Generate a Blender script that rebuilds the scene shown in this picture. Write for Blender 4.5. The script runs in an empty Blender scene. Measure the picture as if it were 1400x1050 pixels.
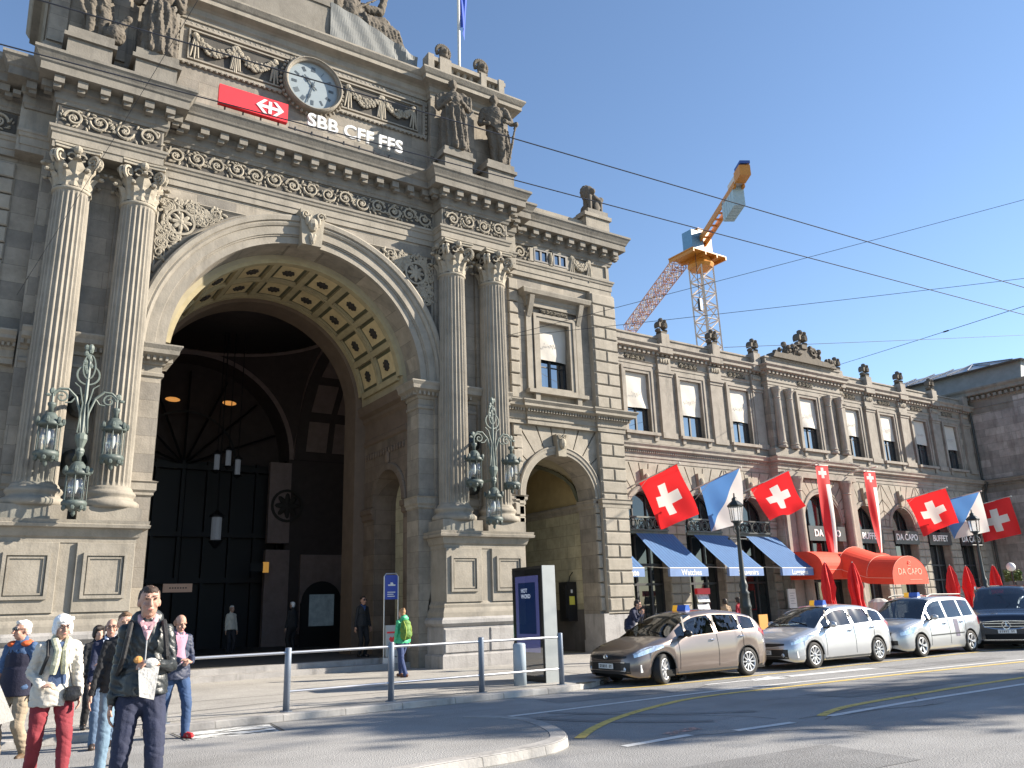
import bpy, math, random
from math import sin, cos, pi, radians as R, sqrt, atan2
from mathutils import Vector, Matrix, noise
random.seed(7)
scn = bpy.context.scene
COL = scn.collection

# ------------------------------------------------------------------ mesh builder
class MB:
    def __init__(s, mat=None):
        s.v = []; s.f = []; s.m = []; s.mats = []; s.sm = []; s.uv = {}
        s.T = None; s.smooth = False; s.mi = 0; s.pc = []
        if mat: s.use(mat)
    def use(s, mat):
        if mat not in s.mats: s.mats.append(mat)
        s.mi = s.mats.index(mat); return s
    def add(s, vs, fs):
        b = len(s.v)
        if s.T: vs = [s.T(p) for p in vs]
        s.v.extend(tuple(p) for p in vs); s.pc.append((b, len(s.v), len(s.f), len(s.f)+len(fs)))
        for f in fs:
            s.f.append([b + i for i in f]); s.m.append(s.mi); s.sm.append(s.smooth)
    def box(s, x0, x1, y0, y1, z0, z1):
        s.add([(x0,y0,z0),(x1,y0,z0),(x1,y1,z0),(x0,y1,z0),(x0,y0,z1),(x1,y0,z1),(x1,y1,z1),(x0,y1,z1)],
              [(0,3,2,1),(4,5,6,7),(0,1,5,4),(1,2,6,5),(2,3,7,6),(3,0,4,7)])
    def cbox(s, x0, x1, y0, y1, z0, z1, c=.02):
        # box facing -Y with chamfered front edges
        s.add([(x0,y1,z0),(x1,y1,z0),(x1,y1,z1),(x0,y1,z1),(x0,y0+c,z0),(x1,y0+c,z0),(x1,y0+c,z1),(x0,y0+c,z1),
               (x0+c,y0,z0+c),(x1-c,y0,z0+c),(x1-c,y0,z1-c),(x0+c,y0,z1-c)],
              [(8,9,10,11),(4,5,9,8),(5,6,10,9),(6,7,11,10),(7,4,8,11),(0,1,5,4),(1,2,6,5),(2,3,7,6),(3,0,4,7)])
    def obox(s, c, ax, ay, az):
        c = Vector(c); ax = Vector(ax); ay = Vector(ay); az = Vector(az)
        vs = [c+i*ax+j*ay+k*az for k in (-1,1) for j in (-1,1) for i in (-1,1)]
        s.add(vs, [(0,2,3,1),(4,5,7,6),(0,1,5,4),(1,3,7,5),(3,2,6,7),(2,0,4,6)])
    def quad(s, *p): s.add(p, [tuple(range(len(p)))])
    def prism(s, poly, a, b, axis='y'):
        n = len(poly)
        if axis == 'y': lo = [(p[0],a,p[1]) for p in poly]; hi = [(p[0],b,p[1]) for p in poly]
        elif axis == 'x': lo = [(a,p[0],p[1]) for p in poly]; hi = [(b,p[0],p[1]) for p in poly]
        else: lo = [(p[0],p[1],a) for p in poly]; hi = [(p[0],p[1],b) for p in poly]
        s.add(lo+hi, [tuple(range(n))[::-1], tuple(range(n,2*n))] + [(i,(i+1)%n,n+(i+1)%n,n+i) for i in range(n)])
    def lathe(s, prof, c=(0,0,0), n=16, axis=None, mod=None, a0=0, a1=2*pi, cap=True):
        c = Vector(c); M = axis or Matrix.Identity(3); full = abs(a1-a0-2*pi) < 1e-6
        m = n if full else n+1
        vs = []
        for (r,z) in prof:
            for i in range(m):
                a = a0+(a1-a0)*i/n; rr = r*(mod(a,z) if mod else 1)
                vs.append(c + M @ Vector((rr*cos(a), rr*sin(a), z)))
        fs = []
        for j in range(len(prof)-1):
            for i in range(n):
                k = (i+1) % m
                fs.append((j*m+i, j*m+k, (j+1)*m+k, (j+1)*m+i))
        if full and cap:
            fs.append(tuple(range(m))[::-1]); fs.append(tuple((len(prof)-1)*m+i for i in range(m)))
        s.add(vs, fs)
    def tube(s, pts, r, n=6, cap=True):
        pts = [Vector(p) for p in pts]; N = len(pts)
        rs = r if isinstance(r,(list,tuple)) else [r]*N
        vs = []; up = None
        for i,p in enumerate(pts):
            d = (pts[min(i+1,N-1)]-pts[max(i-1,0)])
            if d.length < 1e-9: d = Vector((0,0,1))
            d.normalize()
            if up is None or abs(up.dot(d)) > .98: up = Vector((0,0,1)) if abs(d.z) < .9 else Vector((1,0,0))
            a = d.cross(up).normalized(); b = a.cross(d).normalized(); up = b
            for k in range(n):
                t = 2*pi*k/n; vs.append(p + (a*cos(t)+b*sin(t))*rs[i])
        fs = [(i*n+k, i*n+(k+1)%n, (i+1)*n+(k+1)%n, (i+1)*n+k) for i in range(N-1) for k in range(n)]
        if cap: fs += [tuple(range(n))[::-1], tuple((N-1)*n+k for k in range(n))]
        s.add(vs, fs)
    def ball(s, c, r, n=8, m=6, M=None):
        if not isinstance(r,(tuple,list)): r = (r,r,r)
        c = Vector(c); vs = []
        for j in range(1,m):
            t = pi*j/m
            for i in range(n):
                a = 2*pi*i/n; p = Vector((r[0]*sin(t)*cos(a), r[1]*sin(t)*sin(a), r[2]*cos(t)))
                vs.append(c + (M @ p if M else p))
        fs = [(j*n+i, j*n+(i+1)%n, (j+1)*n+(i+1)%n, (j+1)*n+i) for j in range(m-2) for i in range(n)]
        t = Vector((0,0,r[2])); b = -t
        if M: t = M@t; b = M@b
        vs += [c+t, c+b]; T = len(vs)-2
        fs += [(T,(i+1)%n,i) for i in range(n)] + [(T+1,(m-2)*n+i,(m-2)*n+(i+1)%n) for i in range(n)]
        s.add(vs, fs)
    def caps(s, a, b, ra, rb, n=10, k=4):
        # closed tapered capsule
        a = Vector(a); b = Vector(b); d = (b-a); L = d.length
        q = Vector((0,0,1)).rotation_difference(d.normalized()).to_matrix() if L > 1e-6 else Matrix.Identity(3)
        pr = [(ra*cos(t), -ra*sin(t)) for t in [pi/2*(1-j/k)*.999 for j in range(k+1)]] + \
             [(rb*cos(t), L+rb*sin(t)) for t in [pi/2*j/k*.999 for j in range(k+1)]]
        s.lathe(pr, a, n, q)
    def sweep(s, prof, path, closed=False):
        P = [Vector((p[0],p[1])) for p in path]; N = len(P)
        segs = [(P[(i+1)%N]-P[i]).normalized() for i in range(N if closed else N-1)]
        nm = [Vector((d.y,-d.x)) for d in segs]; vs = []
        for i in range(N):
            if closed: n1 = nm[i-1]; n2 = nm[i]
            else: n1 = nm[max(i-1,0)]; n2 = nm[min(i,N-2)]
            o = (n1+n2)/max(1+n1.dot(n2),.2)
            for (u,z) in prof:
                if u == 0: u = .005
                vs.append((P[i].x+o.x*u, P[i].y+o.y*u, z))
        k = len(prof); fs = []
        for i in range(N if closed else N-1):
            j = (i+1) % N
            fs += [(i*k+a, j*k+a, j*k+a+1, i*k+a+1) for a in range(k-1)]
        if not closed: fs += [tuple(range(k)), tuple((N-1)*k+a for a in range(k))[::-1]]
        s.add(vs, fs)
    def dent(s, path, o0, o1, z0, z1, w, pitch, inset=0):
        P = [Vector((p[0],p[1])) for p in path]
        for i in range(len(P)-1):
            d = P[i+1]-P[i]; L = d.length; d.normalize(); n = Vector((d.y,-d.x))
            e0 = e1 = inset
            if i > 0:
                pd = (P[i]-P[i-1]).normalized(); c = pd.x*d.y-pd.y*d.x
                e0 = -o0 if c > 0 else o1
            if i < len(P)-2:
                nd = (P[i+2]-P[i+1]).normalized(); c = d.x*nd.y-d.y*nd.x
                e1 = -o0 if c > 0 else o1
            e0 = max(e0,-.35); a = e0; b = L-e1
            if b-a < w: continue
            k = int((b-a-w)/pitch+.3); pp = (b-a-w)/k if k else 0
            if not k: a = (a+b-w)/2
            for t in range(k+1):
                c = P[i]+d*(a+w/2+t*pp)+n*((o0+o1)/2)
                s.obox((c.x,c.y,(z0+z1)/2), (d.x*w/2,d.y*w/2,0), (n.x*(o1-o0)/2,n.y*(o1-o0)/2,0), (0,0,(z1-z0)/2))
    def arc(s, xc, zs, prof, a0=0, a1=pi, n=40, cap=True, plane='y', off=0):
        k = len(prof); vs = []
        for i in range(n+1):
            a = a0+(a1-a0)*i/n
            for (r,y) in prof:
                if plane == 'y': vs.append((xc+r*cos(a), y, zs+r*sin(a)))
                else: vs.append((y, xc+r*cos(a), zs+r*sin(a)))
        fs = [(i*k+j,(i+1)*k+j,(i+1)*k+j+1,i*k+j+1) for i in range(n) for j in range(k-1)]
        if cap and k > 2: fs += [tuple(range(k)), tuple(n*k+j for j in range(k))]
        s.add(vs, fs)
    def wall(s, x0, x1, z0, z1, y, ops=(), n=32, plane='y'):
        P = (lambda x,z: (x,y,z)) if plane == 'y' else (lambda x,z: (y,x,z))
        def q(a,b,c,d):
            if b-a > 1e-4 and d-c > 1e-4: s.add([P(a,c),P(b,c),P(b,d),P(a,d)], [(0,1,2,3)])
        x = x0
        for o in sorted(ops, key=lambda o: o[1]-(o[2] if o[0]=='a' else 0)):
            if o[0] == 'r':
                a,b,c,d = o[1:5]; q(x,a,z0,z1); q(a,b,z0,c); q(a,b,d,z1); x = b
            else:
                xc,r,zb,zs = o[1:5]; q(x,xc-r,z0,z1); q(xc-r,xc+r,z0,zb)
                for i in range(n):
                    a = pi-pi*i/n; b = pi-pi*(i+1)/n
                    xa=xc+r*cos(a); xb=xc+r*cos(b); za=zs+r*sin(a); zb2=zs+r*sin(b)
                    s.add([P(xa,za),P(xb,zb2),P(xb,z1),P(xa,z1)], [(0,1,2,3)])
                x = xc+r
        q(x,x1,z0,z1)
    def frame(s, x0, x1, z0, z1, w, y0, y1):
        # four mitred bars round the opening x0..x1, z0..z1
        o = [(x0-w,z0-w),(x1+w,z0-w),(x1+w,z1+w),(x0-w,z1+w)]; i = [(x0,z0),(x1,z0),(x1,z1),(x0,z1)]
        for k in range(4):
            j = (k+1)%4; s.prism([o[k],o[j],i[j],i[k]], y0, y1)

def rootloc(p):
    v = Vector((0,0,0))
    while p is not None: v += p.location; p = p.parent
    return v
def clusters(mb, gap=.05):
    # groups of touching pieces, so that separate pieces become separate parts
    if len(mb.pc) < 2 or len(mb.pc) > 4500: return [mb]
    bb = []
    for a,b,c,d in mb.pc:
        P = mb.v[a:b]; bb.append([f(p[i] for p in P) for f in (min,max) for i in range(3)])
    par = list(range(len(bb)))
    def find(i):
        while par[i] != i: par[i] = par[par[i]]; i = par[i]
        return i
    od = sorted(range(len(bb)), key=lambda i: bb[i][0]); act = []
    for i in od:
        B = bb[i]; act = [j for j in act if bb[j][3]+gap >= B[0]]
        for j in act:
            A = bb[j]
            if A[1] <= B[4]+gap and B[1] <= A[4]+gap and A[2] <= B[5]+gap and B[2] <= A[5]+gap: par[find(j)] = find(i)
        act.append(i)
    G = {}
    for i in range(len(bb)): G.setdefault(find(i), []).append(i)
    if not 1 < len(G) <= 99: return [mb]
    out = []
    for g in G.values():
        m = MB()
        m.mats = mb.mats
        for i in sorted(g):
            a,b,c,d = mb.pc[i]; o = len(m.v)-a; m.v += mb.v[a:b]
            m.f += [[q+o for q in f] for f in mb.f[c:d]]; m.m += mb.m[c:d]; m.sm += mb.sm[c:d]
        out.append(m)
    return out
def obj(name, mb, parent=None, world=True, label=None, smooth=None):
    if parent is not None and (parent.name == 'station_building' or name in ('pillar_trim','roof_rail','door_seam','chrome_trim','wiper','backpack_strap','bag_strap')):
        cl = clusters(mb)
        if len(cl) > 1:
            for c in cl: c.pc = []; o = obj(name, c, parent, world, label, smooth)
            return o
    me = bpy.data.meshes.new(name)
    off = rootloc(parent) if (parent and world) else Vector((0,0,0))
    vs = [(v[0]-off.x, v[1]-off.y, v[2]-off.z) for v in mb.v]
    me.from_pydata(vs, [], mb.f)
    for m in mb.mats: me.materials.append(m)
    me.polygons.foreach_set('material_index', mb.m)
    me.polygons.foreach_set('use_smooth', mb.sm if smooth is None else [smooth]*len(mb.f))
    me.update()
    o = bpy.data.objects.new(name, me); COL.objects.link(o)
    if parent: o.parent = parent
    if label: o['label'] = label
    return o
def thing(name, label, cat, loc=(0,0,0), rz=0, group=None):
    o = bpy.data.objects.new(name, None); COL.objects.link(o); o.location = loc; o.rotation_euler = (0,0,rz)
    return tag(o, label, cat, group)
def tag(o, label, cat, group=None):
    o['label'] = label; o['category'] = cat
    if group: o['group'] = group
    return o
def struct(name, mb): o = obj(name, mb); o['kind'] = 'structure'; return o
def dup(root, loc, rz=None, label=None):
    r = root.copy(); COL.objects.link(r); r.location = loc
    if rz is not None: r.rotation_euler = (0,0,rz)
    if label: r['label'] = label
    def rec(src, dst):
        for ch in [c for c in COL.objects if c.parent == src]:
            c = ch.copy(); COL.objects.link(c); c.parent = dst; rec(ch, c)
    rec(root, r); return r
def remesh(name, mb, vox, parent=None, world=True, zmin=None, smooth=2, fold=None):
    me = bpy.data.meshes.new('t'); me.from_pydata(mb.v, [], mb.f)
    o = bpy.data.objects.new('t', me); COL.objects.link(o)
    m = o.modifiers.new('r','REMESH'); m.mode = 'VOXEL'; m.voxel_size = vox; m.use_smooth_shade = True
    if smooth: q = o.modifiers.new('s','SMOOTH'); q.iterations = smooth; q.factor = .5
    dg = bpy.context.evaluated_depsgraph_get(); ev = o.evaluated_get(dg)
    me2 = bpy.data.meshes.new_from_object(ev, depsgraph=dg)
    bpy.data.objects.remove(o); bpy.data.meshes.remove(me); me2.name = name
    off = rootloc(parent) if (parent and world) else Vector((0,0,0))
    if fold:
        ns = [v.normal.copy() for v in me2.vertices]
        for v,n in zip(me2.vertices, ns): v.co = v.co + n*fold(v.co)
    for v in me2.vertices:
        if zmin is not None and v.co.z < zmin: v.co.z = zmin+.12*(v.co.z-zmin)
        v.co = v.co-off
    me2.materials.clear()
    for mt in mb.mats: me2.materials.append(mt)
    for p in me2.polygons: p.use_smooth = True; p.material_index = 0
    o = bpy.data.objects.new(name, me2); COL.objects.link(o)
    if parent: o.parent = parent
    return o
def text(name, s, size, loc, rot, mat, parent=None, ext=.01, bold=0, align='CENTER', sx=1, spacing=1):
    cu = bpy.data.curves.new('t','FONT'); cu.body = s; cu.size = size; cu.extrude = ext; cu.offset = bold
    cu.align_x = align; cu.align_y = 'CENTER'; cu.space_character = spacing; cu.resolution_u = 3
    o = bpy.data.objects.new('t', cu); COL.objects.link(o)
    dg = bpy.context.evaluated_depsgraph_get(); dg.update()
    me = bpy.data.meshes.new_from_object(o.evaluated_get(dg), depsgraph=dg)
    bpy.data.objects.remove(o); bpy.data.curves.remove(cu); me.name = name
    M = Matrix.LocRotScale(Vector(loc)-(rootloc(parent) if parent else Vector((0,0,0))), rot, Vector((sx,1,1)))
    me.transform(M); me.materials.clear(); me.materials.append(mat)
    o = bpy.data.objects.new(name, me); COL.objects.link(o)
    if parent: o.parent = parent
    return o
from mathutils import Euler
FRONT = Euler((pi/2,0,0))        # text facing -Y

def foldf(a,s=9.):
    def f(co):
        q = Vector((co.x*s*.75+3, co.y*s*.75, co.z*s*2.1+co.x*7)); n = noise.noise(q); r = max(0,1-5*abs(n))
        return a*(noise.noise(co*s)+.5*noise.noise(co*s*2.7)-.9*r)
    return f
# ------------------------------------------------------------------ materials
def mat(name, col, rough=.6, metal=0, var=.12, vs=3., bump=0, bs=40., spec=.5, coat=0, trans=0, emit=None, alpha=None):
    m = bpy.data.materials.new(name); m.use_nodes = True; nt = m.node_tree; N = nt.nodes; L = nt.links
    b = N['Principled BSDF']; b.inputs['Roughness'].default_value = rough; b.inputs['Metallic'].default_value = metal
    b.inputs['Specular IOR Level'].default_value = spec
    if coat: b.inputs['Coat Weight'].default_value = coat; b.inputs['Coat Roughness'].default_value = .04
    if trans: b.inputs['Transmission Weight'].default_value = trans
    if emit: b.inputs['Emission Color'].default_value = (*emit[:3],1); b.inputs['Emission Strength'].default_value = emit[3]
    c = (*col,1)
    tc = N.new('ShaderNodeTexCoord')
    if var:
        n = N.new('ShaderNodeTexNoise'); n.inputs['Scale'].default_value = vs; n.inputs['Detail'].default_value = 6
        n.inputs['Roughness'].default_value = .65
        L.new(tc.outputs['Object'], n.inputs['Vector'])
        r = N.new('ShaderNodeMapRange'); r.inputs['From Min'].default_value = .25; r.inputs['From Max'].default_value = .75
        r.inputs['To Min'].default_value = 1-var; r.inputs['To Max'].default_value = 1+var
        L.new(n.outputs['Fac'], r.inputs['Value'])
        x = N.new('ShaderNodeMix'); x.data_type = 'RGBA'; x.blend_type = 'MULTIPLY'; x.inputs['Factor'].default_value = 1
        x.inputs[6].default_value = c; L.new(r.outputs['Result'], x.inputs[7]); L.new(x.outputs[2], b.inputs['Base Color'])
    else: b.inputs['Base Color'].default_value = c
    if bump:
        n2 = N.new('ShaderNodeTexNoise'); n2.inputs['Scale'].default_value = bs; n2.inputs['Detail'].default_value = 4
        L.new(tc.outputs['Object'], n2.inputs['Vector'])
        bp = N.new('ShaderNodeBump'); bp.inputs['Strength'].default_value = bump; bp.inputs['Distance'].default_value = .02
        L.new(n2.outputs['Fac'], bp.inputs['Height']); L.new(bp.outputs['Normal'], b.inputs['Normal'])
    return m
def stone(name, c1, c2, bw=1.1, bh=.48, mortar=.008, mcol=None, bump=.35, rough=.85, dirt=.35, dcol=(.05,.048,.045)):
    """sandstone: ashlar joints, block-to-block colour, rain streaks and soot with shapes of their own"""
    c1 = [x*y for x,y in zip(c1,(.9,.905,.94))]; c2 = [x*y for x,y in zip(c2,(.76,.77,.81))]
    m = bpy.data.materials.new(name); m.use_nodes = True; nt = m.node_tree; N = nt.nodes; L = nt.links
    b = N['Principled BSDF']; b.inputs['Roughness'].default_value = rough; b.inputs['Specular IOR Level'].default_value = .25
    tc = N.new('ShaderNodeTexCoord'); sp = N.new('ShaderNodeSeparateXYZ'); L.new(tc.outputs['Object'], sp.inputs[0])
    ad = N.new('ShaderNodeMath'); L.new(sp.outputs[0], ad.inputs[0]); L.new(sp.outputs[1], ad.inputs[1])
    cb = N.new('ShaderNodeCombineXYZ'); L.new(ad.outputs[0], cb.inputs[0]); L.new(sp.outputs[2], cb.inputs[1])
    n1 = N.new('ShaderNodeTexNoise'); n1.inputs['Scale'].default_value = 1.6; n1.inputs['Detail'].default_value = 8; n1.inputs['Roughness'].default_value = .7
    L.new(tc.outputs['Object'], n1.inputs['Vector'])
    mp = N.new('ShaderNodeMapping'); mp.inputs['Scale'].default_value = (2.6,2.6,.35); L.new(tc.outputs['Object'], mp.inputs[0])
    n2 = N.new('ShaderNodeTexNoise'); n2.inputs['Scale'].default_value = 1.; n2.inputs['Detail'].default_value = 7; n2.inputs['Roughness'].default_value = .7
    L.new(mp.outputs[0], n2.inputs['Vector'])
    if bw:
        br = N.new('ShaderNodeTexBrick'); br.inputs['Scale'].default_value = 1; br.inputs['Brick Width'].default_value = bw
        br.inputs['Row Height'].default_value = bh; br.inputs['Mortar Size'].default_value = mortar; br.inputs['Mortar Smooth'].default_value = .3
        br.inputs['Bias'].default_value = 0
        br.inputs['Color1'].default_value = (*c1,1); br.inputs['Color2'].default_value = (*c2,1)
        br.inputs['Mortar'].default_value = (*(mcol or [x*.55 for x in c1]),1)
        L.new(cb.outputs[0], br.inputs['Vector']); base = br.outputs['Color']
    else:
        mx = N.new('ShaderNodeMix'); mx.data_type = 'RGBA'; mx.inputs[6].default_value = (*c1,1); mx.inputs[7].default_value = (*c2,1)
        L.new(n1.outputs['Fac'], mx.inputs[0]); base = mx.outputs[2]
    r1 = N.new('ShaderNodeMapRange'); r1.inputs['From Min'].default_value = .3; r1.inputs['From Max'].default_value = .7
    r1.inputs['To Min'].default_value = .7; r1.inputs['To Max'].default_value = 1.24; L.new(n1.outputs['Fac'], r1.inputs['Value'])
    x1 = N.new('ShaderNodeMix'); x1.data_type = 'RGBA'; x1.blend_type = 'MULTIPLY'; x1.inputs[0].default_value = 1
    L.new(base, x1.inputs[6]); L.new(r1.outputs[0], x1.inputs[7])
    r2 = N.new('ShaderNodeMapRange'); r2.inputs['From Min'].default_value = .52; r2.inputs['From Max'].default_value = .72
    r2.inputs['To Min'].default_value = 0; r2.inputs['To Max'].default_value = dirt; L.new(n2.outputs['Fac'], r2.inputs['Value'])
    x2 = N.new('ShaderNodeMix'); x2.data_type = 'RGBA'; x2.inputs[7].default_value = (*dcol,1)
    L.new(r2.outputs[0], x2.inputs[0]); L.new(x1.outputs[2], x2.inputs[6]); L.new(x2.outputs[2], b.inputs['Base Color'])
    n3 = N.new('ShaderNodeTexNoise'); n3.inputs['Scale'].default_value = 22; n3.inputs['Detail'].default_value = 5
    L.new(tc.outputs['Object'], n3.inputs['Vector'])
    bp = N.new('ShaderNodeBump'); bp.inputs['Strength'].default_value = bump; bp.inputs['Distance'].default_value = .02
    if bw:
        sb = N.new('ShaderNodeMath'); sb.operation = 'MULTIPLY_ADD'; sb.inputs[1].default_value = -1.2
        L.new(br.outputs['Fac'], sb.inputs[0]); L.new(n3.outputs['Fac'], sb.inputs[2]); L.new(sb.outputs[0], bp.inputs['Height'])
    else: L.new(n3.outputs['Fac'], bp.inputs['Height'])
    L.new(bp.outputs['Normal'], b.inputs['Normal'])
    return m
def glassmat(name, tint, f=.55, k=1.3):
    m = bpy.data.materials.new(name); m.use_nodes = True; nt = m.node_tree; N = nt.nodes; L = nt.links
    N.remove(N['Principled BSDF']); out = N['Material Output']
    t = N.new('ShaderNodeBsdfTransparent'); t.inputs[0].default_value = (*tint,1)
    g = N.new('ShaderNodeBsdfGlossy'); g.inputs['Roughness'].default_value = .02; g.inputs[0].default_value = (.95,.97,1,1)
    fr = N.new('ShaderNodeLayerWeight'); pw = N.new('ShaderNodeMath'); pw.operation = 'POWER'; pw.inputs[1].default_value = 4
    L.new(fr.outputs['Facing'], pw.inputs[0])
    ma = N.new('ShaderNodeMath'); ma.operation = 'MULTIPLY_ADD'; ma.inputs[1].default_value = k*.7; ma.inputs[2].default_value = .05+f*.1
    L.new(pw.outputs[0], ma.inputs[0])
    mx = N.new('ShaderNodeMixShader'); L.new(ma.outputs[0], mx.inputs[0]); L.new(t.outputs[0], mx.inputs[1]); L.new(g.outputs[0], mx.inputs[2])
    L.new(mx.outputs[0], out.inputs[0]); return m

STONE = stone('sandstone ashlar', (.35,.31,.245), (.26,.235,.195))
TRIM = stone('sandstone carved trim', (.36,.325,.26), (.29,.26,.21), bw=0)
CORN = stone('sandstone cornice weathered', (.27,.245,.2), (.2,.185,.155), bw=0, dirt=.5)
RUST = stone('rusticated sandstone', (.4,.36,.285), (.33,.295,.24), bw=0, dirt=.25)
WINGS = stone('wing sandstone', (.36,.325,.265), (.28,.255,.215), bw=.9, bh=.42, dirt=.45)
WINGT = stone('wing carved trim', (.38,.34,.28), (.28,.255,.215), bw=0, dirt=.5)
DARKST = stone('grey pavilion ashlar', (.42,.385,.34), (.3,.275,.245), bw=1.25, bh=.5, mortar=.012, dirt=.5)
GRANITE = stone('pale granite plinth', (.42,.4,.37), (.35,.335,.31), bw=0, bump=.5, dirt=.45)
STAT = stone('weathered statue stone', (.2,.17,.13), (.09,.08,.065), bw=0, dirt=.7, bump=.3)
RELIEF = stone('carved relief stone', (.42,.375,.29), (.32,.285,.22), bw=0, dirt=.35)
RELDK = stone('sooty and shaded relief ground', (.11,.1,.085), (.08,.075,.065), bw=0, dirt=.5)  # soot, plus recess shade put into the colour on capitals and garland panel
VAULTY = mat('ochre vault paint', (.34,.3,.205), .8, var=.18, vs=2)
VAULTG = mat('dark olive vault paint', (.085,.085,.05), .8, var=.2)
ROSET = mat('dark rosette', (.03,.026,.022), .7)
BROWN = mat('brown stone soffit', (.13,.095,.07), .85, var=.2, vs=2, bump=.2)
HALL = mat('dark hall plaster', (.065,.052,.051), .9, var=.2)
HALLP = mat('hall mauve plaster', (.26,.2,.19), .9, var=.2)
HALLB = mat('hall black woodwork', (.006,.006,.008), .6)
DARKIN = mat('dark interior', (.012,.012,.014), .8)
WINFR = mat('dark window frame', (.02,.022,.026), .5)
GLASS = mat('window glass', (.02,.03,.04), .03, spec=1., var=.0)
CLOTH = mat('white canvas blind', (.5,.475,.43), .85, var=.06, vs=2, bump=.4, bs=6)
VERD = mat('grey green verdigris iron', (.075,.095,.088), .55, var=.35, vs=9, bump=.2)
VERDL = mat('pale green painted iron', (.12,.145,.13), .55, var=.25, vs=9)
IRON = mat('black cast iron', (.018,.022,.022), .4, var=.3, vs=12)
LAMPGL = glassmat('lantern glass', (.93,.96,.97), .6, .6)
PGREEN = stone('painted green ashlar', (.5,.46,.31), (.44,.41,.28), bw=.9, bh=.42, mortar=.01, dirt=.2)
COPPER = mat('weathered attic sheet', (.2,.2,.19), .5, metal=0, var=.2, vs=2)
LEAD = mat('grey roofing sheet', (.2,.21,.22), .35, metal=.4, var=.2, vs=1.5)
NETTING = mat('grey protective tarpaulin', (.17,.175,.17), .9, var=.15, vs=2, bump=.5, bs=3)
WHITE = mat('white paint', (.66,.66,.65), .5, var=.05)
RED = mat('red sign paint', (.75,.03,.04), .45, var=.05)
BLACK = mat('black paint', (.012,.012,.013), .4, var=.1)
GLASS.node_tree.nodes['Principled BSDF'].inputs['IOR'].default_value = 2.3
X0 = 7.56; YW = 22.4
mir = lambda p: (2*X0-p[0], p[1], p[2])
ST = thing('station_building', 'grand sandstone railway station with arched clock portal, fluted columns and long arcaded wing', 'railway station', (X0,YW,.12))

# ---- relief ornament -------------------------------------------------
def spiral(mb, cx, cz, r, y, turns=1.9, d=1, a0=0, tr=.035, n=26):
    pts = []; rr = []
    for i in range(n+1):
        t = i/n; a = a0+d*turns*2*pi*t; q = r*(1-.88*t)
        pts.append((cx+q*cos(a), y-.02-.03*t, cz+q*sin(a))); rr.append(tr*(1-.45*t))
    mb.tube(pts, rr, 5)
def leaf(mb, x, z, y, a, l, w, t=.035):
    M = Matrix.Rotation(-a, 3, 'Y'); mb.ball((x+cos(a)*l/2, y-.01, z+sin(a)*l/2), (l/2,t,w/2), 6, 4, M)
def rinceau(mb, x0, x1, z0, z1, y, cell=None, rnd=random.Random(3)):
    h = z1-z0; mt = mb.mats[mb.mi]; mb.use(RELDK); mb.box(x0-.04,x1+.04,y-.006,y+.03,z0-.01,z1+.01); mb.use(mt); y -= .02; cell = cell or h*1.05; n = max(1,round((x1-x0)/cell)); cell = (x1-x0)/n; tr = h*.075
    for i in range(n):
        cx = x0+(i+.5)*cell; up = i%2; cz = (z0+z1)/2+(.04 if up else -.04)*h; d = 1 if up else -1
        spiral(mb, cx, cz, min(h,cell)*.44, y, 1.6, d, pi if i < n/2 else 0, tr)
        mb.ball((cx,y-.03,cz), (h*.12,.045,h*.12), 8, 5)
        for k in range(5): leaf(mb, cx, cz, y-.03, k*2*pi/5+i, h*.17, h*.1)
        for k in range(15):
            a = rnd.uniform(0,2*pi); q = h*rnd.uniform(.3,.5)
            leaf(mb, cx+q*cos(a)*cell/h, cz+q*sin(a)*.85, y, a+d*1.2, h*rnd.uniform(.18,.3), h*.1)
        for s_ in (-1,1): leaf(mb, cx+cell*.48, cz+s_*h*.3, y, s_*1.2+ (pi/2 if up else 0), h*.28, h*.12)
def foliage_fill(mb, inside, bx, y, n, rnd, s=.2):
    k = 0
    while k < n:
        x = rnd.uniform(bx[0],bx[1]); z = rnd.uniform(bx[2],bx[3])
        if inside(x,z):
            if k % 7 == 0: spiral(mb, x, z, s*.9, y, 1.5, rnd.choice((-1,1)), rnd.uniform(0,6), s*.14, 18)
            else: leaf(mb, x, z, y, rnd.uniform(0,2*pi), s*rnd.uniform(.8,1.5), s*.45, .045)
            k += 1
def rosette(mb, x, z, y, r):
    mb.ball((x,y-.02,z), (r*.28,.07,r*.28), 8, 6)
    for k in range(8): leaf(mb, x, z, y-.02, k*pi/4, r*.75, r*.32, .05)
    mb.arc(x, z, [(r*.8,y),(r*.8,y-.05),(r*.95,y-.05),(r*.95,y)], 0, 2*pi, 24, False)
def garland(mb, x0, x1, zt, sag, y, rnd):
    n = 26
    for i in range(n+1):
        t = i/n; x = x0+(x1-x0)*t; z = zt-sag*4*t*(1-t); w = .05+.10*sin(pi*t)
        for k in range(4):
            mb.ball((x+rnd.uniform(-.04,.04), y-.05-rnd.uniform(0,.05), z+rnd.uniform(-w,w)), (.06,.055,.06), 6, 4)
    for x in (x0,x1):
        for k in range(3):
            mb.tube([(x,y-.05,zt),(x+(k-1)*.06,y-.08,zt-.3),(x+(k-1)*.12,y-.04,zt-.75-.1*(k==1))], [.05,.045,.03], 5)
        mb.ball((x,y-.06,zt), (.11,.08,.11))

# ---- portal walls ----------------------------------------------------
ri, zs = 3.84, 8.8
w = MB(STONE); w.wall(.36, 14.76, .12, 13.75, YW, [('a',X0,ri,.12,zs)], 48)
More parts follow.
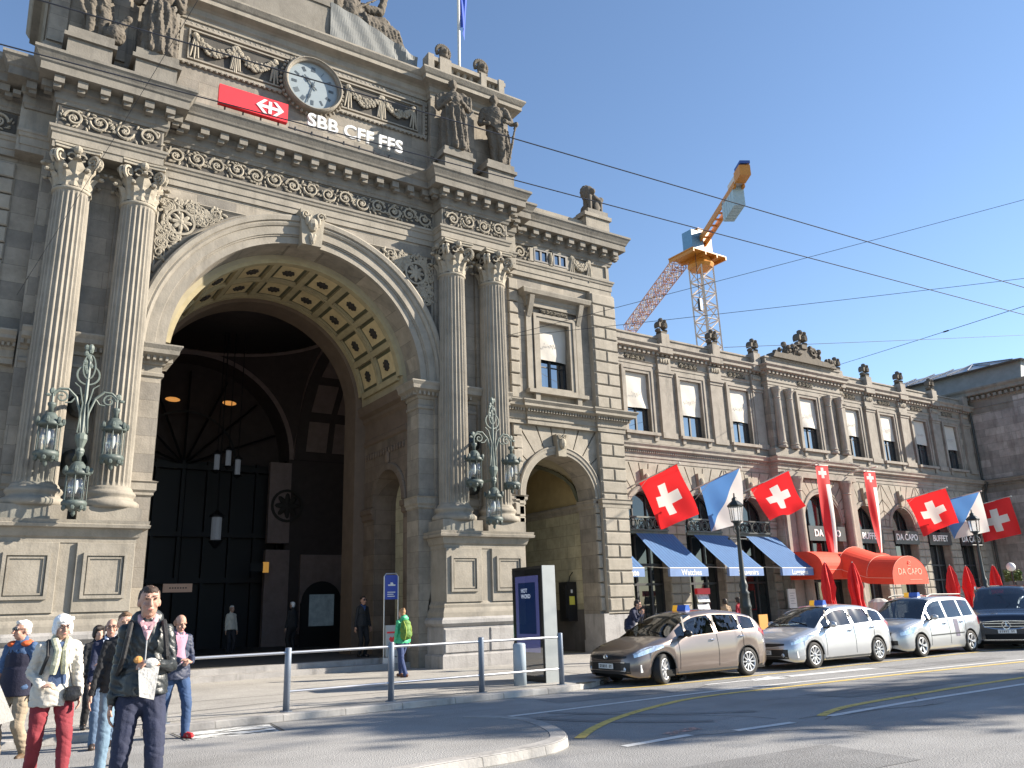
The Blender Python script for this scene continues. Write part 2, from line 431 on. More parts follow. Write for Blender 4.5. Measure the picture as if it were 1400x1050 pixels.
# jambs and plain front rib of the arch
for s_ in (-1,1):
    x = X0+s_*ri; a,b = (x-.9,x) if s_<0 else (x,x+.9)
    w.quad((x,YW,.12),(x,23.2,.12),(x,23.2,zs),(x,YW,zs))
w.arc(X0, zs, [(ri,YW),(ri,23.2)], 0, pi, 48, False)
for s_ in (-1,1):   # returns of the portal block
    x = X0+s_*7.2; w.quad((x,YW,.12),(x,23.2,.12),(x,23.2,13.75),(x,YW,13.75))
    for off in (4.87,6.47):   # pilaster strips behind the columns
        c = X0+s_*off; w.box(c-.5,c+.5,22.28,22.41,4.0,13.6)
obj('portal_wall', w, ST)
# archivolt
a = MB(TRIM); yf = 22.1
a.arc(X0, zs, [(ri-.003,YW),(ri-.003,yf+.14),(ri+.22,yf+.14),(ri+.22,yf+.1),(ri+.26,yf+.1),(ri+.27,yf+.06),(ri+.52,yf+.06),(ri+.53,yf+.02),(ri+.6,yf-.02),(ri+.66,yf),(ri+.68,yf-.06),(ri+.8,yf-.08),(ri+.86,yf-.04),(ri+.88,YW)], 0, pi, 64)
obj('archivolt', a, ST)
k = MB(RELIEF)      # keystone console with a mask and leaves
k.prism([(X0-.3,12.55),(X0+.3,12.55),(X0+.4,13.7),(X0-.4,13.7)], 21.95, 22.4)
k.ball((X0,21.9,13.2),(.17,.14,.22)); k.ball((X0,21.8,13.15),(.045,.08,.07))
for s_ in (-1,1):
    spiral(k, X0+s_*.24, 13.52, .15, 21.94, 1.5, s_, 0, .04); leaf(k, X0+s_*.08, 12.95, 21.93, -pi/2-s_*.3, .4, .16, .07)
    k.ball((X0+s_*.17,21.92,13.32),(.08,.1,.16))
obj('keystone', k, ST)
# imposts with dentils, lower belt course
PR = [(0,7.95),(.05,7.98),(.05,8.06),(.0,8.1),(.0,8.28),(.06,8.3),(.08,8.38),(.2,8.48),(.34,8.55),(.36,8.66),(.42,8.76),(.42,8.8),(-.02,8.83)]
BL = [(0,4.78),(.05,4.82),(.05,4.88),(.1,4.94),(.1,5.12),(.14,5.16),(.0,5.2)]
i_ = MB(TRIM); dk = MB(TRIM)
for s_ in (-1,1):
    x = X0+s_*ri
    pa = [(x-.9,YW),(x,YW),(x,23.2)] if s_ < 0 else [(x,23.2),(x,YW),(x+.9,YW)]
    i_.sweep(PR, pa); i_.dent(pa, .1, .24, 8.38, 8.5, .07, .14); i_.sweep(BL, pa)
    for c0,c1 in ((X0+s_*5.37-.3,X0+s_*5.37+.3),(X0+s_*7.0-.15,X0+s_*7.0+.2)):
        q = [(c0,YW),(c1,YW)]; i_.sweep(PR, q); i_.dent(q, .1,.24,8.38,8.5,.07,.14); i_.sweep(BL, q)
    q = [(X0+s_*4.87-.55,22.41),(X0+s_*6.47+.55,22.41)] if s_>0 else [(X0+s_*6.47-.55,22.41),(X0+s_*4.87+.55,22.41)]
    i_.sweep(BL, q); i_.sweep(PR, q)
obj('impost_moulding', i_, ST)
# spandrels: frame and carved foliage
for s_ in (-1,1):
    rnd = random.Random(11+s_); m = MB(RELDK); X = lambda x: X0+s_*x
    ra = ri+.98; N = 24; bx,bz = 4.33, 13.22
    arcp = [(X(ra*cos(t)), zs+ra*sin(t)) for t in [math.acos(bx/ra)+(math.asin((bz-zs)/ra)-math.acos(bx/ra))*i/N for i in range(N+1)]]
    poly = [(X(bx),bz)]+arcp
    m.prism(poly, 22.36, 22.42)
    m.use(RELIEF)
    ins = lambda x,z: abs(x-X0) < bx-.12 and z < bz-.12 and sqrt((x-X0)**2+(z-zs)**2) > ra+.14
    rosette(m, X(3.7), 12.55, 22.35, .42)
    foliage_fill(m, lambda x,z: ins(x,z) and (x-X(3.7))**2+(z-12.55)**2 > .2, (X(bx) if s_<0 else X(.6), X(.6) if s_<0 else X(bx), zs+1.4, bz), 22.35, 170, rnd, .21)
    m.use(TRIM)
    P3 = [(X(bx),0,zs+ra*sin(math.acos(bx/ra))),(X(bx),0,bz),(X(sqrt(ra**2-(bz-zs)**2)),0,bz)]
    m.tube([(p[0],22.36,p[2]) for p in P3], .05, 4); m.tube([(x,22.36,z) for x,z in arcp], .05, 4)
    obj('spandrel_relief', m, ST)

# ---- pedestals -------------------------------------------------------
for s_ in (-1,1):
    c = X0+s_*5.67; A = c-1.42; B = c+1.42; m = MB(TRIM)
    path = [(A,YW),(A,21.5),(B,21.5),(B,YW)]
    g = MB(GRANITE)
    g.sweep([(0,.5),(.16,.5),(.2,.46),(.2,.12)][::-1]+[(0,.5)], path)
    g.sweep([(.0,.5),(.12,.5),(.12,1.22),(.1,1.26),(.16,1.3),(.22,1.36),(.22,1.46),(.16,1.52),(0,1.56)], path)
    m.sweep([(.12,1.5),(.12,1.66),(.1,1.72),(.05,1.8),(.06,1.88),(.0,1.98),(0,3.5),(.03,3.52),(.03,3.62),(.08,3.66),(.12,3.78),(.14,3.84),(.26,3.86),(.28,3.93),(.24,3.95),(.26,4.03),(-.3,4.04)], path)
    m.box(A+.003,B-.003,21.53,YW,1.2,4.025)
    # shadow gap between the two dies
    gp = c
    for off in (-.8,.8):
        x = c+off; m.cbox(x-.62,x+.62,21.42,21.51,1.95,3.52,.01)
        m.frame(x-.40,x+.40,2.32,3.22,.07,21.36,21.43); m.frame(x-.33,x+.33,2.39,3.15,.04,21.39,21.43)
    obj('pedestal', m, ST)
    g.cbox(A-.1,c-.03,21.34,21.5,.54,1.2,.02); g.cbox(c+.03,B+.1,21.34,21.5,.54,1.2,.02)
    g.box(A+.01,B-.01,21.49,YW,.125,1.49)
    obj('granite_base', g, ST)

# ---- columns ---------------------------------------------------------
def flute_shaft(z0, z1, r0, r1):
    m = MB(TRIM); n = 24; k = 6; vs = []; H = [0,.3,.6,.85,1]; H=[0,.02]+H[1:-1]+[.985,1]
    for t in H:
        z = z0+(z1-z0)*t; e = max(0,(t-.3)/.7); r = r0+(r1-r0)*e**1.4
        fl = 0 if t in (0,1) else .1
        for i in range(n):
            for j in range(k):
                a = 2*pi*(i+j/k)/n; d = 0 if j in (0,) else fl*r*sin(pi*min(1,max(0,(j-.6)/(k-1.2))))**.6
                if j in (0,1): d = 0 if j==0 else fl*r*.15
                vs.append(((r-d)*cos(a), (r-d)*sin(a), z))
    N = n*k
    m.add(vs, [(a*N+i, a*N+(i+1)%N, (a+1)*N+(i+1)%N, (a+1)*N+i) for a in range(len(H)-1) for i in range(N)])
    return m
def capital_mb(r, z0, z1, mt):
    m = MB(mt); h = z1-z0; rnd = random.Random(5)
    m.use(RELDK); m.smooth = True
    m.lathe([(r*.9,z0+.03),(r*.92,z0+h*.5),(r*1.0,z0+h*.75),(r*1.25,z0+h*.88)], n=20); m.use(mt)  # dark bell colours in the shade of the crevices between leaves
    m.lathe([(r*1.0,z0-.06),(r*1.12,z0-.03),(r*1.12,z0+.03),(r*.9,z0+.05)], n=24)
    m.smooth = False
    def acanth(a, zb, hh, rb, out):
        ca,sa = cos(a),sin(a); T = Vector((-sa,ca,0)); Rr = Vector((ca,sa,0)); pts=[]
        for i in range(7):
            t = i/6; rr = rb+out*t**2.2; z = zb+hh*(t if t<.8 else .8+.2*(t-.8)/.2*(.4)) - (.07*hh if i==6 else 0)
            wd = hh*.3*(1.1-.35*t)*(1 if i%2==0 else .62)
            if i==6: wd*=.5; rr+=out*.25
            c = Rr*rr+Vector((0,0,z)); pts += [c-T*wd-Rr*.035, c+Rr*.05, c+T*wd-Rr*.035]
        m.add(pts, [(i*3+j,i*3+j+1,i*3+j+4,i*3+j+3) for i in range(6) for j in (0,1)])
        e = Rr*(rb+out*1.2)+Vector((0,0,zb+hh*.86)); m.ball(e, (.07*h/1.1,.07*h/1.1,.05*h/1.1), 6, 4)
    for i in range(8): acanth(2*pi*i/8+pi/8, z0+.04, h*.42, r*1.0, r*.52)
    for i in range(8): acanth(2*pi*i/8, z0+.06, h*.68, r*.98, r*.62)
    for q in range(4):
        a = pi/4+q*pi/2; u = Vector((cos(a),sin(a),0)); T = Vector((-sin(a),cos(a),0))
        for s_ in (-1,1):
            pts=[]
            for i in range(22):
                t=i/21; an=-1.2+t*2*pi*1.35; q2=h*.17*(1-.8*t)
                c=u*(r*1.38+q2*cos(an))+Vector((0,0,z1-h*.3+q2*sin(an)))+T*s_*.06
                pts.append(c)
            m.tube(pts,[.045*h*(1-.4*i/21) for i in range(22)],5)
        m.tube([u*(r*.95)+Vector((0,0,z0+h*.45)),u*(r*1.1)+Vector((0,0,z0+h*.7)),u*(r*1.45)+Vector((0,0,z1-h*.16))],[.04,.06,.07],6)
        b = q*pi/2; ub = Vector((cos(b),sin(b),0))
        m.ball(ub*(r*1.22)+Vector((0,0,z1-h*.1)), (.11,.11,.12), 8, 6)
        for s_ in (-1,1):
            Tb=Vector((-sin(b),cos(b),0)); cc=ub*(r*1.08)+Tb*s_*r*.28+Vector((0,0,z1-h*.26))
            m.tube([cc+Tb*s_*(.1*cos(t))+Vector((0,0,.1*sin(t))) for t in [i*.7 for i in range(9)]],.03,5)
    # concave abacus
    pl=[]; Rc=r*1.72
    for q in range(4):
        a=q*pi/2
        for i in range(9):
            t=-1+2*i/8; x=r*1.18+ (Rc*.7071-r*1.18+.02)*t*t*.95; y=t*Rc*.7071
            pl.append((x*cos(a)-y*sin(a), x*sin(a)+y*cos(a)))
    m.prism(pl, z1-h*.11, z1-h*.045, 'z'); m.prism([(x*1.05,y*1.05) for x,y in pl], z1-h*.045, z1, 'z')
    return m
YC = 22.0; first = None
SH = flute_shaft(4.86, 12.45, .475, .43); CP = capital_mb(.42, 12.5, 13.66, RELIEF)
BA = MB(TRIM); BA.smooth = True
BA.lathe([(.66,4.36),(.7,4.42),(.7,4.5),(.64,4.55),(.57,4.58),(.56,4.64),(.6,4.68),(.61,4.73),(.58,4.78),(.53,4.8),(.53,4.84),(.49,4.9)], n=32)
BA.smooth = False; BA.box(-.7,.7,-.55,.45,4.035,4.37)
for s_ in (-1,1):
    for off in (4.87,6.47):
        x = X0+s_*off
        if first is None:
            e = obj('column', SH, ST, world=False); e.location = (x-X0, YC-YW, -.12)
            for nm,mb in (('capital',CP),('column_base',BA)): obj(nm, mb, e, world=False)
            first = e
        else:
            e = first.copy(); COL.objects.link(e); e.parent = ST; e.location = (x-X0, YC-YW, -.12)
            for ch in first.children: c = ch.copy(); COL.objects.link(c); c.parent = e

# ---- main entablature ------------------------------------------------
half = [(11.97,22.35),(11.97,21.8),(14.62,21.8),(14.62,22.45),(15.3,22.45),(15.3,22.9),(20.27,22.9),(20.27,27.2)]
PATH = [(2*X0-x,y) for x,y in half[::-1]]+half
m = MB(TRIM); m.sweep([(-.25,13.66),(0,13.66),(0,13.84),(.035,13.85),(.035,14.06),(.07,14.08),(.09,14.16),(.12,14.18),(.13,14.25),(-.02,14.28),(-.02,14.95)], PATH)
for s_ in (-1,1):
    c = X0+s_*5.735; m.box(c-1.31,c+1.31,21.81,22.3,13.675,14.9)
for s_ in (-1,1):
    xs_ = sorted((X0+s_*7.07,X0+s_*7.85)); m.box(xs_[0],xs_[1],22.47,23.3,13.672,14.9)
    m.box(xs_[0],xs_[1],22.5,23.3,14.9,16.0)
obj('architrave', m, ST)
m = MB(CORN)
m.sweep([(-.1,14.9),(.04,14.92),(.06,15.0),(.1,15.04),(.1,15.26),(.16,15.3),(.16,15.5),(.5,15.52),(.5,15.74),(.54,15.78),(.56,15.84),(.64,15.98),(.68,16.02),(.68,16.1),(-.1,16.16),(-.6,16.16)], PATH)
obj('cornice', m, ST)
m = MB(CORN); m.dent(PATH, .16, .42, 15.3, 15.5, .24, .56, .1); m.dent(PATH, .16, .34, 15.2, 15.32, .18, .56, .13)
md = obj('modillion_course', m, ST)
m = MB(RELIEF)
for s_ in (-1,1): c = X0+s_*5.735; rinceau(m, c-1.22, c+1.22, 14.33, 14.87, 21.8)
rinceau(m, 3.3, 11.85, 14.33, 14.87, 22.35)
obj('frieze_relief', m, ST)

# ---- attic -----------------------------------------------------------
ah = [(11.85,22.6),(11.85,22.3),(15.1,22.3),(15.1,27.)]
AP = [(2*X0-x,y) for x,y in ah[::-1]]+ah
m = MB(STONE); m.sweep([(-.2,16.1),(.14,16.1),(.14,16.5),(.06,16.56),(.06,16.95),(0,17.0),(0,19.5),(-.3,19.5)], AP)
for s_ in (-1,1):   # pilaster strips and niches behind the statues
    for x in (X0+s_*4.45, X0+s_*5.8, X0+s_*7.3): m.box(x-.22,x+.22,22.22,22.31,17.05,19.45)
    m.frame(X0+s_*5.12-.22,X0+s_*5.12+.22,17.5,19.2,.07,22.25,22.31)
obj('attic_wall', m, ST)
m = MB(TRIM); m.sweep([(-.1,19.45),(.05,19.47),(.06,19.6),(.12,19.66),(.12,19.85),(.2,19.9),(.42,19.95),(.42,20.1),(.46,20.13),(.55,20.27),(.55,20.33),(-.3,20.36)], AP)
obj('attic_cornice', m, ST)
m = MB(TRIM); yA = 22.6
m.frame(3.5,11.62,17.98,19.2,.09,22.5,22.61); m.frame(3.72,11.4,18.12,19.08,.05,22.52,22.61)
for z in (17.9,19.3):
    for i in range(52): m.ball((3.4+i*.1635,22.54,z),(.06,.06,.065),6,4)
for x in (3.36,11.76):
    for i in range(9): m.ball((x,22.54,17.98+i*.155),(.06,.06,.065),6,4)
obj('panel_moulding', m, ST)
m = MB(RELDK); m.box(3.75,6.3,18.14,19.06,22.587,22.6) if 0 else m.box(3.75,11.37,22.588,22.603,18.14,19.06); m.use(RELIEF); rnd = random.Random(2)  # dark plate paints in the shading of the panel behind the garlands
for s_ in (-1,1):
    for a_,b_ in ((1.25,2.45),(2.5,3.7)): garland(m, X0+s_*a_, X0+s_*b_, 18.92, .42, 22.58, rnd)
obj('garland_relief', m, ST)
# clock
ck = MB(TRIM); ck.smooth = False
ck.arc(7.54,18.42,[(.98,22.6),(.98,22.26),(.94,22.2),(.92,22.2),(.9,22.26),(.88,22.26),(.85,22.3),(.85,22.44)],0,2*pi,48,False)
for i in range(40):
    t=2*pi*i/40; ck.ball((7.54+1.05*cos(t),22.45,18.42+1.05*sin(t)),(.055,.07,.055),6,4)
CK = obj('clock', ck, ST)
d = MB(mat('pale clock dial',(.25,.29,.31),.35,var=.04)); d.arc(7.54,18.42,[(.001,22.41),(.86,22.41)],0,2*pi,48,False); obj('dial', d, CK)
d = MB(BLACK); nm=['XII','I','II','III','IV','V','VI','VII','VIII','IX','X','XI']
NUMM = mat('grey numerals',(.07,.09,.11),.5,var=0)
for h,t in enumerate(nm):
    num = MB(NUMM); a = pi/2-h*pi/6; n = {'XII':4,'VIII':5,'VII':4,'III':3,'II':2,'I':1,'IV':3,'V':2,'VI':3,'IX':3,'X':2,'XI':3}[t]
    for k in range(n):
        o = (k-(n-1)/2)*.035; ur=Vector((cos(a),0,sin(a))); ut=Vector((-sin(a),0,cos(a)))
        num.obox(Vector((7.54,22.403,18.42))+ur*.62+ut*o, ur*.085, Vector((0,.004,0)), ut*.011)
    obj('numeral', num, CK)
hd = MB(mat('blackened clock hands',(.05,.065,.08),.4,var=0))
for a,l,w_ in ((pi/2-2*pi*(10.55/12),.42,.035),(pi/2-2*pi*(32.5/60),.68,.026)):
    ur=Vector((cos(a),0,sin(a))); ut=Vector((-sin(a),0,cos(a))); c=Vector((7.54,22.38,18.42))
    hd.obox(c+ur*(l/2-.08), ur*(l/2+.1), Vector((0,.006,0)), ut*w_*.6); hd.obox(c+ur*l*.62, ur*.07, Vector((0,.007,0)), ut*w_*1.5)
hd.ball((7.54,22.38,18.42),(.07,.02,.07)); obj('hands', hd, CK)
# blocking course, balustrades
m = MB(CORN)
m.box(2.6,12.5,22.75,26,20.3,20.62); m.box(3.2,8.2,22.85,26,20.6,22.1); m.box(4.6,8.3,22.8,25,22.1,24.4)
obj('blocking_course', m, ST)
m = MB(NETTING); pf=[(8.2,20.6),(11.55,20.6),(11.5,21.35),(10.9,21.5),(10.1,21.75),(9.3,22.05),(8.2,22.3)]
n=40; vs=[]
for i in range(n+1):
    x=8.2+3.35*i/n
    zt=22.3-.18*(x-8.2) if x<9.3 else 22.1-(x-9.3)*.34
    for j in range(6):
        z=20.6+(zt-20.6)*j/5; vs.append((x,22.78+.06*sin(x*9+z*5)*(1 if x>10.6 else .35)-.03*(x>11),z))
m.add(vs,[(i*6+j,i*6+6+j,i*6+7+j,i*6+j+1) for i in range(n) for j in range(5)])
m.prism(pf,22.86,24.8); m2=obj('tarpaulin_cover', m, ST)
m = MB(TRIM)
for s_ in (-1,1):
    xs_ = [X0+s_*4.45, X0+s_*5.0, X0+s_*6.65, X0+s_*7.45]
    lo,hi = min(xs_[0],xs_[-1]),max(xs_[0],xs_[-1])
    m.box(lo-.2,hi+.15,22.4,22.8,20.36,20.52); m.box(lo-.2,hi+.15,22.4,22.8,21.2,21.36)
    for x in (X0+s_*4.35,X0+s_*4.95,X0+s_*6.6,X0+s_*7.4): m.box(x-(.24 if abs(x-X0) in (4.95,6.6) else .12),x+(.24 if abs(x-X0) in (4.95,6.6) else .12),22.37,22.83,20.37,21.42)
    for x in [X0+s_*q for q in (4.55,5.32,5.6,5.88,6.16,6.98,7.15)]:
        m.lathe([(.08,20.5),(.05,20.6),(.1,20.78),(.045,21.0),(.07,21.1),(.08,21.2)],(x,22.6,0),8)
obj('balustrade', m, ST)
for s_ in (-1,1):
    for off in (4.95,6.6):
        x=X0+s_*off; m=MB(STAT); m.box(x-.2,x+.2,22.4,22.8,21.4,21.48); m.ball((x,22.55,21.78),(.2,.16,.26))
        for i in range(14):
            t=i*pi/13*1.25-.4; m.ball((x+.27*cos(t),22.58,21.82+.27*sin(t)),(.08,.08,.09),6,4)
        m.ball((x,22.4,21.74),(.1,.12,.12)); m.ball((x,22.5,21.6),(.2,.15,.12)); obj('lion_head_finial', m, ST)
# ---- arch vault, hall -------------------------------------------------
v = MB(VAULTY); rv = 3.70
v.arc(X0,zs,[(ri+.02,23.2),(rv,23.2),(rv,26.6)],0,pi,60,False)
obj('barrel_vault', v, ST)
v = MB(VAULTG); s2 = MB(mat('ochre rib stone',(.36,.31,.19),.85,var=.2)); rz = MB(ROSET); pn = MB(mat('gilded ochre coffer',(.55,.45,.26),.75,var=.2,vs=3))
NC = 9; ys = [(23.45,24.8),(25.0,26.35)]
for i in range(NC):
    a0 = .12+(pi-.24)*i/NC; a1 = .12+(pi-.24)*(i+1)/NC; g = .035
    for y0,y1 in ys:
        v.arc(X0,zs,[(rv-.02,y0),(rv-.02,y1)],a0+g,a1-g,6,False)
        pn.arc(X0,zs,[(rv-.04,y0+.14),(rv-.04,y1-.14)],a0+g+.03,a1-g-.03,6,False)
        for (ya,yb) in ((y0,y0+.05),(y1-.05,y1)): s2.arc(X0,zs,[(rv-.0,ya),(rv-.09,ya),(rv-.09,yb),(rv,yb)],a0+g,a1-g,6,False)
        am=(a0+a1)/2; c=Vector((X0+(rv-.06)*cos(am),(y0+y1)/2,zs+(rv-.06)*sin(am))); M=Matrix.Rotation(pi/2-am,3,'Y')
        rz.ball(c,(.15,.15,.06),10,5,M)
        for k in range(8): rz.ball(c+M@Vector((.15*cos(k*pi/4),.15*sin(k*pi/4),0)),(.06,.06,.045),6,4,M)
    s2.arc(X0,zs,[(rv,23.44),(rv-.113,23.44),(rv-.113,26.36),(rv,26.36)],a0-.028,a0+.028,1)
    for (ya,yb) in ((23.2,23.42),(24.83,24.97),(26.38,26.6)): s2.arc(X0,zs,[(rv,ya),(rv-.12,ya),(rv-.12,yb),(rv,yb)],a0,a1,6,False)
obj('coffer_ground', v, ST); obj('coffer_rib', s2, ST); obj('coffer_panel', pn, ST); obj('coffer_rosette', rz, ST)
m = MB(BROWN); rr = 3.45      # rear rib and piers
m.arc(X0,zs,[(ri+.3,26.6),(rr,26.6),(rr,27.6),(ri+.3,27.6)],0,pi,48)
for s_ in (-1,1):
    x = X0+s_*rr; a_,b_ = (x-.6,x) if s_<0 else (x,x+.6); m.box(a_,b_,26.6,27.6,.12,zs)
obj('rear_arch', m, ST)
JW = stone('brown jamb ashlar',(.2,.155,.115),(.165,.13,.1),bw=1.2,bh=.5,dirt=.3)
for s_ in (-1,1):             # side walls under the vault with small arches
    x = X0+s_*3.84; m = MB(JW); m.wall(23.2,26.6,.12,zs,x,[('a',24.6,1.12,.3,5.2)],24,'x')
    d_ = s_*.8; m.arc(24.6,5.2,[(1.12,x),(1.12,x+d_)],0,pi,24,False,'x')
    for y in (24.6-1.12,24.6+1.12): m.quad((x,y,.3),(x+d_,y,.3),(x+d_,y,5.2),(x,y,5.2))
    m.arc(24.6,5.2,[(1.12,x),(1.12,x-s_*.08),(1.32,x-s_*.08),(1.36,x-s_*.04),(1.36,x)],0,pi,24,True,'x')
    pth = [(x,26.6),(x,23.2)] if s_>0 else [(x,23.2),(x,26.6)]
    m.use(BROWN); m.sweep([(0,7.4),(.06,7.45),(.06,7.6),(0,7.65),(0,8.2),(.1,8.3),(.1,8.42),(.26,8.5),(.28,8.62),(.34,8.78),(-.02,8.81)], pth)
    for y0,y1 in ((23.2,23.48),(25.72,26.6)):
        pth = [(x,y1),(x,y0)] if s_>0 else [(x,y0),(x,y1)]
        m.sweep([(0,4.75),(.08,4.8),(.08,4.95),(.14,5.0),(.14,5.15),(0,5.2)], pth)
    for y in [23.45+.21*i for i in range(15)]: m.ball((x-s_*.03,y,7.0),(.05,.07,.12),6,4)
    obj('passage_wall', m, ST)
    m = MB(PGREEN); xx=x+s_*.8; m.wall(22.9,26.9,.12,8,xx,[],1,'x'); obj('side_niche', m, ST)
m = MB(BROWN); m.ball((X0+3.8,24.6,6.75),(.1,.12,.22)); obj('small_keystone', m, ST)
# hall interior
hb = 4.75; hc = 32.4; zd = 8.8
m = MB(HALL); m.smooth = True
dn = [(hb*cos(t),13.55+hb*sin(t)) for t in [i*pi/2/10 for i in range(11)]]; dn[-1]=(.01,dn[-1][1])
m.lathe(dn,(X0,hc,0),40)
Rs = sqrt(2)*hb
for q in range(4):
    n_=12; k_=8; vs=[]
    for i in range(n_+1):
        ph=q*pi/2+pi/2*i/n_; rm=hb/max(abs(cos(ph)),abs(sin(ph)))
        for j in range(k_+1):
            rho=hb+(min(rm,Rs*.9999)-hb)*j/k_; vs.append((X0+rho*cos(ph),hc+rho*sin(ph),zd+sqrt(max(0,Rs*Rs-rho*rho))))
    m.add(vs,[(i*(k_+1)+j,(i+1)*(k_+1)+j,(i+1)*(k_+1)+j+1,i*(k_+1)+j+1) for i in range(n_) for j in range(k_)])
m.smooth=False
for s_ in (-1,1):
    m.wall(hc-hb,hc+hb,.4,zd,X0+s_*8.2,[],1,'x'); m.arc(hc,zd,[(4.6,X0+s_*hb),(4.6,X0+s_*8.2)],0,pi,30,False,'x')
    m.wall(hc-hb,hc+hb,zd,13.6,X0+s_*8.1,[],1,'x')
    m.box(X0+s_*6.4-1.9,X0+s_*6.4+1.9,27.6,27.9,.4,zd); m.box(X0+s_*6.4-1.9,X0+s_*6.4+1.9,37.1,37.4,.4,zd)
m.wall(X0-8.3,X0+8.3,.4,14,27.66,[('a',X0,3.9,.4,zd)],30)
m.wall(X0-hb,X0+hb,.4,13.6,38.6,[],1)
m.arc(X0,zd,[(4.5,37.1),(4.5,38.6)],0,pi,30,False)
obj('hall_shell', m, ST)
m = MB(HALLP)     # pale bands of the pendentives, dome ribs, piers
m.tube([(X0+4.72*cos(t),hc+4.72*sin(t),13.5) for t in [2*pi*i/48 for i in range(49)]],.1,4)
m.tube([(X0+4.3*cos(t),hc+4.3*sin(t),15.5) for t in [2*pi*i/48 for i in range(49)]],.07,4)
for i in range(16):
    a=2*pi*i/16; m.tube([(X0+r_*.985*cos(a),hc+r_*.985*sin(a),z_) for r_,z_ in dn],.08,4)
m.arc(X0,zd,[(4.5,37.05),(4.72,37.05)],0,pi,40,False)
for s_ in (-1,1):
    m.arc(hc,zd,[(4.5,X0+s_*hb*.99),(4.72,X0+s_*hb*.99)],0,pi,40,False,'x')
    for j in range(7):
        a=.25+j*.42
        for dx in (1.3,2.6):
            c=Vector((X0+s_*(hb+dx-.3),hc+4.5*cos(a),zd+4.5*sin(a))); M=Matrix.Rotation(a-pi/2,3,'X')
            m.obox(c,(.5,0,0),M@Vector((0,.7,0)),(0,0,.02))
    x=X0+s_*4.1; m.box(x-.55,x+.55,36.9,37.2,.42,4.6); m.box(x-.5,x+.5,36.92,37.2,4.9,8.6)
    m.box(X0+s_*6.4-1.2,X0+s_*6.4+1.2,36.95,37.2,.9,4.4)
obj('hall_trim', m, ST)
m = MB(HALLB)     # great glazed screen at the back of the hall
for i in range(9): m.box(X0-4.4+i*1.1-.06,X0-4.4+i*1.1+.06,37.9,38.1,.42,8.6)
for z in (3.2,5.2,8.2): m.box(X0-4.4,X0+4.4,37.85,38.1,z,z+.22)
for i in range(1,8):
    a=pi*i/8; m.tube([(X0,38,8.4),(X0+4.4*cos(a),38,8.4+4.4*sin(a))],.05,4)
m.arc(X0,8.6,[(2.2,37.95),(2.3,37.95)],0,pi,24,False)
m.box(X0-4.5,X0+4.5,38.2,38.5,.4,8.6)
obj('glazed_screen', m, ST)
m = MB(ROSET); m.smooth=False
rosette(m, 11.9+.1, 6.6, 36.9, .8); obj('wall_rosette', m, ST)
m = MB(mat('amber lamp glow',(.9,.5,.2),.4,var=0,emit=(1,.42,.1,.22)))
for x,z in ((6.69,11.1),(9.14,11.2)): m.ball((x,37.0,z),(.32,.12,.11))
obj('wall_light', m, ST)
m = MB(GRANITE); m.box(3.72,11.4,22.95,23.35,.1,.27); m.box(3.72,11.4,23.3,23.7,.1,.42)
obj('entrance_steps', m, ST)
m = MB(mat('worn hall floor',(.09,.085,.08),.6,var=.25)); m.box(-1,16.2,23.65,40,.1,.418); obj('hall_floor', m, ST)
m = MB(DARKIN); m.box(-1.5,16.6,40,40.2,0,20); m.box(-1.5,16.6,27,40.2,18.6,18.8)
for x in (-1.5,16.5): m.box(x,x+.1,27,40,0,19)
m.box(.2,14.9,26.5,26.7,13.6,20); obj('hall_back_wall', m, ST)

# ---- windows -----------------------------------------------------------
rw = random.Random(5)
def window(xc, y, z0, z1, w, blind=0, T=None, cross=True):
    f = MB(WINFR); f.T = T
    x0,x1 = xc-w/2, xc+w/2
    f.frame(x0+.06,x1-.06,z0+.06,z1-.06,.06,y-.06,y+.04); f.box(xc-.045,xc+.045,y-.05,y+.03,z0,z1)
    zt = z0+(z1-z0)*.68
    if cross:
        f.box(x0,x1,y-.05,y+.03,zt-.04,zt+.04); f.box(x0,x1,y-.03,y+.03,z0+(z1-z0)*.36,z0+(z1-z0)*.36+.04)
    f.quad((x0,y+.25,z0),(x1,y+.25,z0),(x1,y+.25,z1),(x0,y+.25,z1))
    F = obj('window', f, ST)
    p = MB(GLASS); p.T = T; p.box(x0+.02,x1-.02,y,y+.012,z0+.02,z1-.02); obj('pane', p, F)
    if blind:
        b = MB(CLOTH); b.T = T; n=14; vs=[]; ph=rw.uniform(0,6); tilt=rw.uniform(-.03,.03)
        zb = z1-(z1-z0)*blind
        for i in range(n+1):
            for j in range(n+1):
                u=i/n; t=j/n; z=z1-(z1-zb)*t-tilt*(u-.5)*t
                d=.05*sin(u*3+t*4+ph)*t+.03*sin(7*u-5*t+ph*2)*t+.06*t*sin(pi*u)*rw.uniform(.9,1.1)
                vs.append((x0+.02+(w-.04)*u, y-.14-d*.8, z))
        b.smooth=True; b.add(vs,[(i*(n+1)+j,(i+1)*(n+1)+j,(i+1)*(n+1)+j+1,i*(n+1)+j+1) for i in range(n) for j in range(n)])
        if blind > .45:
            b.use(mat_grey); pts=[]
            for i in range(40):
                t=i/39; pts.append((xc-.38+.72*t, y-.245, z1-(z1-zb)*(.62-.04*t)+.1*sin(t*34)*(.6+.4*cos(t*9))))
            b.smooth=False; b.tube(pts,.006,4)
        obj('blind', b, F)
mat_grey = mat('faded grey print',(.42,.4,.38),.9,var=0)
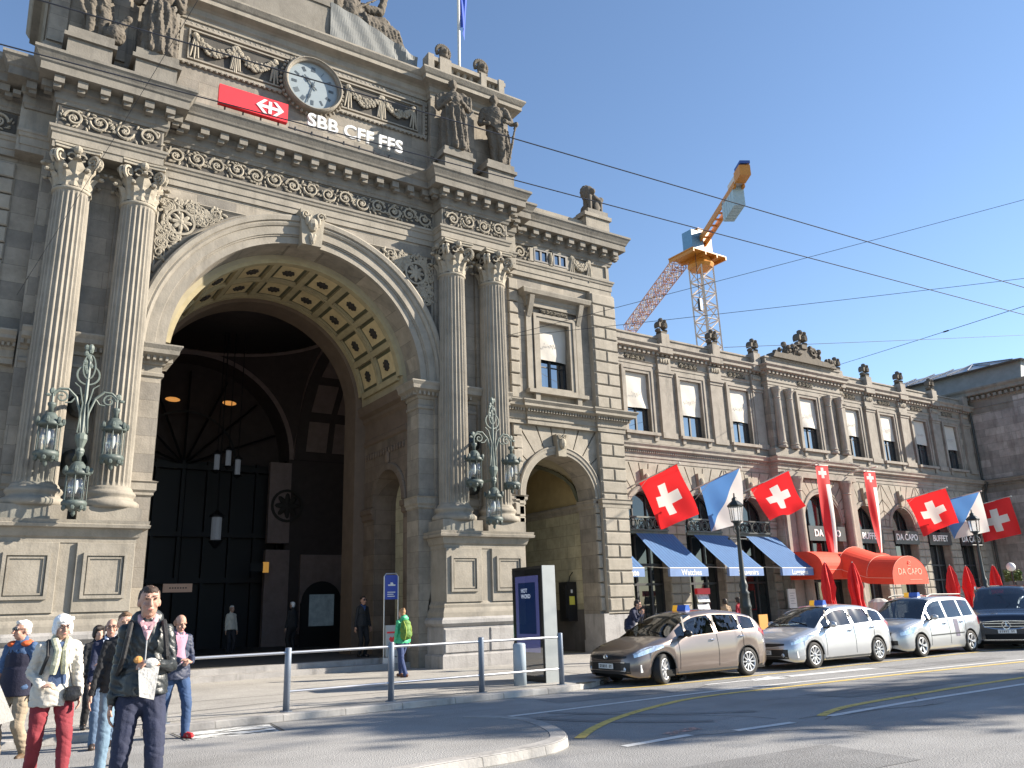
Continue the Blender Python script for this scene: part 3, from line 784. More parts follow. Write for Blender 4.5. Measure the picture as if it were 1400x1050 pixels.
def rustic_rows(m, x0, x1, z0, z1, y0, y1, row=.5, L=.62, g=.022, c=.03):
    n = max(1,round((z1-z0)/row)); h=(z1-z0)/n
    for i in range(n):
        za=z0+i*h+g; zb=z0+(i+1)*h-g; W=x1-x0
        if W < L*1.15: cuts=[x0,x1]
        else:
            k=max(1,round(W/L)); cuts=[x0+W*j/k for j in range(k+1)] if i%2==0 or k==1 else [x0]+[x0+W*(j+.5)/k for j in range(k)]+[x1]
        if i%2==1 and k_full and W<1.4: cuts=[x0,x1]
        for a,b in zip(cuts,cuts[1:]):
            if b-a>.05: m.cbox(a+g*(a>x0+1e-3),b-g*(b<x1-1e-3),y0,y1,za,zb,c)
k_full=True
def voussoirs(m, xc, zs_, r, bw, zt, n, y0, y1, g=.02):
    for i in range(n):
        a=pi*i/n; b=pi*(i+1)/n
        def edge(t):
            dx=cos(t); dz=sin(t); s1=bw/abs(dx) if abs(dx)>1e-6 else 1e9; s2=(zt-zs_)/dz if dz>1e-6 else 1e9
            return min(s1,s2)
        pts=[]
        A=a+g/ r; B=b-g/r
        inn=[(r,A),(r,(A+B)/2),(r,B)]
        ca=atan2(zt-zs_,bw); out=[(edge(B),B)]
        for cc in (pi-ca,ca):
            if A<cc<B: out.append((edge(cc),cc))
        out.append((edge(A),A))
        poly=[(xc+q*cos(t),zs_+q*sin(t)) for q,t in inn+out]
        m.prism(poly,y0,y1)

# ---- flanking pavilions of the portal -----------------------------------
def pavilion(T, lit):
    Y=23.0; xc=17.3
    m=MB(STONE); m.T=T
    m.wall(14.7,20.25,.12,8.0,Y,[('a',xc,1.55,.12,5.45)],28)
    m.wall(14.7,20.25,8.0,13.7,Y,[('r',16.6,18.1,9.4,12.05)])
    m.quad((20.25,Y,.12),(20.25,27.2,.12),(20.25,27.2,13.7),(20.25,Y,13.7))
    for a_,b_,c_,d_ in ((16.6,18.1,9.4,12.05),):
        for x in (a_,b_): m.quad((x,Y,c_),(x,Y+.35,c_),(x,Y+.35,d_),(x,Y,d_))
        m.quad((a_,Y,d_),(b_,Y,d_),(b_,Y+.35,d_),(a_,Y+.35,d_))
    m.arc(xc,5.45,[(1.55,Y),(1.55,23.9)],0,pi,28,False)
    for x in (xc-1.55,xc+1.55): m.quad((x,Y,.12),(x,23.9,.12),(x,23.9,5.45),(x,Y,5.45))
    obj('pavilion_wall', m, ST)
    r=MB(RUST); r.T=T
    rustic_rows(r,19.1,20.27,1.5,8.0,22.7,23.05,.46,.6)
    rustic_rows(r,19.1,20.27,8.9,13.55,22.7,23.05,.46,.6)
    rustic_rows(r,15.34,15.72,4.3,8.0,22.9,23.05,.46,.6); rustic_rows(r,15.34,15.74,8.9,13.5,22.9,23.05,.46,.6)
    r.box(19.06,20.25,22.76,23.02,1.4,8.05); r.box(19.06,20.25,22.76,23.02,8.7,13.6)
    voussoirs(r,xc,5.45,1.86,1.78,8.0,13,22.93,23.05)
    for i in range(8): 
        z=1.52+i*.49
        if z<5.2: r.cbox(18.86,19.06,22.9,23.05,z+.02,z+.47,.03)
    for i in range(3): z=4.32+i*.4; r.cbox(15.5,15.74,22.9,23.05,z,z+.38,.02)
    obj('rusticated_quoins', r, ST)
    g=MB(GRANITE); g.T=T
    g.box(18.82,20.42,22.72,23.92,.12,.55); g.box(18.83,20.36,22.76,23.87,.55,1.44); g.box(14.7,15.76,22.8,23.2,.12,1.44)
    obj('granite_base', g, ST)
    t=MB(TRIM); t.T=T
    t.arc(xc,5.45,[(1.545,Y+.02),(1.545,22.86),(1.66,22.86),(1.66,22.83),(1.76,22.83),(1.8,22.8),(1.84,22.82),(1.85,Y)],0,pi,36)
    for pa in ([(14.9,Y),(xc-1.55,Y),(xc-1.55,23.9)],[(xc+1.55,23.9),(xc+1.55,Y),(19.08,Y)],[(19.06,23),(19.06,22.74),(20.3,22.74),(20.3,24)]):
        t.sweep([(0,5.12),(.05,5.16),(.05,5.26),(.1,5.32),(.1,5.42),(.14,5.46),(0,5.5)],pa)
    st=[(14.8,22.85),(15.9,22.85),(15.9,22.78),(19.0,22.78),(19.0,22.68),(20.3,22.68),(20.3,27.2)]
    t.sweep([(-.2,7.98),(.02,7.98),(.02,8.12),(.06,8.15),(.06,8.32),(.1,8.36),(.12,8.46),(.2,8.5),(.34,8.56),(.34,8.64),(.42,8.74),(.42,8.78),(-.2,8.86)],st)
    t.dent(st,.12,.22,8.4,8.5,.06,.12)
    t.frame(16.66,18.04,9.46,12.0,.2,22.9,23.02); t.frame(16.5,18.2,9.4,12.16,.12,22.86,23.02)
    t.sweep([(0,12.5),(.04,12.52),(.04,12.7),(.08,12.74),(.1,12.84),(.3,12.92),(.34,13.06),(.34,13.1),(-.02,13.16)],[(16.1,23.0),(16.1,22.88),(18.6,22.88),(18.6,23.0)])
    for x in (16.2,18.5):
        t.box(x-.13,x+.13,22.9,23.02,9.25,12.3); t.prism([(22.88,12.9),(22.6,12.86),(22.7,12.55),(22.84,12.2),(22.88,12.1)],x-.1,x+.1,'x')
    t.box(16.0,18.7,22.72,23.02,9.16,9.3); t.box(16.3,16.5,22.78,23.02,8.9,9.16); t.box(18.2,18.4,22.78,23.02,8.9,9.16)
    for x in (16.4,17.275,18.15): t.box(x-.09,x+.09,22.84,22.93,14.3,14.94)
    for z in (14.28,14.9): t.box(16.3,18.25,22.84,22.93,z,z+.06)
    t.frame(19.3,20.05,14.36,14.86,.06,22.86,22.93)
    t.box(14.8,20.8,22.9,24.5,16.12,16.35); t.box(15.4,20.0,23.0,24.4,16.3,16.75); t.box(19.1,20.3,22.75,23.6,16.3,17.0); t.box(19.0,20.4,22.68,23.66,16.9,17.06)
    t.box(14.9,20.4,22.95,27.2,16.05,16.2)
    obj('pavilion_trim', t, ST)
    q=MB(RELIEF); q.T=T
    rinceau(q,15.5,16.25,14.34,14.88,22.9); garland(q,18.3,19.15,14.86,.3,22.9,random.Random(4)); q.ball((17.275,22.82,14.62),(.08,.08,.25))
    rinceau(q,16.75,17.95,12.3,12.46,22.88)
    q.prism([(xc-.17,6.9),(xc+.17,6.9),(xc+.24,7.7),(xc-.24,7.7)],22.7,23.0); q.ball((xc,22.66,7.36),(.14,.12,.2))
    for s_ in (-1,1): spiral(q,xc+s_*.12,7.62,.1,22.7,1.4,s_,0,.03,16)
    obj('carved_ornament', q, ST)
    window(17.35,23.35,9.4,12.05,1.5,.55 if lit else 0,T)
    for x in (16.825,17.725): window(x,22.885,14.36,14.88,.65,0,T,False)
    # passage room behind the arch
    p=MB(PGREEN); p.T=T
    p.wall(23.9,28.2,.12,5.4,19.0,[],1,'x'); p.wall(23.9,28.2,.12,5.4,15.3,[],1,'x'); p.wall(15.3,19.0,.12,5.4,28.2,[],1)
    p.wall(15.3,19.1,.12,7.3,23.905,[('a',xc,1.55,.12,5.45)],24)
    p.quad((15.3,23.9,.125),(19,23.9,.125),(19,28.2,.125),(15.3,28.2,.125))
    obj('passage_room', p, ST)
    p=MB(VAULTY); p.T=T; p.smooth=True; vs=[]; n=24
    for i in range(n+1):
        for j in range(n+1):
            u=-1+2*i/n; w_=-1+2*j/n; z=5.4+1.75*max(sqrt(max(0,1-u*u)),sqrt(max(0,1-w_*w_))); vs.append((17.15+u*1.85,26.05+w_*2.15,z))
    p.add(vs,[(i*(n+1)+j,(i+1)*(n+1)+j,(i+1)*(n+1)+j+1,i*(n+1)+j+1) for i in range(n) for j in range(n)])
    p.smooth=False; p.use(mat('lunette ochre '+str(lit),(.36,.28,.14),.8,var=.15)); p.arc(17.15,5.4,[(.001,28.18),(1.9,28.18)],0,pi,24,False)
    p.arc(26.05,5.4,[(.001,15.33),(2.1,15.33)],0,pi,24,False,'x'); p.arc(26.05,5.4,[(.001,18.97),(2.1,18.97)],0,pi,24,False,'x')
    obj('groin_vault', p, ST)
    p=MB(VAULTG); p.T=T
    for sx in (-1,1):
        pts=[]
        for i in range(21):
            u=-1+2*i/20; z=5.4+1.72*sqrt(max(0,1-u*u)); pts.append((17.15+u*1.82,26.05+sx*u*2.1,z-.02))
        p.tube(pts,.09,4)
    p.arc(17.15,5.4,[(1.5,28.15),(1.62,28.15)],0,pi,24,False); p.arc(17.15,6.1,[(.38,28.14),(.46,28.14)],0,2*pi,20,False)
    p.use(BROWN); p.arc(17.15,6.1,[(.001,28.13),(.36,28.13)],0,2*pi,20,False)
    p.use(TRIM)
    for pa in ([(15.3,28.2),(15.3,23.92)][::-1],[(15.3,28.2),(19.0,28.2)],[(19.0,28.2),(19.0,23.92)]):
        p.sweep([(0,5.1),(.06,5.15),(.06,5.25),(.14,5.32),(.14,5.4),(0,5.45)],pa)
    p.use(stone('grey dado '+str(lit),(.13,.12,.11),(.1,.095,.09),bw=0,dirt=.6))
    p.box(15.28,15.34,23.92,28.2,.13,1.6); p.box(18.96,19.02,23.92,28.2,.13,1.6); p.box(15.3,19,28.15,28.22,.13,1.6)
    obj('passage_trim', p, ST)
pavilion(None, True); pavilion(mir, False)
# ---- arcaded wing --------------------------------------------------------
YG = 27.0; BAYS = [21.6,25.1,28.6,32.1,37.0,41.6,45.1,48.6,52.1]
m = MB(WINGS); 
m.wall(20.2,33.9,.12,8.1,YG,[('a',x,1.15,.12,5.5) for x in BAYS[:4]],24); m.wall(40.1,55,.12,8.1,YG,[('a',x,1.15,.12,5.5) for x in BAYS[5:]],24)
m.wall(33.9,40.1,.12,8.1,26.5,[('a',37.0,1.5,.12,5.5)],28)
m.wall(20.2,33.9,8.1,13.2,YG,[('r',x-.72,x+.72,9.4,12.2) for x in BAYS[:4]]); m.wall(40.1,55,8.1,13.2,YG,[('r',x-.72,x+.72,9.4,12.2) for x in BAYS[5:]])
m.wall(33.9,40.1,8.1,13.2,26.5,[('r',36.28,37.72,9.4,12.2)])
for x in (33.9,40.1): m.quad((x,26.5,.12),(x,27,.12),(x,27,13.2),(x,26.5,13.2))
for x in BAYS:
    c = x==37.0; y = 26.5 if c else YG; r = 1.5 if c else 1.15
    m.arc(x,5.5,[(r,y),(r,y+.55)],0,pi,24,False)
    for q in (x-r,x+r): m.quad((q,y,.12),(q,y+.55,.12),(q,y+.55,5.5),(q,y,5.5))
    for q in (x-.72,x+.72): m.quad((q,y,9.4),(q,y+.3,9.4),(q,y+.3,12.2),(q,y,12.2))
    m.quad((x-.72,y,12.2),(x+.72,y,12.2),(x+.72,y+.3,12.2),(x-.72,y+.3,12.2))
m.box(20.3,55,27.6,33,13.0,13.6)
obj('wing_wall', m, ST)
WP = [(20.3,YG),(33.9,YG),(33.9,26.5),(40.1,26.5),(40.1,YG),(55,YG)]
t = MB(WINGT)
t.sweep([(-.1,7.96),(.03,7.98),(.03,8.14),(.07,8.17),(.07,8.34),(.1,8.38),(.12,8.46),(.3,8.54),(.3,8.62),(.38,8.72),(.38,8.76),(0,8.84)],WP)
t.sweep([(0,8.84),(.12,8.84),(.12,9.2),(.06,9.26),(0,9.3)],WP)
t.sweep([(-.1,12.5),(.02,12.5),(.02,12.62),(.05,12.63),(.05,12.74),(.1,12.8),(.0,12.83),(0,13.12),(.04,13.14),(.06,13.2),(.06,13.3),(.12,13.34),(.34,13.4),(.34,13.52),(.44,13.62),(.44,13.68),(.08,13.74),(.08,14.06),(.14,14.08),(.14,14.16),(-.3,14.18)],WP)
t.dent(WP,.06,.22,13.2,13.34,.15,.3,.1); t.dent(WP,.1,.18,8.38,8.47,.06,.12,.1); obj('wing_cornice', t, ST)
t = MB(WINGT); q = MB(RELIEF); rnd=random.Random(8)
for x in [23.35,26.85,30.35,33.45,40.55,43.35,46.85,50.35,54.0]:
    w_ = .36 if x in (33.45,40.55) else .42
    t.box(x-w_,x+w_,26.84,YG+.01,9.2,12.42); t.box(x-w_-.05,x+w_+.05,26.78,YG,9.15,9.42); t.box(x-w_-.04,x+w_+.04,26.8,YG,12.2,12.34); t.box(x-w_-.08,x+w_+.08,26.74,YG,12.34,12.49)
    t.box(x-w_,x+w_,26.84,YG,12.5,13.15); t.box(x-w_,x+w_,26.6,YG,13.3,13.75)
    for k in range(4): q.ball((x-.24+.16*k,26.8,12.95),(.08,.05,.12),6,4)
    t.box(x-.26,x+.26,26.6,27.1,13.75,14.3)
for x in BAYS:
    c = x==37.0; y = 26.5 if c else YG; r = 1.5 if c else 1.15
    t.frame(x-.72,x+.72,9.4,12.2,.2,y-.09,y+.02); t.frame(x-.86,x+.86,9.32,12.34,.12,y-.13,y+.02)
    t.box(x-1.05,x+1.05,y-.3,y,9.2,9.34); t.box(x-.95,x-.75,y-.2,y,8.95,9.2); t.box(x+.75,x+.95,y-.2,y,8.95,9.2)
    t.arc(x,5.5,[(r-.003,y+.02),(r-.003,y-.07),(r+.1,y-.07),(r+.1,y-.1),(r+.2,y-.12),(r+.24,y-.08),(r+.25,y)],0,pi,28)
    rinceau(q,x-.62,x+.62,12.85,13.1,y,.3,rnd)
    if c:
        for xx in (34.35,35.35,38.65,39.65):
            t.lathe([(.27,9.25),(.27,9.36),(.22,9.42),(.26,9.48),(.215,9.56),(.18,11.85),(.21,11.9),(.18,11.95),(.19,12.12),(.24,12.3),(.26,12.33),(.26,12.48)],(xx,y-.12,0),14)
            t.lathe([(.4,.9),(.4,1.2),(.31,1.35),(.28,1.5),(.235,7.0),(.27,7.05),(.24,7.1),(.3,7.4),(.38,7.62),(.38,7.75)],(34.95 if xx<37 else 39.05,y-.2,0),18) if xx in (35.35,38.65) else t.box(xx-.35,xx+.35,y-.12,y,1.0,7.9)
        t.box(34,40,y-.28,y,7.75,8.0)
    else:
        for xa,xb in ((x-1.75,x-1.15),(x+1.15,x+1.75)):
            t.sweep([(0,5.14),(.06,5.18),(.06,5.3),(.12,5.36),(.12,5.46),(0,5.52)],[(xa,YG),(xb,YG)])
obj('wing_trim', t, ST); obj('wing_relief', q, ST)
t = MB(RUST)
for x in BAYS:
    if x==37.0: 
        voussoirs(t,x,5.5,1.78,2.3,7.7,15,26.42,26.52); continue
    voussoirs(t,x,5.5,1.42,1.72,7.9,13,26.94,27.02)
    for xa,xb in ((x-1.74,x-1.17),(x+1.17,x+1.74)): rustic_rows(t,xa,xb,1.25,5.14,26.93,27.02,.44,.6)
    q2=MB(RELIEF); q2.prism([(x-.14,6.7),(x+.14,6.7),(x+.2,7.6),(x-.2,7.6)],26.78,27); q2.ball((x,26.76,7.2),(.12,.1,.2)); obj('small_keystone', q2, ST)
obj('rusticated_pier', t, ST)
g = MB(GRANITE)
edges=[20.3]+[v_ for x in BAYS for v_ in (x-(1.5 if x==37 else 1.15), x+(1.5 if x==37 else 1.15))]+[55]
for a,b in zip(edges[::2],edges[1::2]): g.box(a+.002,b-.002,26.85 if not 33<a<40 else 26.3,27.1,.12,1.25)
obj('granite_plinth', g, ST)
# roof finials: lyre shaped antefixes
def finial(x,y,z,s=1):
    f=MB(STAT); f.box(x-.2*s,x+.2*s,y-.2*s,y+.2*s,z,z+.2*s); f.arc(x,z+.56*s,[(.14*s,y-.16*s),(.3*s,y-.2*s),(.3*s,y+.2*s),(.14*s,y+.16*s),(.14*s,y-.16*s)],-.5,pi+.5,16)
    f.ball((x,y-.05,z+.56*s),(.1*s,.2*s,.12*s))
    for s_ in (-1,1): f.ball((x+s_*.24*s,y,z+.28*s),(.13*s,.2*s,.12*s)); f.ball((x+s_*.14*s,y-.15*s,z+.8*s),(.09*s,.12*s,.1*s))
    f.ball((x,y,z+.92*s),(.1*s,.15*s,.09*s)); return f
for x in [23.35,26.85,30.35,33.45,40.55,43.35,46.85,50.35]: obj('roof_finial', finial(x,26.85,14.25,.92), ST)
f = finial(37.0,26.4,14.95,1.15); rnd=random.Random(4)
f.prism([(34.3,14.15),(39.7,14.15),(39.5,14.45),(34.5,14.45)],26.2,26.8); f.prism([(35.4,14.45),(38.6,14.45),(37.7,14.7),(37.5,15.0),(36.5,15.0),(36.3,14.7)],26.25,26.75)
for s_ in (-1,1):
    for i in range(26):
        u=rnd.random(); f.ball((37+s_*(.4+u*2.0),26.3+rnd.uniform(-.1,.2),14.5+rnd.uniform(0,.75)*(1-u)),(rnd.uniform(.08,.17),.13,rnd.uniform(.08,.15)),6,4)
    f.lathe([(.05,14.5),(.12,14.7),(.07,14.85),(.16,15.0),(.13,15.15),(.02,15.2)],(37+s_*1.5,26.4,0),8)
    spiral(f,37+s_*.75,14.85,.28,26.25,1.5,s_,0,.07)
obj('roof_cartouche', f, ST)
# upper windows of the wing
for i,x in enumerate(BAYS[1:]): window(x, YG+.22 if x!=37 else 26.72, 9.4, 12.2, 1.44, [.6,.62,.6,.58,.56,.55,.54,.56][i])
# ground floor glazing
SHOP = mat('shop window glass',(.015,.02,.022),.04,var=0,spec=1.)
for i,x in enumerate(BAYS):
    c=x==37; r=1.5 if c else 1.15; y=(26.5 if c else YG)+.5
    s=MB(WINFR)
    for a in (-1,-.36,.36,1): s.box(x+a*r-.06,x+a*r+.06,y-.08,y+.02,.12,5.5)
    for z in (2.5,3.35,4.7): s.box(x-r,x+r,y-.085,y+.02,z,z+.1)
    s.box(x-r,x+r,y-.1,y,.12,.62); s.arc(x,5.5,[(r-.1,y-.06),(r,y-.06),(r,y+.02)],0,pi,24,False)
    for a in (-.36,.36): s.box(x+a*r-.03,x+a*r+.03,y-.06,y+.02,5.5,5.5+r*.9)
    S=obj('shop_window', s, ST)
    p=MB(SHOP); p.box(x-r,x+r,y,y+.02,.15,5.5); p.arc(x,5.5,[(.001,y),(r,y)],0,pi,24,False); obj('pane', p, S)
    if i in (1,2,3):
        b=MB(VERD if i<3 else IRON); yy=26.86
        for z in (4.84,5.4): b.box(x-1.14,x+1.14,yy-.05,yy+.05,z,z+.07)
        for k in range(5):
            cx=x-.92+k*.46; b.tube([(cx+.2*cos(a),yy,5.15+.23*sin(a)) for a in [j*pi/8 for j in range(17)]],.025,5); b.tube([(cx+.12*cos(a),yy-.02,5.15+.13*sin(a)) for a in [j*pi/6 for j in range(13)]],.018,4)
        b.box(x-1.14,x+1.14,26.9,27.3,4.72,4.84); obj('balcony_rail', b, ST)
# ---- projecting end block -------------------------------------------------
m = MB(DARKST); m.box(55,75,23.2,45,.12,14.3); m.box(54.9,75.1,23.1,45,.12,1.6)
m.box(54.94,55.2,23.12,24.1,1.6,13.9)
obj('end_block_wall', m, ST)
t = MB(CORN); EP=[(75,45),(55,45),(55,23.2),(75,23.2)]
EP=[(55,45),(55,23.2),(75,23.2)]
t.sweep([(-.1,7.95),(.03,7.98),(.03,8.3),(.1,8.38),(.12,8.46),(.3,8.54),(.3,8.62),(.38,8.72),(.38,8.76),(0,8.84)],EP)
t.sweep([(-.1,13.2),(.03,13.2),(.03,13.5),(.08,13.55),(.02,13.6),(.02,14.0),(.1,14.1),(.1,14.35),(.5,14.42),(.5,14.62),(.62,14.75),(.62,14.85),(-.2,15.0)],EP)
t.dent(EP,.1,.36,14.12,14.32,.18,.36); t.dent(EP,.1,.18,8.38,8.47,.06,.12)
obj('end_block_cornice', t, ST)
t = MB(COPPER); t.prism([(55.1,15.0),(75,15.0),(75,16.2),(55.5,16.2)],23.4,44); obj('end_block_attic', t, ST)
t = MB(LEAD); t.add([(54.9,23.1,16.2),(75,23.1,16.2),(75,44,16.2),(54.9,44,16.2),(59,28,17.6),(75,28,17.6),(75,40,17.6),(59,40,17.6)],[(0,1,5,4),(3,0,4,7),(4,5,6,7),(0,1,2,3)])
for i in range(14):
    y=23.6+i*1.45; t.tube([(54.88,y,16.24),(58.9,max(28,min(40,y)),17.64)],.045,4)
obj('end_block_roof', t, ST)
t = MB(LEAD); t.add([(50,48,15.5),(90,48,15.5),(90,60,21),(56,60,21)],[(0,1,2,3)]); t.use(WHITE)
for i in range(9): t.obox((54+i*3.4,53.4,18.1),(1.1,0,0),(0,.5,.229),(0,-.02,.05))
t.use(IRON)
for i in range(14): t.tube([(52+i*3,54+ .0,18.3),(52+i*3,54,19.6)],.04,4)
t.tube([(51,54,19.6),(92,54,19.6)],.03,4); t.tube([(51,54,19.0),(92,54,19.0)],.03,4)
t.tube([(68,52,18),(68,52,22.6)],[.25,.03],6); t.ball((68,52,20),.3)
obj('train_shed_roof', t, ST)
for x in (58.5,62.5,66.5,70.5):
    window(x,23.15,9.6,12.2,1.5,.4); window(x,23.15,2.2,6.2,1.6,0)
    t=MB(CORN); t.frame(x-.75,x+.75,9.6,12.2,.25,23.06,23.21); t.frame(x-.8,x+.8,2.2,6.2,.25,23.06,23.21); t.box(x-1.1,x+1.1,22.95,23.2,12.5,12.7); obj('window_surround', t, ST)
t = MB(IRON); t.tube([(54.75,26.8,13.3),(54.75,26.8,8.9),(54.7,26.5,8.6),(54.75,26.8,8.0),(54.75,26.8,.2)],.07,8); obj('downpipe', t, ST)
# ---- ground ----------------------------------------------------------------
def asphalt(name, c, var=.25, patch=.25):
    m = mat(name, c, .85, var=var, vs=.35); nt=m.node_tree; N=nt.nodes; L=nt.links; b=N['Principled BSDF']; b.inputs['Specular IOR Level'].default_value=.3
    tc=[n for n in N if n.type=='TEX_COORD'][0]; src=b.inputs['Base Color'].links[0].from_socket
    n=N.new('ShaderNodeTexNoise'); n.inputs['Scale'].default_value=70; n.inputs['Detail'].default_value=3; L.new(tc.outputs['Object'],n.inputs['Vector'])
    v=N.new('ShaderNodeTexVoronoi'); v.inputs['Scale'].default_value=55; L.new(tc.outputs['Object'],v.inputs['Vector'])
    r=N.new('ShaderNodeMapRange'); r.inputs['From Min'].default_value=.3; r.inputs['From Max'].default_value=.7; r.inputs['To Min'].default_value=.6; r.inputs['To Max'].default_value=1.45
    L.new(n.outputs['Fac'],r.inputs['Value'])
    x=N.new('ShaderNodeMix'); x.data_type='RGBA'; x.blend_type='MULTIPLY'; x.inputs[0].default_value=1; L.new(src,x.inputs[6]); L.new(r.outputs[0],x.inputs[7])
    mp=N.new('ShaderNodeMapping'); mp.inputs['Scale'].default_value=(.25,1.2,1); L.new(tc.outputs['Object'],mp.inputs[0])
    n2=N.new('ShaderNodeTexNoise'); n2.inputs['Scale'].default_value=1.1; n2.inputs['Detail'].default_value=5; n2.inputs['Roughness'].default_value=.7; L.new(mp.outputs[0],n2.inputs['Vector'])
    r2=N.new('ShaderNodeMapRange'); r2.inputs['From Min'].default_value=.5; r2.inputs['From Max'].default_value=.72; r2.inputs['To Max'].default_value=patch; L.new(n2.outputs['Fac'],r2.inputs['Value'])
    x2=N.new('ShaderNodeMix'); x2.data_type='RGBA'; x2.inputs[7].default_value=(c[0]*.45,c[1]*.45,c[2]*.45,1); L.new(r2.outputs[0],x2.inputs[0]); L.new(x.outputs[2],x2.inputs[6]); L.new(x2.outputs[2],b.inputs['Base Color'])
    bp=N.new('ShaderNodeBump'); bp.inputs['Strength'].default_value=.55; bp.inputs['Distance'].default_value=.012; L.new(v.outputs['Distance'],bp.inputs['Height']); L.new(bp.outputs['Normal'],b.inputs['Normal'])
    return m
ROADM=asphalt('worn road asphalt',(.25,.249,.247),.28,.35); PAVEM=asphalt('pavement asphalt',(.34,.325,.3),.22,.3); ISLM=asphalt('island asphalt',(.27,.266,.26),.25,.35)
KERB=stone('granite kerb',(.46,.44,.4),(.36,.345,.32),bw=1.1,bh=5,mortar=.012,dirt=.45)
SEAM=mat('dark asphalt joint',(.05,.048,.045),.8)
def worn(name,c,lo=.42,hi=.55,sc=3.5,wx=1):
    m=mat(name,c,.75,var=.12,vs=6); nt=m.node_tree; N=nt.nodes; L=nt.links; b=N['Principled BSDF']; out=N['Material Output']
    tc=[n for n in N if n.type=='TEX_COORD'][0]; mp=N.new('ShaderNodeMapping'); mp.inputs['Scale'].default_value=(wx,1,1); L.new(tc.outputs['Object'],mp.inputs[0])
    n=N.new('ShaderNodeTexNoise'); n.inputs['Scale'].default_value=sc; n.inputs['Detail'].default_value=8; n.inputs['Roughness'].default_value=.75; L.new(mp.outputs[0],n.inputs['Vector'])
    r=N.new('ShaderNodeMapRange'); r.inputs['From Min'].default_value=lo; r.inputs['From Max'].default_value=hi; L.new(n.outputs['Fac'],r.inputs['Value'])
    t=N.new('ShaderNodeBsdfTransparent'); mx=N.new('ShaderNodeMixShader'); L.new(r.outputs[0],mx.inputs[0]); L.new(t.outputs[0],mx.inputs[1]); L.new(b.outputs[0],mx.inputs[2]); L.new(mx.outputs[0],out.inputs[0]); return m
g=MB(ROADM); g.quad((-600,-600,0),(900,-600,0),(900,900,0),(-600,900,0)); struct('road', g)
import bisect
def smoothline(P,n=8):
    P=[Vector(p) for p in P]; o=[]
    for i in range(len(P)-1):
        p0=P[max(i-1,0)];p1=P[i];p2=P[i+1];p3=P[min(i+2,len(P)-1)]
        for k in range(n):
            t=k/n; o.append(.5*((2*p1)+(p2-p0)*t+(2*p0-5*p1+4*p2-p3)*t*t+(3*p1-p0-3*p2+p3)*t**3))
    o.append(P[-1]); return o
kl=[(-60,14.5),(-20,14.5),(2.2,14.5)]+[tuple(p) for p in smoothline([(2.2,14.5),(6,14.45),(9.8,14.43),(10.9,14.5),(11.9,14.85),(12.8,15.55),(13.5,16.1),(14.6,16.3)],6)[1:]]+[(30,16.3),(90,16.3)]
pv=MB(PAVEM); n=len(kl); pv.add([(x,y+.16,.12) for x,y in kl]+[(x,90,.12) for x,y in kl],[(i,i+1,n+i+1,n+i) for i in range(n-1)]); struct('pavement', pv)
kb=MB(KERB); kb.sweep([(-.2,.05),(-.2,.124),(-.015,.124),(0,.11),(.012,-.02)],kl); struct('kerb', kb)
isl=smoothline([(-9,4.5),(-3,6.2),(1,7.9),(4.3,8.5),(5.7,8.62),(6.5,8.85),(6.95,9.35),(7.3,10.2),(7.42,11.0),(7.1,11.7),(6.3,12.1),(4.6,12.45),(2,12.6),(-9,12.8)],7)
im=MB(ISLM); im.add([(p.x,p.y,.115) for p in isl],[tuple(range(len(isl)))]); struct('traffic_island', im)
ik=MB(KERB); ik.sweep([(-.22,.05),(-.22,.122),(-.02,.122),(0,.105),(.02,-.02)],[tuple(p) for p in isl if p.x>-8.9 and p.x<99][:-24]); struct('island_kerb', ik)
def stripe(mb,pts,w,z=.006,dash=None):
    pts=smoothline(pts,8); L=[];R_=[]
    for i,p in enumerate(pts):
        d=(pts[min(i+1,len(pts)-1)]-pts[max(i-1,0)]).normalized(); n_=Vector((-d.y,d.x)); L.append(p+n_*w/2); R_.append(p-n_*w/2)
    k=len(pts); mb.add([(p.x,p.y,z) for p in L+R_],[(i,i+1,k+i+1,k+i) for i in range(k-1)])
WM=worn('worn white road paint',(.58,.58,.57),.3,.42,9); YM=worn('worn yellow road paint',(.62,.45,.12),.34,.46,7)
m=MB(WM); stripe(m,[(5.9,12.3),(7.86,12.1),(12.5,12.2),(17,11.95),(23.6,11.4),(60,8.2)],.13); stripe(m,[(7.25,8.53),(8.5,8.6)],.14); stripe(m,[(9.2,8.42),(10.35,8.36)],.14); stripe(m,[(11.25,8.4),(14,8.5),(17.6,8.48),(40,8.3)],.14)
stripe(m,[(13.7,13.28),(16.3,13.1)],.12); stripe(m,[(15.2,13.2),(19.2,12.9)],.3); m.add([(14.9,13.02,.0065),(16.0,13.5,.0065),(15.9,12.8,.0065)],[(0,1,2)]); struct('white_road_marking', m)
m=MB(YM); stripe(m,[(7.25,9.45),(8.0,10.05),(9.03,10.68),(10.47,11.3),(11.95,11.68),(14.7,11.62),(22.9,11.05),(60,7.7)],.15,.0065); stripe(m,[(11.2,8.5),(11.7,8.7),(12.68,8.92),(15,9.05),(18.9,9.1),(40,9.0)],.15,.0065); stripe(m,[(11.6,14.35),(13.2,13.95),(20,13.85),(32,13.75)],.11,.0065); struct('yellow_road_marking', m)
m=MB(worn('worn white hatched paint',(.7,.7,.67),.45,.52,4.5,.35)); m.quad((3.15,12.75,.0122),(4.25,12.6,.0122),(4.5,14.3,.0122),(3.1,14.35,.0122)); struct('worn_white_patch', m)
m=MB(SEAM)
for P in ([(-10,15.02),(3,15.0),(11,14.95)],[(2.2,15.9),(6,16.6),(10,16.3)],[(3.0,14.42),(3.05,12.7)],[(4.55,14.4),(4.35,12.5)]): stripe(m,P,.03,.1235 if P[0][1]>14.45 else .0135)
for P in ([(-2,17.8),(4,18.1),(9,17.6)],[(12.9,16.5),(13.4,20)],[(8,17.9),(12.9,18.2)]): stripe(m,P,.025,.1235)
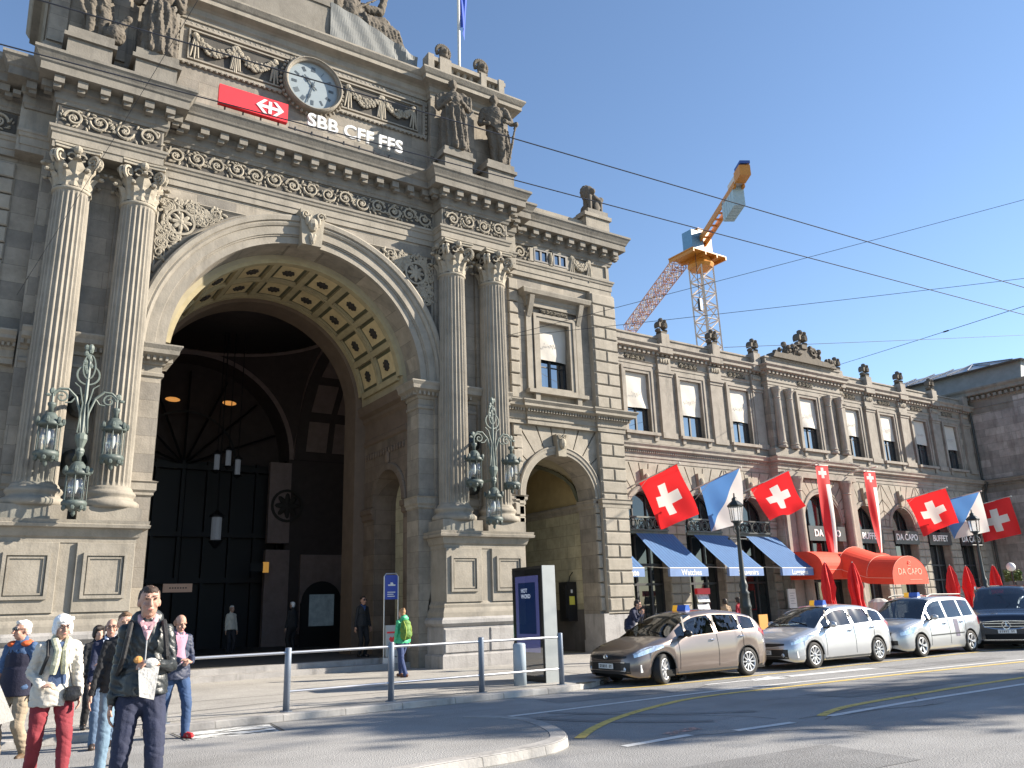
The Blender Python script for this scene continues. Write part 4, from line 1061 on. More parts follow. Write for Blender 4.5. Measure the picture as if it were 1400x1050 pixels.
struct('tar_seams', m)
m=MB(worn('faded pink paint',(.5,.3,.25),.45,.55,8)); m.quad((8.3,8.75,.0075),(9.0,8.85,.0075),(9.1,9.1,.0075),(8.3,8.95,.0075)); struct('pink_road_patch', m)
PATM=asphalt('darker road patch',(.19,.19,.19),.3,.4); m=MB(PATM)
for Q in ([(9.5,13.0),(12.2,12.7),(12.3,13.5),(9.6,13.8)],[(13.5,9.6),(17.5,9.5),(17.6,10.4),(13.4,10.5)],[(6.0,5.8),(9.0,5.6),(9.1,6.9),(6.1,7.1)],[(19.5,12.2),(24,12.0),(24,12.7),(19.5,12.9)]): m.add([(x,y,.0045) for x,y in Q],[(0,1,2,3)])
for P in ([(8.6,12.0),(9.6,10.6),(11,9.6)],[(8,11.6),(8.6,10.4),(9.7,9.3)]): stripe(m,P,.22,.005)
struct('road_patch', m)
m=MB(SEAM); rc=random.Random(12)
for k in range(9):
    x=rc.uniform(7,18); y=rc.uniform(5.5,13); a=rc.uniform(-.5,.6); P=[]
    for i in range(7): P.append((x,y)); a+=rc.uniform(-.5,.5); x+=.5*cos(a); y+=.4*sin(a)
    stripe(m,P,.016,.0052)
struct('road_cracks', m)
m=MB(IRON); m.box(11.3,11.75,14.62,14.75,.1265,.14); m.prism([(12.25,14.98),(12.6,15.25),(12.35,15.45),(12.05,15.2)],.02,.09,'z'); tag(obj('kerb_drain', m),'black cast iron drain cover at the curved kerb by the bronze taxi','drain')
def words(name, s, size, c, mt, parent, ext, bold, sx):
    obs = []; x = 0
    for wd in s.split(' '):
        o = text(name, wd, size, c, FRONT, mt, parent, ext, bold, 'LEFT', sx); xs = [v.co.x for v in o.data.vertices]
        obs.append((o, x-min(xs))); x += max(xs)-min(xs)+size*.3
    W = x-size*.3; px = rootloc(parent).x
    for o,d in obs:
        for v in o.data.vertices: v.co.x += d+c[0]-px-W/2
# ---- statues ------------------------------------------------------------------
def fig(mb,H,seed,nude=False,lift=1,wide=1):
    rnd=random.Random(seed); h=H/7.2
    q=MB(mb.mats[0])
    lean=rnd.uniform(-.06,.06)
    pr=[(.30,0),(.33,.06),(.28,.3),(.24,.55),(.2,.62)]
    k=rnd.choice((9,11)); ph=rnd.uniform(0,6)
    def fold(a,z): return 1+.15*sin(k*a+ph+z*2.2)+.08*sin(2*k*a+z*5)+.12*cos(a-1.2)*(1-z/H)
    if not nude:
        q.lathe([(r*H*.5*wide,z*H) for r,z in [(.33,.0),(.36,.02),(.34,.2),(.31,.38),(.3,.5),(.26,.6),(.05,.64)]],(0,0,0),44,None,fold)
    else:
        q.caps((-.1*h,0,0.05),(-.12*h,-.05*h,1.9*h),.26*h,.36*h); q.caps((-.12*h,-.05*h,1.9*h),(-.3*h,0,3.5*h),.36*h,.5*h)
        q.caps((.5*h,-.1*h,0.05),(.6*h,-.3*h,1.85*h),.25*h,.36*h); q.caps((.6*h,-.3*h,1.85*h),(.3*h,0,3.5*h),.36*h,.5*h)
        q.lathe([(.2*H*.5,.02*H),(.26*H*.5,.3*H),(.2*H*.5,.55*H),(.02,.6*H)],(.07*H,.09*H,0),40,None,fold)
    q.ball((0,.02,H*.58),(.85*h,.6*h,.9*h),14,10); q.ball((lean*h,0,H*.72),(.95*h*wide,.62*h,1.0*h),14,10)
    q.caps((-.85*h,0,H*.79),(.85*h,0,H*.79),.34*h,.34*h)
    q.caps((0,0,H*.8),(0,-.05*h,H*.9),.27*h,.25*h); q.ball((0,-.06*h,H*.935),(.36*h,.44*h,.52*h),12,10); q.ball((0,-.48*h,H*.925),(.09*h,.12*h,.12*h))
    for i in range(26):
        a=rnd.uniform(0,2*pi); t=rnd.uniform(-.2,1.2); q.ball((.34*h*cos(a)*cos(t*.9),-.0*h+.4*h*abs(sin(a))*.9*cos(t*.9),H*.95+.42*h*sin(t)),(.14*h,.14*h,.13*h),6,4)
    for s_ in (-1,1):
        sh=Vector((s_*1.0*h,0,H*.785)); el=Vector((s_*(1.35+rnd.uniform(-.1,.25))*h,-.15*h,H*.785-1.35*h))
        wr=el+Vector((-s_*rnd.uniform(.3,1.1)*h,-rnd.uniform(.5,.9)*h,rnd.uniform(-.5,.7)*h))
        q.caps(sh,el,.3*h,.24*h); q.caps(el,wr,.24*h,.16*h); q.ball(wr,(.2*h,.2*h,.22*h))
        if not nude: q.lathe([(.3*h,0),(.34*h,.5*h),(.3*h,1.3*h)],el+Vector((0,.05*h,0)),12,None,lambda a,z: 1+.15*sin(5*a))
    for i in range(7):     # diagonal mantle folds
        t=i/6; q.tube([(-.95*h+.1*h*t,-.3*h,H*(.74-.1*t)),(0,-.66*h-.03*t,H*(.62-.13*t)),(.8*h,-.5*h,H*(.5-.17*t))],.09*h,6)
    return q
def statue(name,label,x,y,z,H,seed,nude=False,rz=0,extra=None,group=None):
    t=thing(name,label,'statue',(x,y,z),0,group)
    b=MB(CORN); b.box(-.62,.62,-.42,.42,0,.12); b.box(-.54,.54,-.36,.36,.12,.6); b.box(-.64,.64,-.44,.44,.6,.72); b.box(-.56,.56,-.38,.38,.72,.95)
    obj('plinth', b, t, world=False)
    q=fig(MB(STAT),H,seed,nude); c_,s_=cos(rz),sin(rz)
    q.v=[(p[0]*c_-p[1]*s_,p[0]*s_+p[1]*c_,p[2]+.94) for p in q.v]
    if extra: extra(q)
    remesh('figure', q, .024, t, world=False, smooth=1, fold=foldf(.022,7)); return t
def ex_l(q):   # foot on a winged wheel, child and staff
    q.ball((.55,-.2,1.2),(.3,.25,.3)); q.caps((.55,-.2,1.3),(.85,-.35,1.75),.14,.1); q.caps((-.7,-.35,2.6),(-.25,-.5,1.4),.045,.06)
def ex_r(q): q.caps((.62,-.45,2.6),(.3,-.4,1.0),.05,.05); q.ball((.64,-.46,2.65),(.1,.1,.12))
gs='allegorical statues on the cornice'
statue('statue','draped stone statue with a raised knee, far left on the portal cornice',1.06,21.72,16.1,2.95,3,True,.2,ex_l,gs)
statue('statue','headless looking robed stone statue in full sunlight left of the garland panel',2.72,21.72,16.1,2.95,11,False,-.2,None,gs)
statue('statue','heavily robed bearded stone statue standing right beside the white station lettering',12.42,21.72,16.1,2.95,23,False,-.35,None,gs)
statue('statue','half nude stone statue holding a staff at the right end of the portal cornice',14.15,21.72,16.1,2.95,8,True,-.5,ex_r,gs)
# reclining group above the attic
t=thing('sculpture_group','reclining stone figures with raised arm and wheel on top of the portal','sculpture',(9.4,23.6,21.4))
q=MB(STAT); q.ball((9.1,23.4,22.6),(.55,.5,.75),12,10); q.ball((9.0,23.3,23.55),(.3,.33,.38)); q.caps((9.2,23.3,22.1),(10.3,23.2,22.45),.42,.34); q.caps((10.3,23.2,22.45),(10.75,23.1,21.55),.34,.2)
q.caps((9.3,23.6,22.0),(10.9,23.5,21.75),.38,.22); q.caps((9.55,23.3,23.0),(10.3,23.3,23.15),.2,.16); q.caps((10.3,23.3,23.15),(10.5,23.3,24.2),.16,.13)
q.ball((8.45,23.2,22.75),(.34,.4,.6)); q.box(8.75,9.35,23.0,23.2,22.0,22.55); q.caps((9.1,22.95,22.5),(10.4,23.1,23.8),.05,.04)
for i in range(9): q.tube([(9.5+.13*i,22.95,22.55-.02*i),(9.6+.15*i,22.85,22.15),(9.75+.16*i,22.9,21.6)],.075,6)
q.caps((8.2,23.8,22.2),(8.6,23.7,24.6),.6,.4); q.ball((9.2,24,23.9),(.6,.5,1.0))
remesh('figures', q, .035, t, smooth=1, fold=foldf(.03,6))
# seated lion on the pavilion
def lion(x,label):
    t=thing('lion_statue',label,'statue',(x,23.15,17.05)); q=MB(STAT); L=lambda *a: (x+a[0],23.15+a[1],17.05+a[2])
    b=MB(CORN); b.box(x-.52,x+.52,22.75,23.55,17.06,17.28); obj('plinth', b, t)
    q.caps(L(.05,.15,.5),L(-.12,0,.95),.28,.24); q.ball(L(-.15,-.05,1.15),(.27,.27,.3)); q.ball(L(-.12,-.27,1.12),(.13,.15,.13)); q.ball(L(-.15,.0,1.05),(.3,.24,.3))
    q.caps(L(-.25,-.2,.9),L(-.3,-.28,.25),.11,.08); q.caps(L(.02,-.2,.9),L(.3,-.2,.8),.12,.11); q.caps(L(.3,-.2,.8),L(.32,-.2,.25),.11,.09)
    q.ball(L(.28,.12,.42),(.18,.32,.24)); q.ball(L(-.22,.12,.42),(.16,.3,.24)); q.ball(L(.05,-.3,.42),(.17,.06,.26)); q.ball(L(.36,-.2,.88),(.14,.12,.12))
    for i in range(14):
        a=i*2*pi/14; q.ball(L(-.15+.28*cos(a),.02,1.13+.29*sin(a)),(.1,.13,.1))
    remesh('figure', q, .03, t, smooth=1)
lion(19.75,'small dark seated lion statue on the roof corner right of the portal')
# ---- station lettering -----------------------------------------------------------
t=thing('station_sign','red panel with white arrow emblem and big white SBB CFF FFS letters above the arch','sign',(7.6,21.7,16.13))
m=MB(RED); m.box(4.48,6.53,21.62,21.78,16.27,16.9); obj('red_panel', m, t)
m=MB(WHITE); cx,cz=5.98,16.585; y0,y1=21.598,21.622
# double arrow emblem: two arrowheads joined by a shaft with a crossing bar
h=.235; a=.03
for s_ in (-1,1):
    m.prism([(cx+s_*.09,cz-h),(cx+s_*.19,cz-h),(cx+s_*.42,cz),(cx+s_*.19,cz+h),(cx+s_*.09,cz+h),(cx+s_*.27,cz+.048),(cx+s_*.05,cz+.048),(cx+s_*.05,cz-.048),(cx+s_*.27,cz-.048)],y0,y1)
m.box(cx-.0485,cx+.0485,y0+.001,y1,cz-h+.03,cz+h-.03)
obj('arrow_emblem', m, t)
words('letters','SBB CFF FFS',.64,(8.79,21.66,16.6),WHITE,t,.05,.012,1.0)
m=MB(BLACK)
for i in range(12): x=4.7+i*.53; m.box(x-.02,x+.02,21.75,21.8,16.1,16.3); m.tube([(x,21.77,16.22),(x,22.2,16.14)],.02,4)
m.box(6.6,10.85,21.76,21.79,16.2,16.24); obj('bracket', m, t)
# ---- wall lanterns ------------------------------------------------------------------
def lantern(name,c,parent):
    m=MB(VERD); n=14; Z=c[2]
    L=lambda pr: m.lathe(pr,(c[0],c[1],Z),n)
    m.smooth=True; L([(.01,.62),(.1,.6),(.16,.52),(.2,.42),(.27,.36),(.28,.3),(.23,.28)]); L([(.02,.86),(.09,.84),(.09,.78),(.05,.72),(.05,.6)]); L([(.24,-.3),(.27,-.34),(.27,-.4),(.2,-.46),(.1,-.5),(.04,-.54),(.05,-.6),(.01,-.66)])
    m.smooth=False
    for i in range(7):
        a=2*pi*i/7; m.ball((c[0]+.28*cos(a),c[1]+.28*sin(a),Z+.4),(.05,.05,.09),6,4); m.ball((c[0]+.22*cos(a),c[1]+.22*sin(a),Z-.46),(.05,.05,.07),6,4)
        m.tube([(c[0]+.235*cos(a),c[1]+.235*sin(a),Z+.3),(c[0]+.235*cos(a),c[1]+.235*sin(a),Z-.32)],.012,4)
    o=obj(name,m,parent)
    g=MB(LAMPGL); g.smooth=True; g.lathe([(.215,-.3),(.215,.3)],c,18); obj('glass', g, o)
    b=MB(mat('pale lamp bulb',(.5,.5,.48),.5,var=0) if 'pale lamp bulb' not in bpy.data.materials else bpy.data.materials['pale lamp bulb']); b.smooth=True; b.lathe([(.02,.2),(.04,.14),(.05,0),(.02,-.12),(.01,-.14)],c,10); obj('bulb', b, o)
def sconce(xc,label):
    y=20.95; t=thing('wall_lantern',label,'lantern',(xc,22.2,5.4),0,'three armed wall lanterns on the portal')
    m=MB(VERDL); T=lambda P,r,n=6: m.tube(P,r,n)
    for z in (6.95,5.55):
        m.use(IRON); m.lathe([(.3,0),(.3,.08),(.2,.16),(.1,.2)],(xc,22.3,z),14,Matrix.Rotation(pi/2,3,'X')); m.use(VERDL)
        T([(xc,22.2,z),(xc,21.5,z+.05),(xc,y,z)],.05)
    T([(xc,y,5.25),(xc,y,7.9)],[.05,.04]); m.lathe([(.05,5.6),(.1,5.75),(.14,5.85),(.14,5.95),(.08,6.0)],(xc,y,0),10); m.ball((xc,y,5.58),.1)
    for s_ in (-1,1):
        T([(xc+s_*.04,y,5.95),(xc+s_*.09,y,6.5),(xc+s_*.2,y,6.85),(xc+s_*.38,y,7.03),(xc+s_*.55,y,7.02),(xc+s_*.68,y,6.9)],.032)
        T([(xc+s_*(.5+.16*(1-i/26)*cos(i*.42)),y,6.83+.16*(1-i/26)*sin(i*.42)) for i in range(22)],.022,5)
        T([(xc+s_*.2,y,6.86),(xc+s_*.3,y,6.72),(xc+s_*.42,y,6.7)],.02,5); T([(xc+s_*.68,y,6.9),(xc+s_*.68,y,6.55)],.025,5)
        T([(xc+s_*.11,y-.02,6.0),(xc+s_*.06,y-.05,6.7),(xc+s_*.14,y,7.1),(xc+s_*.26,y,7.2)],.018,5)
        m.ball((xc+s_*.7,y,6.95),(.07,.04,.08),6,4); m.ball((xc+s_*.78,y,6.85),(.07,.04,.04),6,4)
    T([(xc+.24*cos(i*pi/10),y,7.42+.24*sin(i*pi/10)) for i in range(21)],.026,5)
    T([(xc+.13*cos(i*pi/10),y-.02,7.62+.3*sin(i*pi/10)) for i in range(21)],.02,5)
    for i in range(9): m.ball((xc+random.uniform(-.1,.1),y,7.5+.075*i),(.06,.05,.08),6,4)
    m.ball((xc,y,8.1),(.07,.06,.1)); T([(xc,y,5.3),(xc,y,5.05)],.03)
    obj('bracket', m, t)
    for s_ in (-1,1): lantern('lamp',(xc+s_*.68,y,5.82),t)
    lantern('lamp',(xc,y,4.72),t); return t
sconce(1.86,'green iron three lamp wall lantern between the two left columns, fully sunlit')
sconce(13.24,'green iron three lamp wall lantern between the right columns beside the small arch')
# hanging lanterns in the hall
for x,z in ((8.05,7.9),(8.9,7.75),(8.5,8.1)):
    t=thing('hanging_lantern','lantern cluster hanging in the dark hall' if z!=5.2 else '','lantern',(x,34,z),0,'lanterns hanging in the hall'); t['label']={8.05:'left of three dim lanterns hanging in the dark hall',8.9:'right of three dim lanterns hanging in the dark hall',8.5:'middle and highest of three dim lanterns hanging in the dark hall'}[x]
    m=MB(HALLB); m.tube([(x,34,z+.4),(x,34,14)],.02,4); m.lathe([(.02,.5),(.2,.35),(.2,.3)],(x,34,z),8); m.lathe([(.2,-.35),(.02,-.5)],(x,34,z),8); obj('frame', m, t)
    m=MB(mat('lantern glow',(.16,.17,.19),.5,var=0,emit=(.75,.85,1,.02)) if 'lantern glow' not in bpy.data.materials else bpy.data.materials['lantern glow']); m.lathe([(.11,-.32),(.11,.3)],(x,34,z),8); obj('glass', m, t)
t=thing('hanging_lantern','single low lantern hanging on a long rod in the dark hall','lantern',(8.2,34,5.2)); m=MB(HALLB); m.tube([(8.2,34,5.6),(8.2,34,14)],.025,4); m.lathe([(.02,.75),(.3,.5),(.3,.44)],(8.2,34,5.2),8); m.lathe([(.3,-.5),(.05,-.8)],(8.2,34,5.2),8); obj('frame', m, t)
m=MB(bpy.data.materials['lantern glow']); m.lathe([(.2,-.45),(.2,.44)],(8.2,34,5.2),10); obj('glass', m, t)
# ---- flags ---------------------------------------------------------------------------
def uvmask(name,kind,ca,cb):
    m=bpy.data.materials.new(name); m.use_nodes=True; nt=m.node_tree; N=nt.nodes; L=nt.links; b=N['Principled BSDF']; b.inputs['Roughness'].default_value=.75
    tc=N.new('ShaderNodeTexCoord'); sp=N.new('ShaderNodeSeparateXYZ'); L.new(tc.outputs['UV'],sp.inputs[0])
    def mt(op,a,bb=0,c=0):
        n=N.new('ShaderNodeMath'); n.operation=op
        for i,v in enumerate((a,bb,c)):
            if hasattr(v,'links'): L.new(v,n.inputs[i])
            else: n.inputs[i].default_value=v
        return n.outputs[0]
    u,v=sp.outputs[0],sp.outputs[1]
    def rect(cu,cv,hu,hv): return mt('MULTIPLY',mt('LESS_THAN',mt('ABSOLUTE',mt('SUBTRACT',u,cu)),hu),mt('LESS_THAN',mt('ABSOLUTE',mt('SUBTRACT',v,cv)),hv))
    if kind=='cross': k=mt('MAXIMUM',rect(.5,.5,.1,.3),rect(.5,.5,.3,.1))
    elif kind=='diag': k=mt('GREATER_THAN',mt('ADD',u,v),1.0)
    else: k=mt('MAXIMUM',mt('MAXIMUM',rect(.5,.08,.1,.055),rect(.5,.08,.3,.02)),mt('MULTIPLY',mt('GREATER_THAN',u,.62),mt('GREATER_THAN',v,.2)))
    x=N.new('ShaderNodeMix'); x.data_type='RGBA'; L.new(k,x.inputs[0]); x.inputs[6].default_value=(*ca,1); x.inputs[7].default_value=(*cb,1); L.new(x.outputs[2],b.inputs['Base Color'])
    tr=N.new('ShaderNodeBsdfTranslucent'); L.new(x.outputs[2],tr.inputs[0]); ms=N.new('ShaderNodeMixShader'); ms.inputs[0].default_value=.3
    L.new(b.outputs[0],ms.inputs[1]); L.new(tr.outputs[0],ms.inputs[2]); L.new(ms.outputs[0],N['Material Output'].inputs[0]); return m
FSW=uvmask('red flag cloth with white cross','cross',(.72,.025,.03),(.7,.68,.66)); FZH=uvmask('blue and white diagonal flag cloth','diag',(.09,.24,.55),(.7,.7,.69)); FBN=uvmask('red and white banner cloth','banner',(.7,.025,.03),(.7,.68,.66))
def cloth(name,mt,A,T,C,B,amp,ph,parent,n=28,twist=0,fx=5.5):
    A,T,C,B=[Vector(p) for p in (A,T,C,B)]; me=bpy.data.meshes.new(name); vs=[]; off=rootloc(parent)
    nrm=(T-A).cross(B-A).normalized()
    for j in range(n+1):
        v=j/n; l=A.lerp(B,v); r=T.lerp(C,v)
        for i in range(n+1):
            u=i/n; p=l.lerp(r,u)
            w=amp*(.35+v)*(sin(fx*u+3*v+ph)+.5*sin(fx*1.9*u-4*v+2*ph))
            if twist:
                a=-twist*sin(v*2.6+ph*.3)*v; hw=(u-.5)*(1-.2*v); c=l.lerp(r,.5); wv=(r-l); p=c+wv*hw*cos(a)+nrm*(wv.length*hw*sin(a))
            sag=-.06*(4*v*(1-v))*Vector((0,0,1))*(1-abs(2*u-1)) if not twist else Vector((0,0,0))
            vs.append(p+nrm*w+sag-off)
    fs=[(j*(n+1)+i,j*(n+1)+i+1,(j+1)*(n+1)+i+1,(j+1)*(n+1)+i) for j in range(n) for i in range(n)]
    me.from_pydata([tuple(v) for v in vs],[],fs); uv=me.uv_layers.new(name='UVMap')
    for lp in me.loops: i=lp.vertex_index; uv.data[lp.index].uv=((i%(n+1))/n,(i//(n+1))/n)
    me.materials.append(mt)
    for p in me.polygons: p.use_smooth=True
    o=bpy.data.objects.new(name,me); COL.objects.link(o); o.parent=parent
    return o
POLE=mat('pale flagpole paint',(.55,.53,.48),.45,var=.05)
def flag(label,mt,A,T,C,B,ph):
    Av,Tv=Vector(A),Vector(T); d=(Tv-Av).normalized(); base=Av-d*((Av.y-26.95)/d.y)
    t=thing('flag',label,'flag',tuple(base),0,'flags on slanted poles along the wing')
    m=MB(POLE); m.tube([base,Tv+d*.08],[.035,.026],8); m.ball(Tv+d*.1,.05); m.tube([base-Vector((0,0,.5)),Av.lerp(Tv,.25)],.012,4); obj('pole', m, t)
    cloth('cloth',mt,A,T,C,B,.15,ph,t)
flag('red flag with white cross nearest the portal, over the Watches awning',FSW,(24.42,26.6,6.91),(24.68,24.4,7.42),(25.69,24.5,5.27),(25.33,26.4,4.89),.4)
flag('blue and white diagonal flag over the Souvenirs awning, behind the near street lamp',FZH,(28.26,26.6,6.95),(28.52,24.4,7.49),(28.75,24.5,5.1),(28.64,26.4,4.87),2.1)
flag('red flag with white cross and folded middle over the Luggages awning',FSW,(31.78,26.6,7.03),(31.99,24.4,7.61),(33.03,24.5,5.94),(32.68,26.4,5.46),4.2)
flag('red flag with white cross just right of the second red banner',FSW,(45.14,26.6,7.09),(45.54,24.4,7.49),(46.54,24.5,5.57),(46.17,26.4,5.07),1.2)
flag('blue and white diagonal flag behind the far street lamp',FZH,(49.0,26.6,7.15),(49.23,24.4,7.47),(49.9,24.5,5.19),(49.3,26.4,4.88),3.1)
flag('red flag with white cross farthest right, mostly in shade',FSW,(52.6,26.6,7.0),(52.68,24.4,7.33),(53.4,24.5,5.1),(52.9,26.4,4.77),.9)
def banner(label,x,zt,zb,ph,tw):
    t=thing('banner',label,'banner',(x,26.4,zt),0,'long narrow banners by the central bay'); y=25.2
    m=MB(POLE); m.tube([(x,26.5,zt+.1),(x,24.7,zt+.2)],.03,6)
    for s_ in (-1,1): m.tube([(x,26.3,zt+.7),(x+s_*.5,y,zt+.02)],.012,4)
    m.tube([(x-.52,y,zt),(x+.52,y,zt+.03)],.025,6); obj('pole', m, t)
    cloth('cloth',FBN,(x-.5,y,zt),(x+.5,y,zt+.03),(x+.36,y+.1,zb+.1),(x-.36,y-.1,zb),.05,ph,t,40,tw,4)
banner('long narrow red and white banner left of the central bay, hanging over the red canopy',35.7,8.22,3.3,.4,.75)
banner('long narrow red and white banner right of the central bay',39.75,8.16,3.85,1.3,.55)
t=thing('roof_flag','blue flag hanging limp on a tall pole behind the balustrade','flag',(14.03,24,20.4)); m=MB(POLE); m.tube([(14.03,24,20.4),(14.05,24,30)],.06,8); obj('pole', m, t)
cloth('cloth',mat('royal blue flag cloth',(.03,.08,.42),.8,var=.1),(14.1,24,29.5),(14.75,24,29.3),(14.4,24.05,24.2),(14.12,24,24.6),.08,.3,t)
# ---- awnings -----------------------------------------------------------------------------
AWN=mat('blue awning canvas',(.055,.135,.29),.85,var=.12,vs=4,bump=.15,bs=30); AWNV=mat('pale blue awning valance',(.15,.23,.42),.85,var=.1)
STRIPE=mat('dark awning seam',(.02,.06,.17),.9,var=0)
def awning(x,word,label):
    t=thing('awning',label,'awning',(x,26.9,4.7),0,'blue shop awnings'); y1=24.95; zt=4.72; zb=3.12; w=1.12
    m=MB(AWN); n=10
    for i in range(n):
        a,b=i/n,(i+1)/n; z=lambda q: zt+(zb-zt)*q-.10*sin(pi*q)*.5; Y=lambda q: 26.86+(y1-26.86)*q
        for k in range(12):
            xa=x-w+2*w*k/12; xb=x-w+2*w*(k+1)/12; m.quad((xa,Y(a),z(a)),(xb,Y(a),z(a)),(xb,Y(b),z(b)),(xa,Y(b),z(b)))
        m.use(STRIPE)
        for k in range(1,12): xa=x-w+2*w*k/12; m.quad((xa-.012,Y(a),z(a)+.005),(xa+.012,Y(a),z(a)+.005),(xa+.012,Y(b),z(b)+.005),(xa-.012,Y(b),z(b)+.005))
        m.use(AWN)
    obj('canvas', m, t)
    v=MB(AWNV); v.box(x-w,x+w,y1-.012,y1+.005,zb-.34,zb+.01); v.box(x-w-.003,x-w+.01,y1,y1+.12,zb-.34,zb); v.box(x+w-.01,x+w+.003,y1,y1+.12,zb-.34,zb); V=obj('valance', v, t)
    text('lettering',word,.33,(x+.12,y1-.016,zb-.19),FRONT,WHITE,V,.003,.006,'CENTER',1.0)
    f=MB(POLE)
    for s_ in (-1,1): f.tube([(x+s_*w,26.8,3.3),(x+s_*w,y1+.02,zb)],.018,5)
    f.tube([(x-w,y1,zb),(x+w,y1,zb)],.025,5); obj('arm', f, t)
awning(21.75,'Chocolate','blue awning lettered Chocolate, mostly hidden behind the rusticated corner')
awning(25.4,'Watches','blue awning lettered Watches'); awning(28.95,'Souvenirs','blue awning lettered Souvenirs behind the street lamp'); awning(32.5,'Luggages','blue awning lettered Luggages next to the red canopy')
# ---- restaurant signs in the arches --------------------------------------------------------
SGN=mat('black sign board',(.015,.017,.02),.4,var=.05); SGL=mat('white sign letters',(.8,.8,.78),.5,var=0)
for x,wd,lb in ((37.0,'DA CAPO','dark fascia sign DA CAPO in the central arch'),(41.6,'BUFFET','dark fascia sign BUFFET behind the second banner'),(45.1,'DA CAPO','dark fascia sign DA CAPO under the flag with white cross'),(48.6,'BUFFET','dark fascia sign BUFFET between two flags'),(52.1,'DA CAPO','dark fascia sign DA CAPO half hidden by the far lamp')):
    y=26.35 if x==37 else 26.9; w=1.5 if x==37 else 1.2
    t=thing('fascia_sign',lb,'sign',(x,y,4.6),0,'fascia signs in the arcade'); m=MB(SGN); m.box(x-w,x+w,y-.06,y+.04,4.55,5.3); obj('board', m, t)
    words('letters',wd,.5,(x,y-.065,4.93),SGL,t,.012,.008,.98)
# ---- red entrance canopy ----------------------------------------------------------------------
RC=mat('red canopy canvas',(.78,.06,.025),.8,var=.08,vs=2,bump=.2,bs=5); RCL=mat('pale canopy lettering',(.85,.38,.28),.8,var=0)
t=thing('entrance_canopy','red barrel canopy lettered DA CAPO reaching out from the central arch','canopy',(36.85,26.4,2.2))
m=MB(RC); cx=36.75; r=1.42
def hoop(y,zb,rx,rz_,cx_=cx): return [(cx_+rx*cos(a),y,zb+.32+rz_*sin(a)) for a in [pi*i/20 for i in range(21)]]
secs=[(22.0,2.22,1.43,.95),(23.3,2.3,1.43,.97),(24.7,2.75,1.5,1.05)]
rows=[[ (p[0][0],p[0][1],z[1])]+p+[(p[-1][0],p[-1][1],z[1])] for z in secs for p in [hoop(*z)]]
k=len(rows[0]); m.smooth=False
m.add([p for r_ in rows for p in r_],[(i*k+j,i*k+j+1,(i+1)*k+j+1,(i+1)*k+j) for i in range(2) for j in range(k-1)])
m.add(rows[0],[tuple(range(k))])
# wall part: rounded hood along the facade
prof=[(24.55,2.62),(24.5,3.2)]+[(24.5+1.0*(1-cos(a)),3.2+.72*sin(a)) for a in [i*pi/2/8 for i in range(1,9)]]+[(26.4,3.95)]
m.prism(prof+[(26.4,2.62)],33.75,39.9,'x'); obj('canvas', m, t)
m=MB(RCL)
for z in secs: m.tube([(p[0]*1.0,p[1]-.001,p[2]+.004) for p in hoop(z[0],z[1],z[2]+.004,z[3])],.012,4)
m.tube([(33.75,24.5,3.02),(35.3,24.5,3.02)],.012,4); m.tube([(cx-1.435,22,2.5),(cx-1.435,23.3,2.58),(cx-1.505,24.7,3.05)],.012,4); obj('seam', m, t)
words('lettering','DA CAPO',.42,(cx,21.992,2.78),RCL,t,.004,0,1.08)
m=MB(RCL); spiral(m,cx,3.2,.09,22.0,1.2,1,0,.02,14); m.tube([(cx-.1,21.99,3.05),(cx+.1,21.99,3.05)],.012,4); m.tube([(cx-.1,21.99,2.42),(cx+.9,21.99,2.42)],.01,4); obj('emblem', m, t)
m=MB(POLE)
for x in (cx-1.36,cx+1.36): m.tube([(x,22.1,.12),(x,22.1,2.4)],.03,6)
obj('post', m, t)
# closed parasols
def parasol(x,y,h,label,seed):
    t=thing('closed_parasol',label,'parasol',(x,y,.12),0,'closed red parasols on the terrace'); rnd=random.Random(seed); ph=rnd.uniform(0,6)
    m=MB(mat('red parasol cloth',(.62,.02,.02),.85,var=.15) if 'red parasol cloth' not in bpy.data.materials else bpy.data.materials['red parasol cloth'])
    m.lathe([(.03,h),(.07,h-.08),(.17,h-.45),(.22,h-.95),(.17,h-1.4),(.2,h-1.65),(.3,h-2.0),(.24,h-2.04)],(x,y,0),36,None,lambda a,z: 1+.3*sin(6*a+ph+z)+.16*sin(11*a+z*4)); obj('canopy', m, t)
    p=MB(POLE); p.tube([(x,y,.14),(x,y,h+.05)],.025,6); p.box(x-.25,x+.25,y-.25,y+.25,.12,.2); obj('pole', p, t)
parasol(27.85,20.1,3.05,'closed red parasol in front of the left end of the red canopy',1); parasol(29.6,20.1,3.05,'closed red parasol in front of the bend of the red canopy',2)
parasol(36.75,20.1,2.95,'first closed red parasol right of the canopy front',3); parasol(38.1,20.1,2.92,'slim closed red parasol between two others right of the canopy',4); parasol(40.7,20.2,2.95,'closed red parasol beside the far street lamp',5)
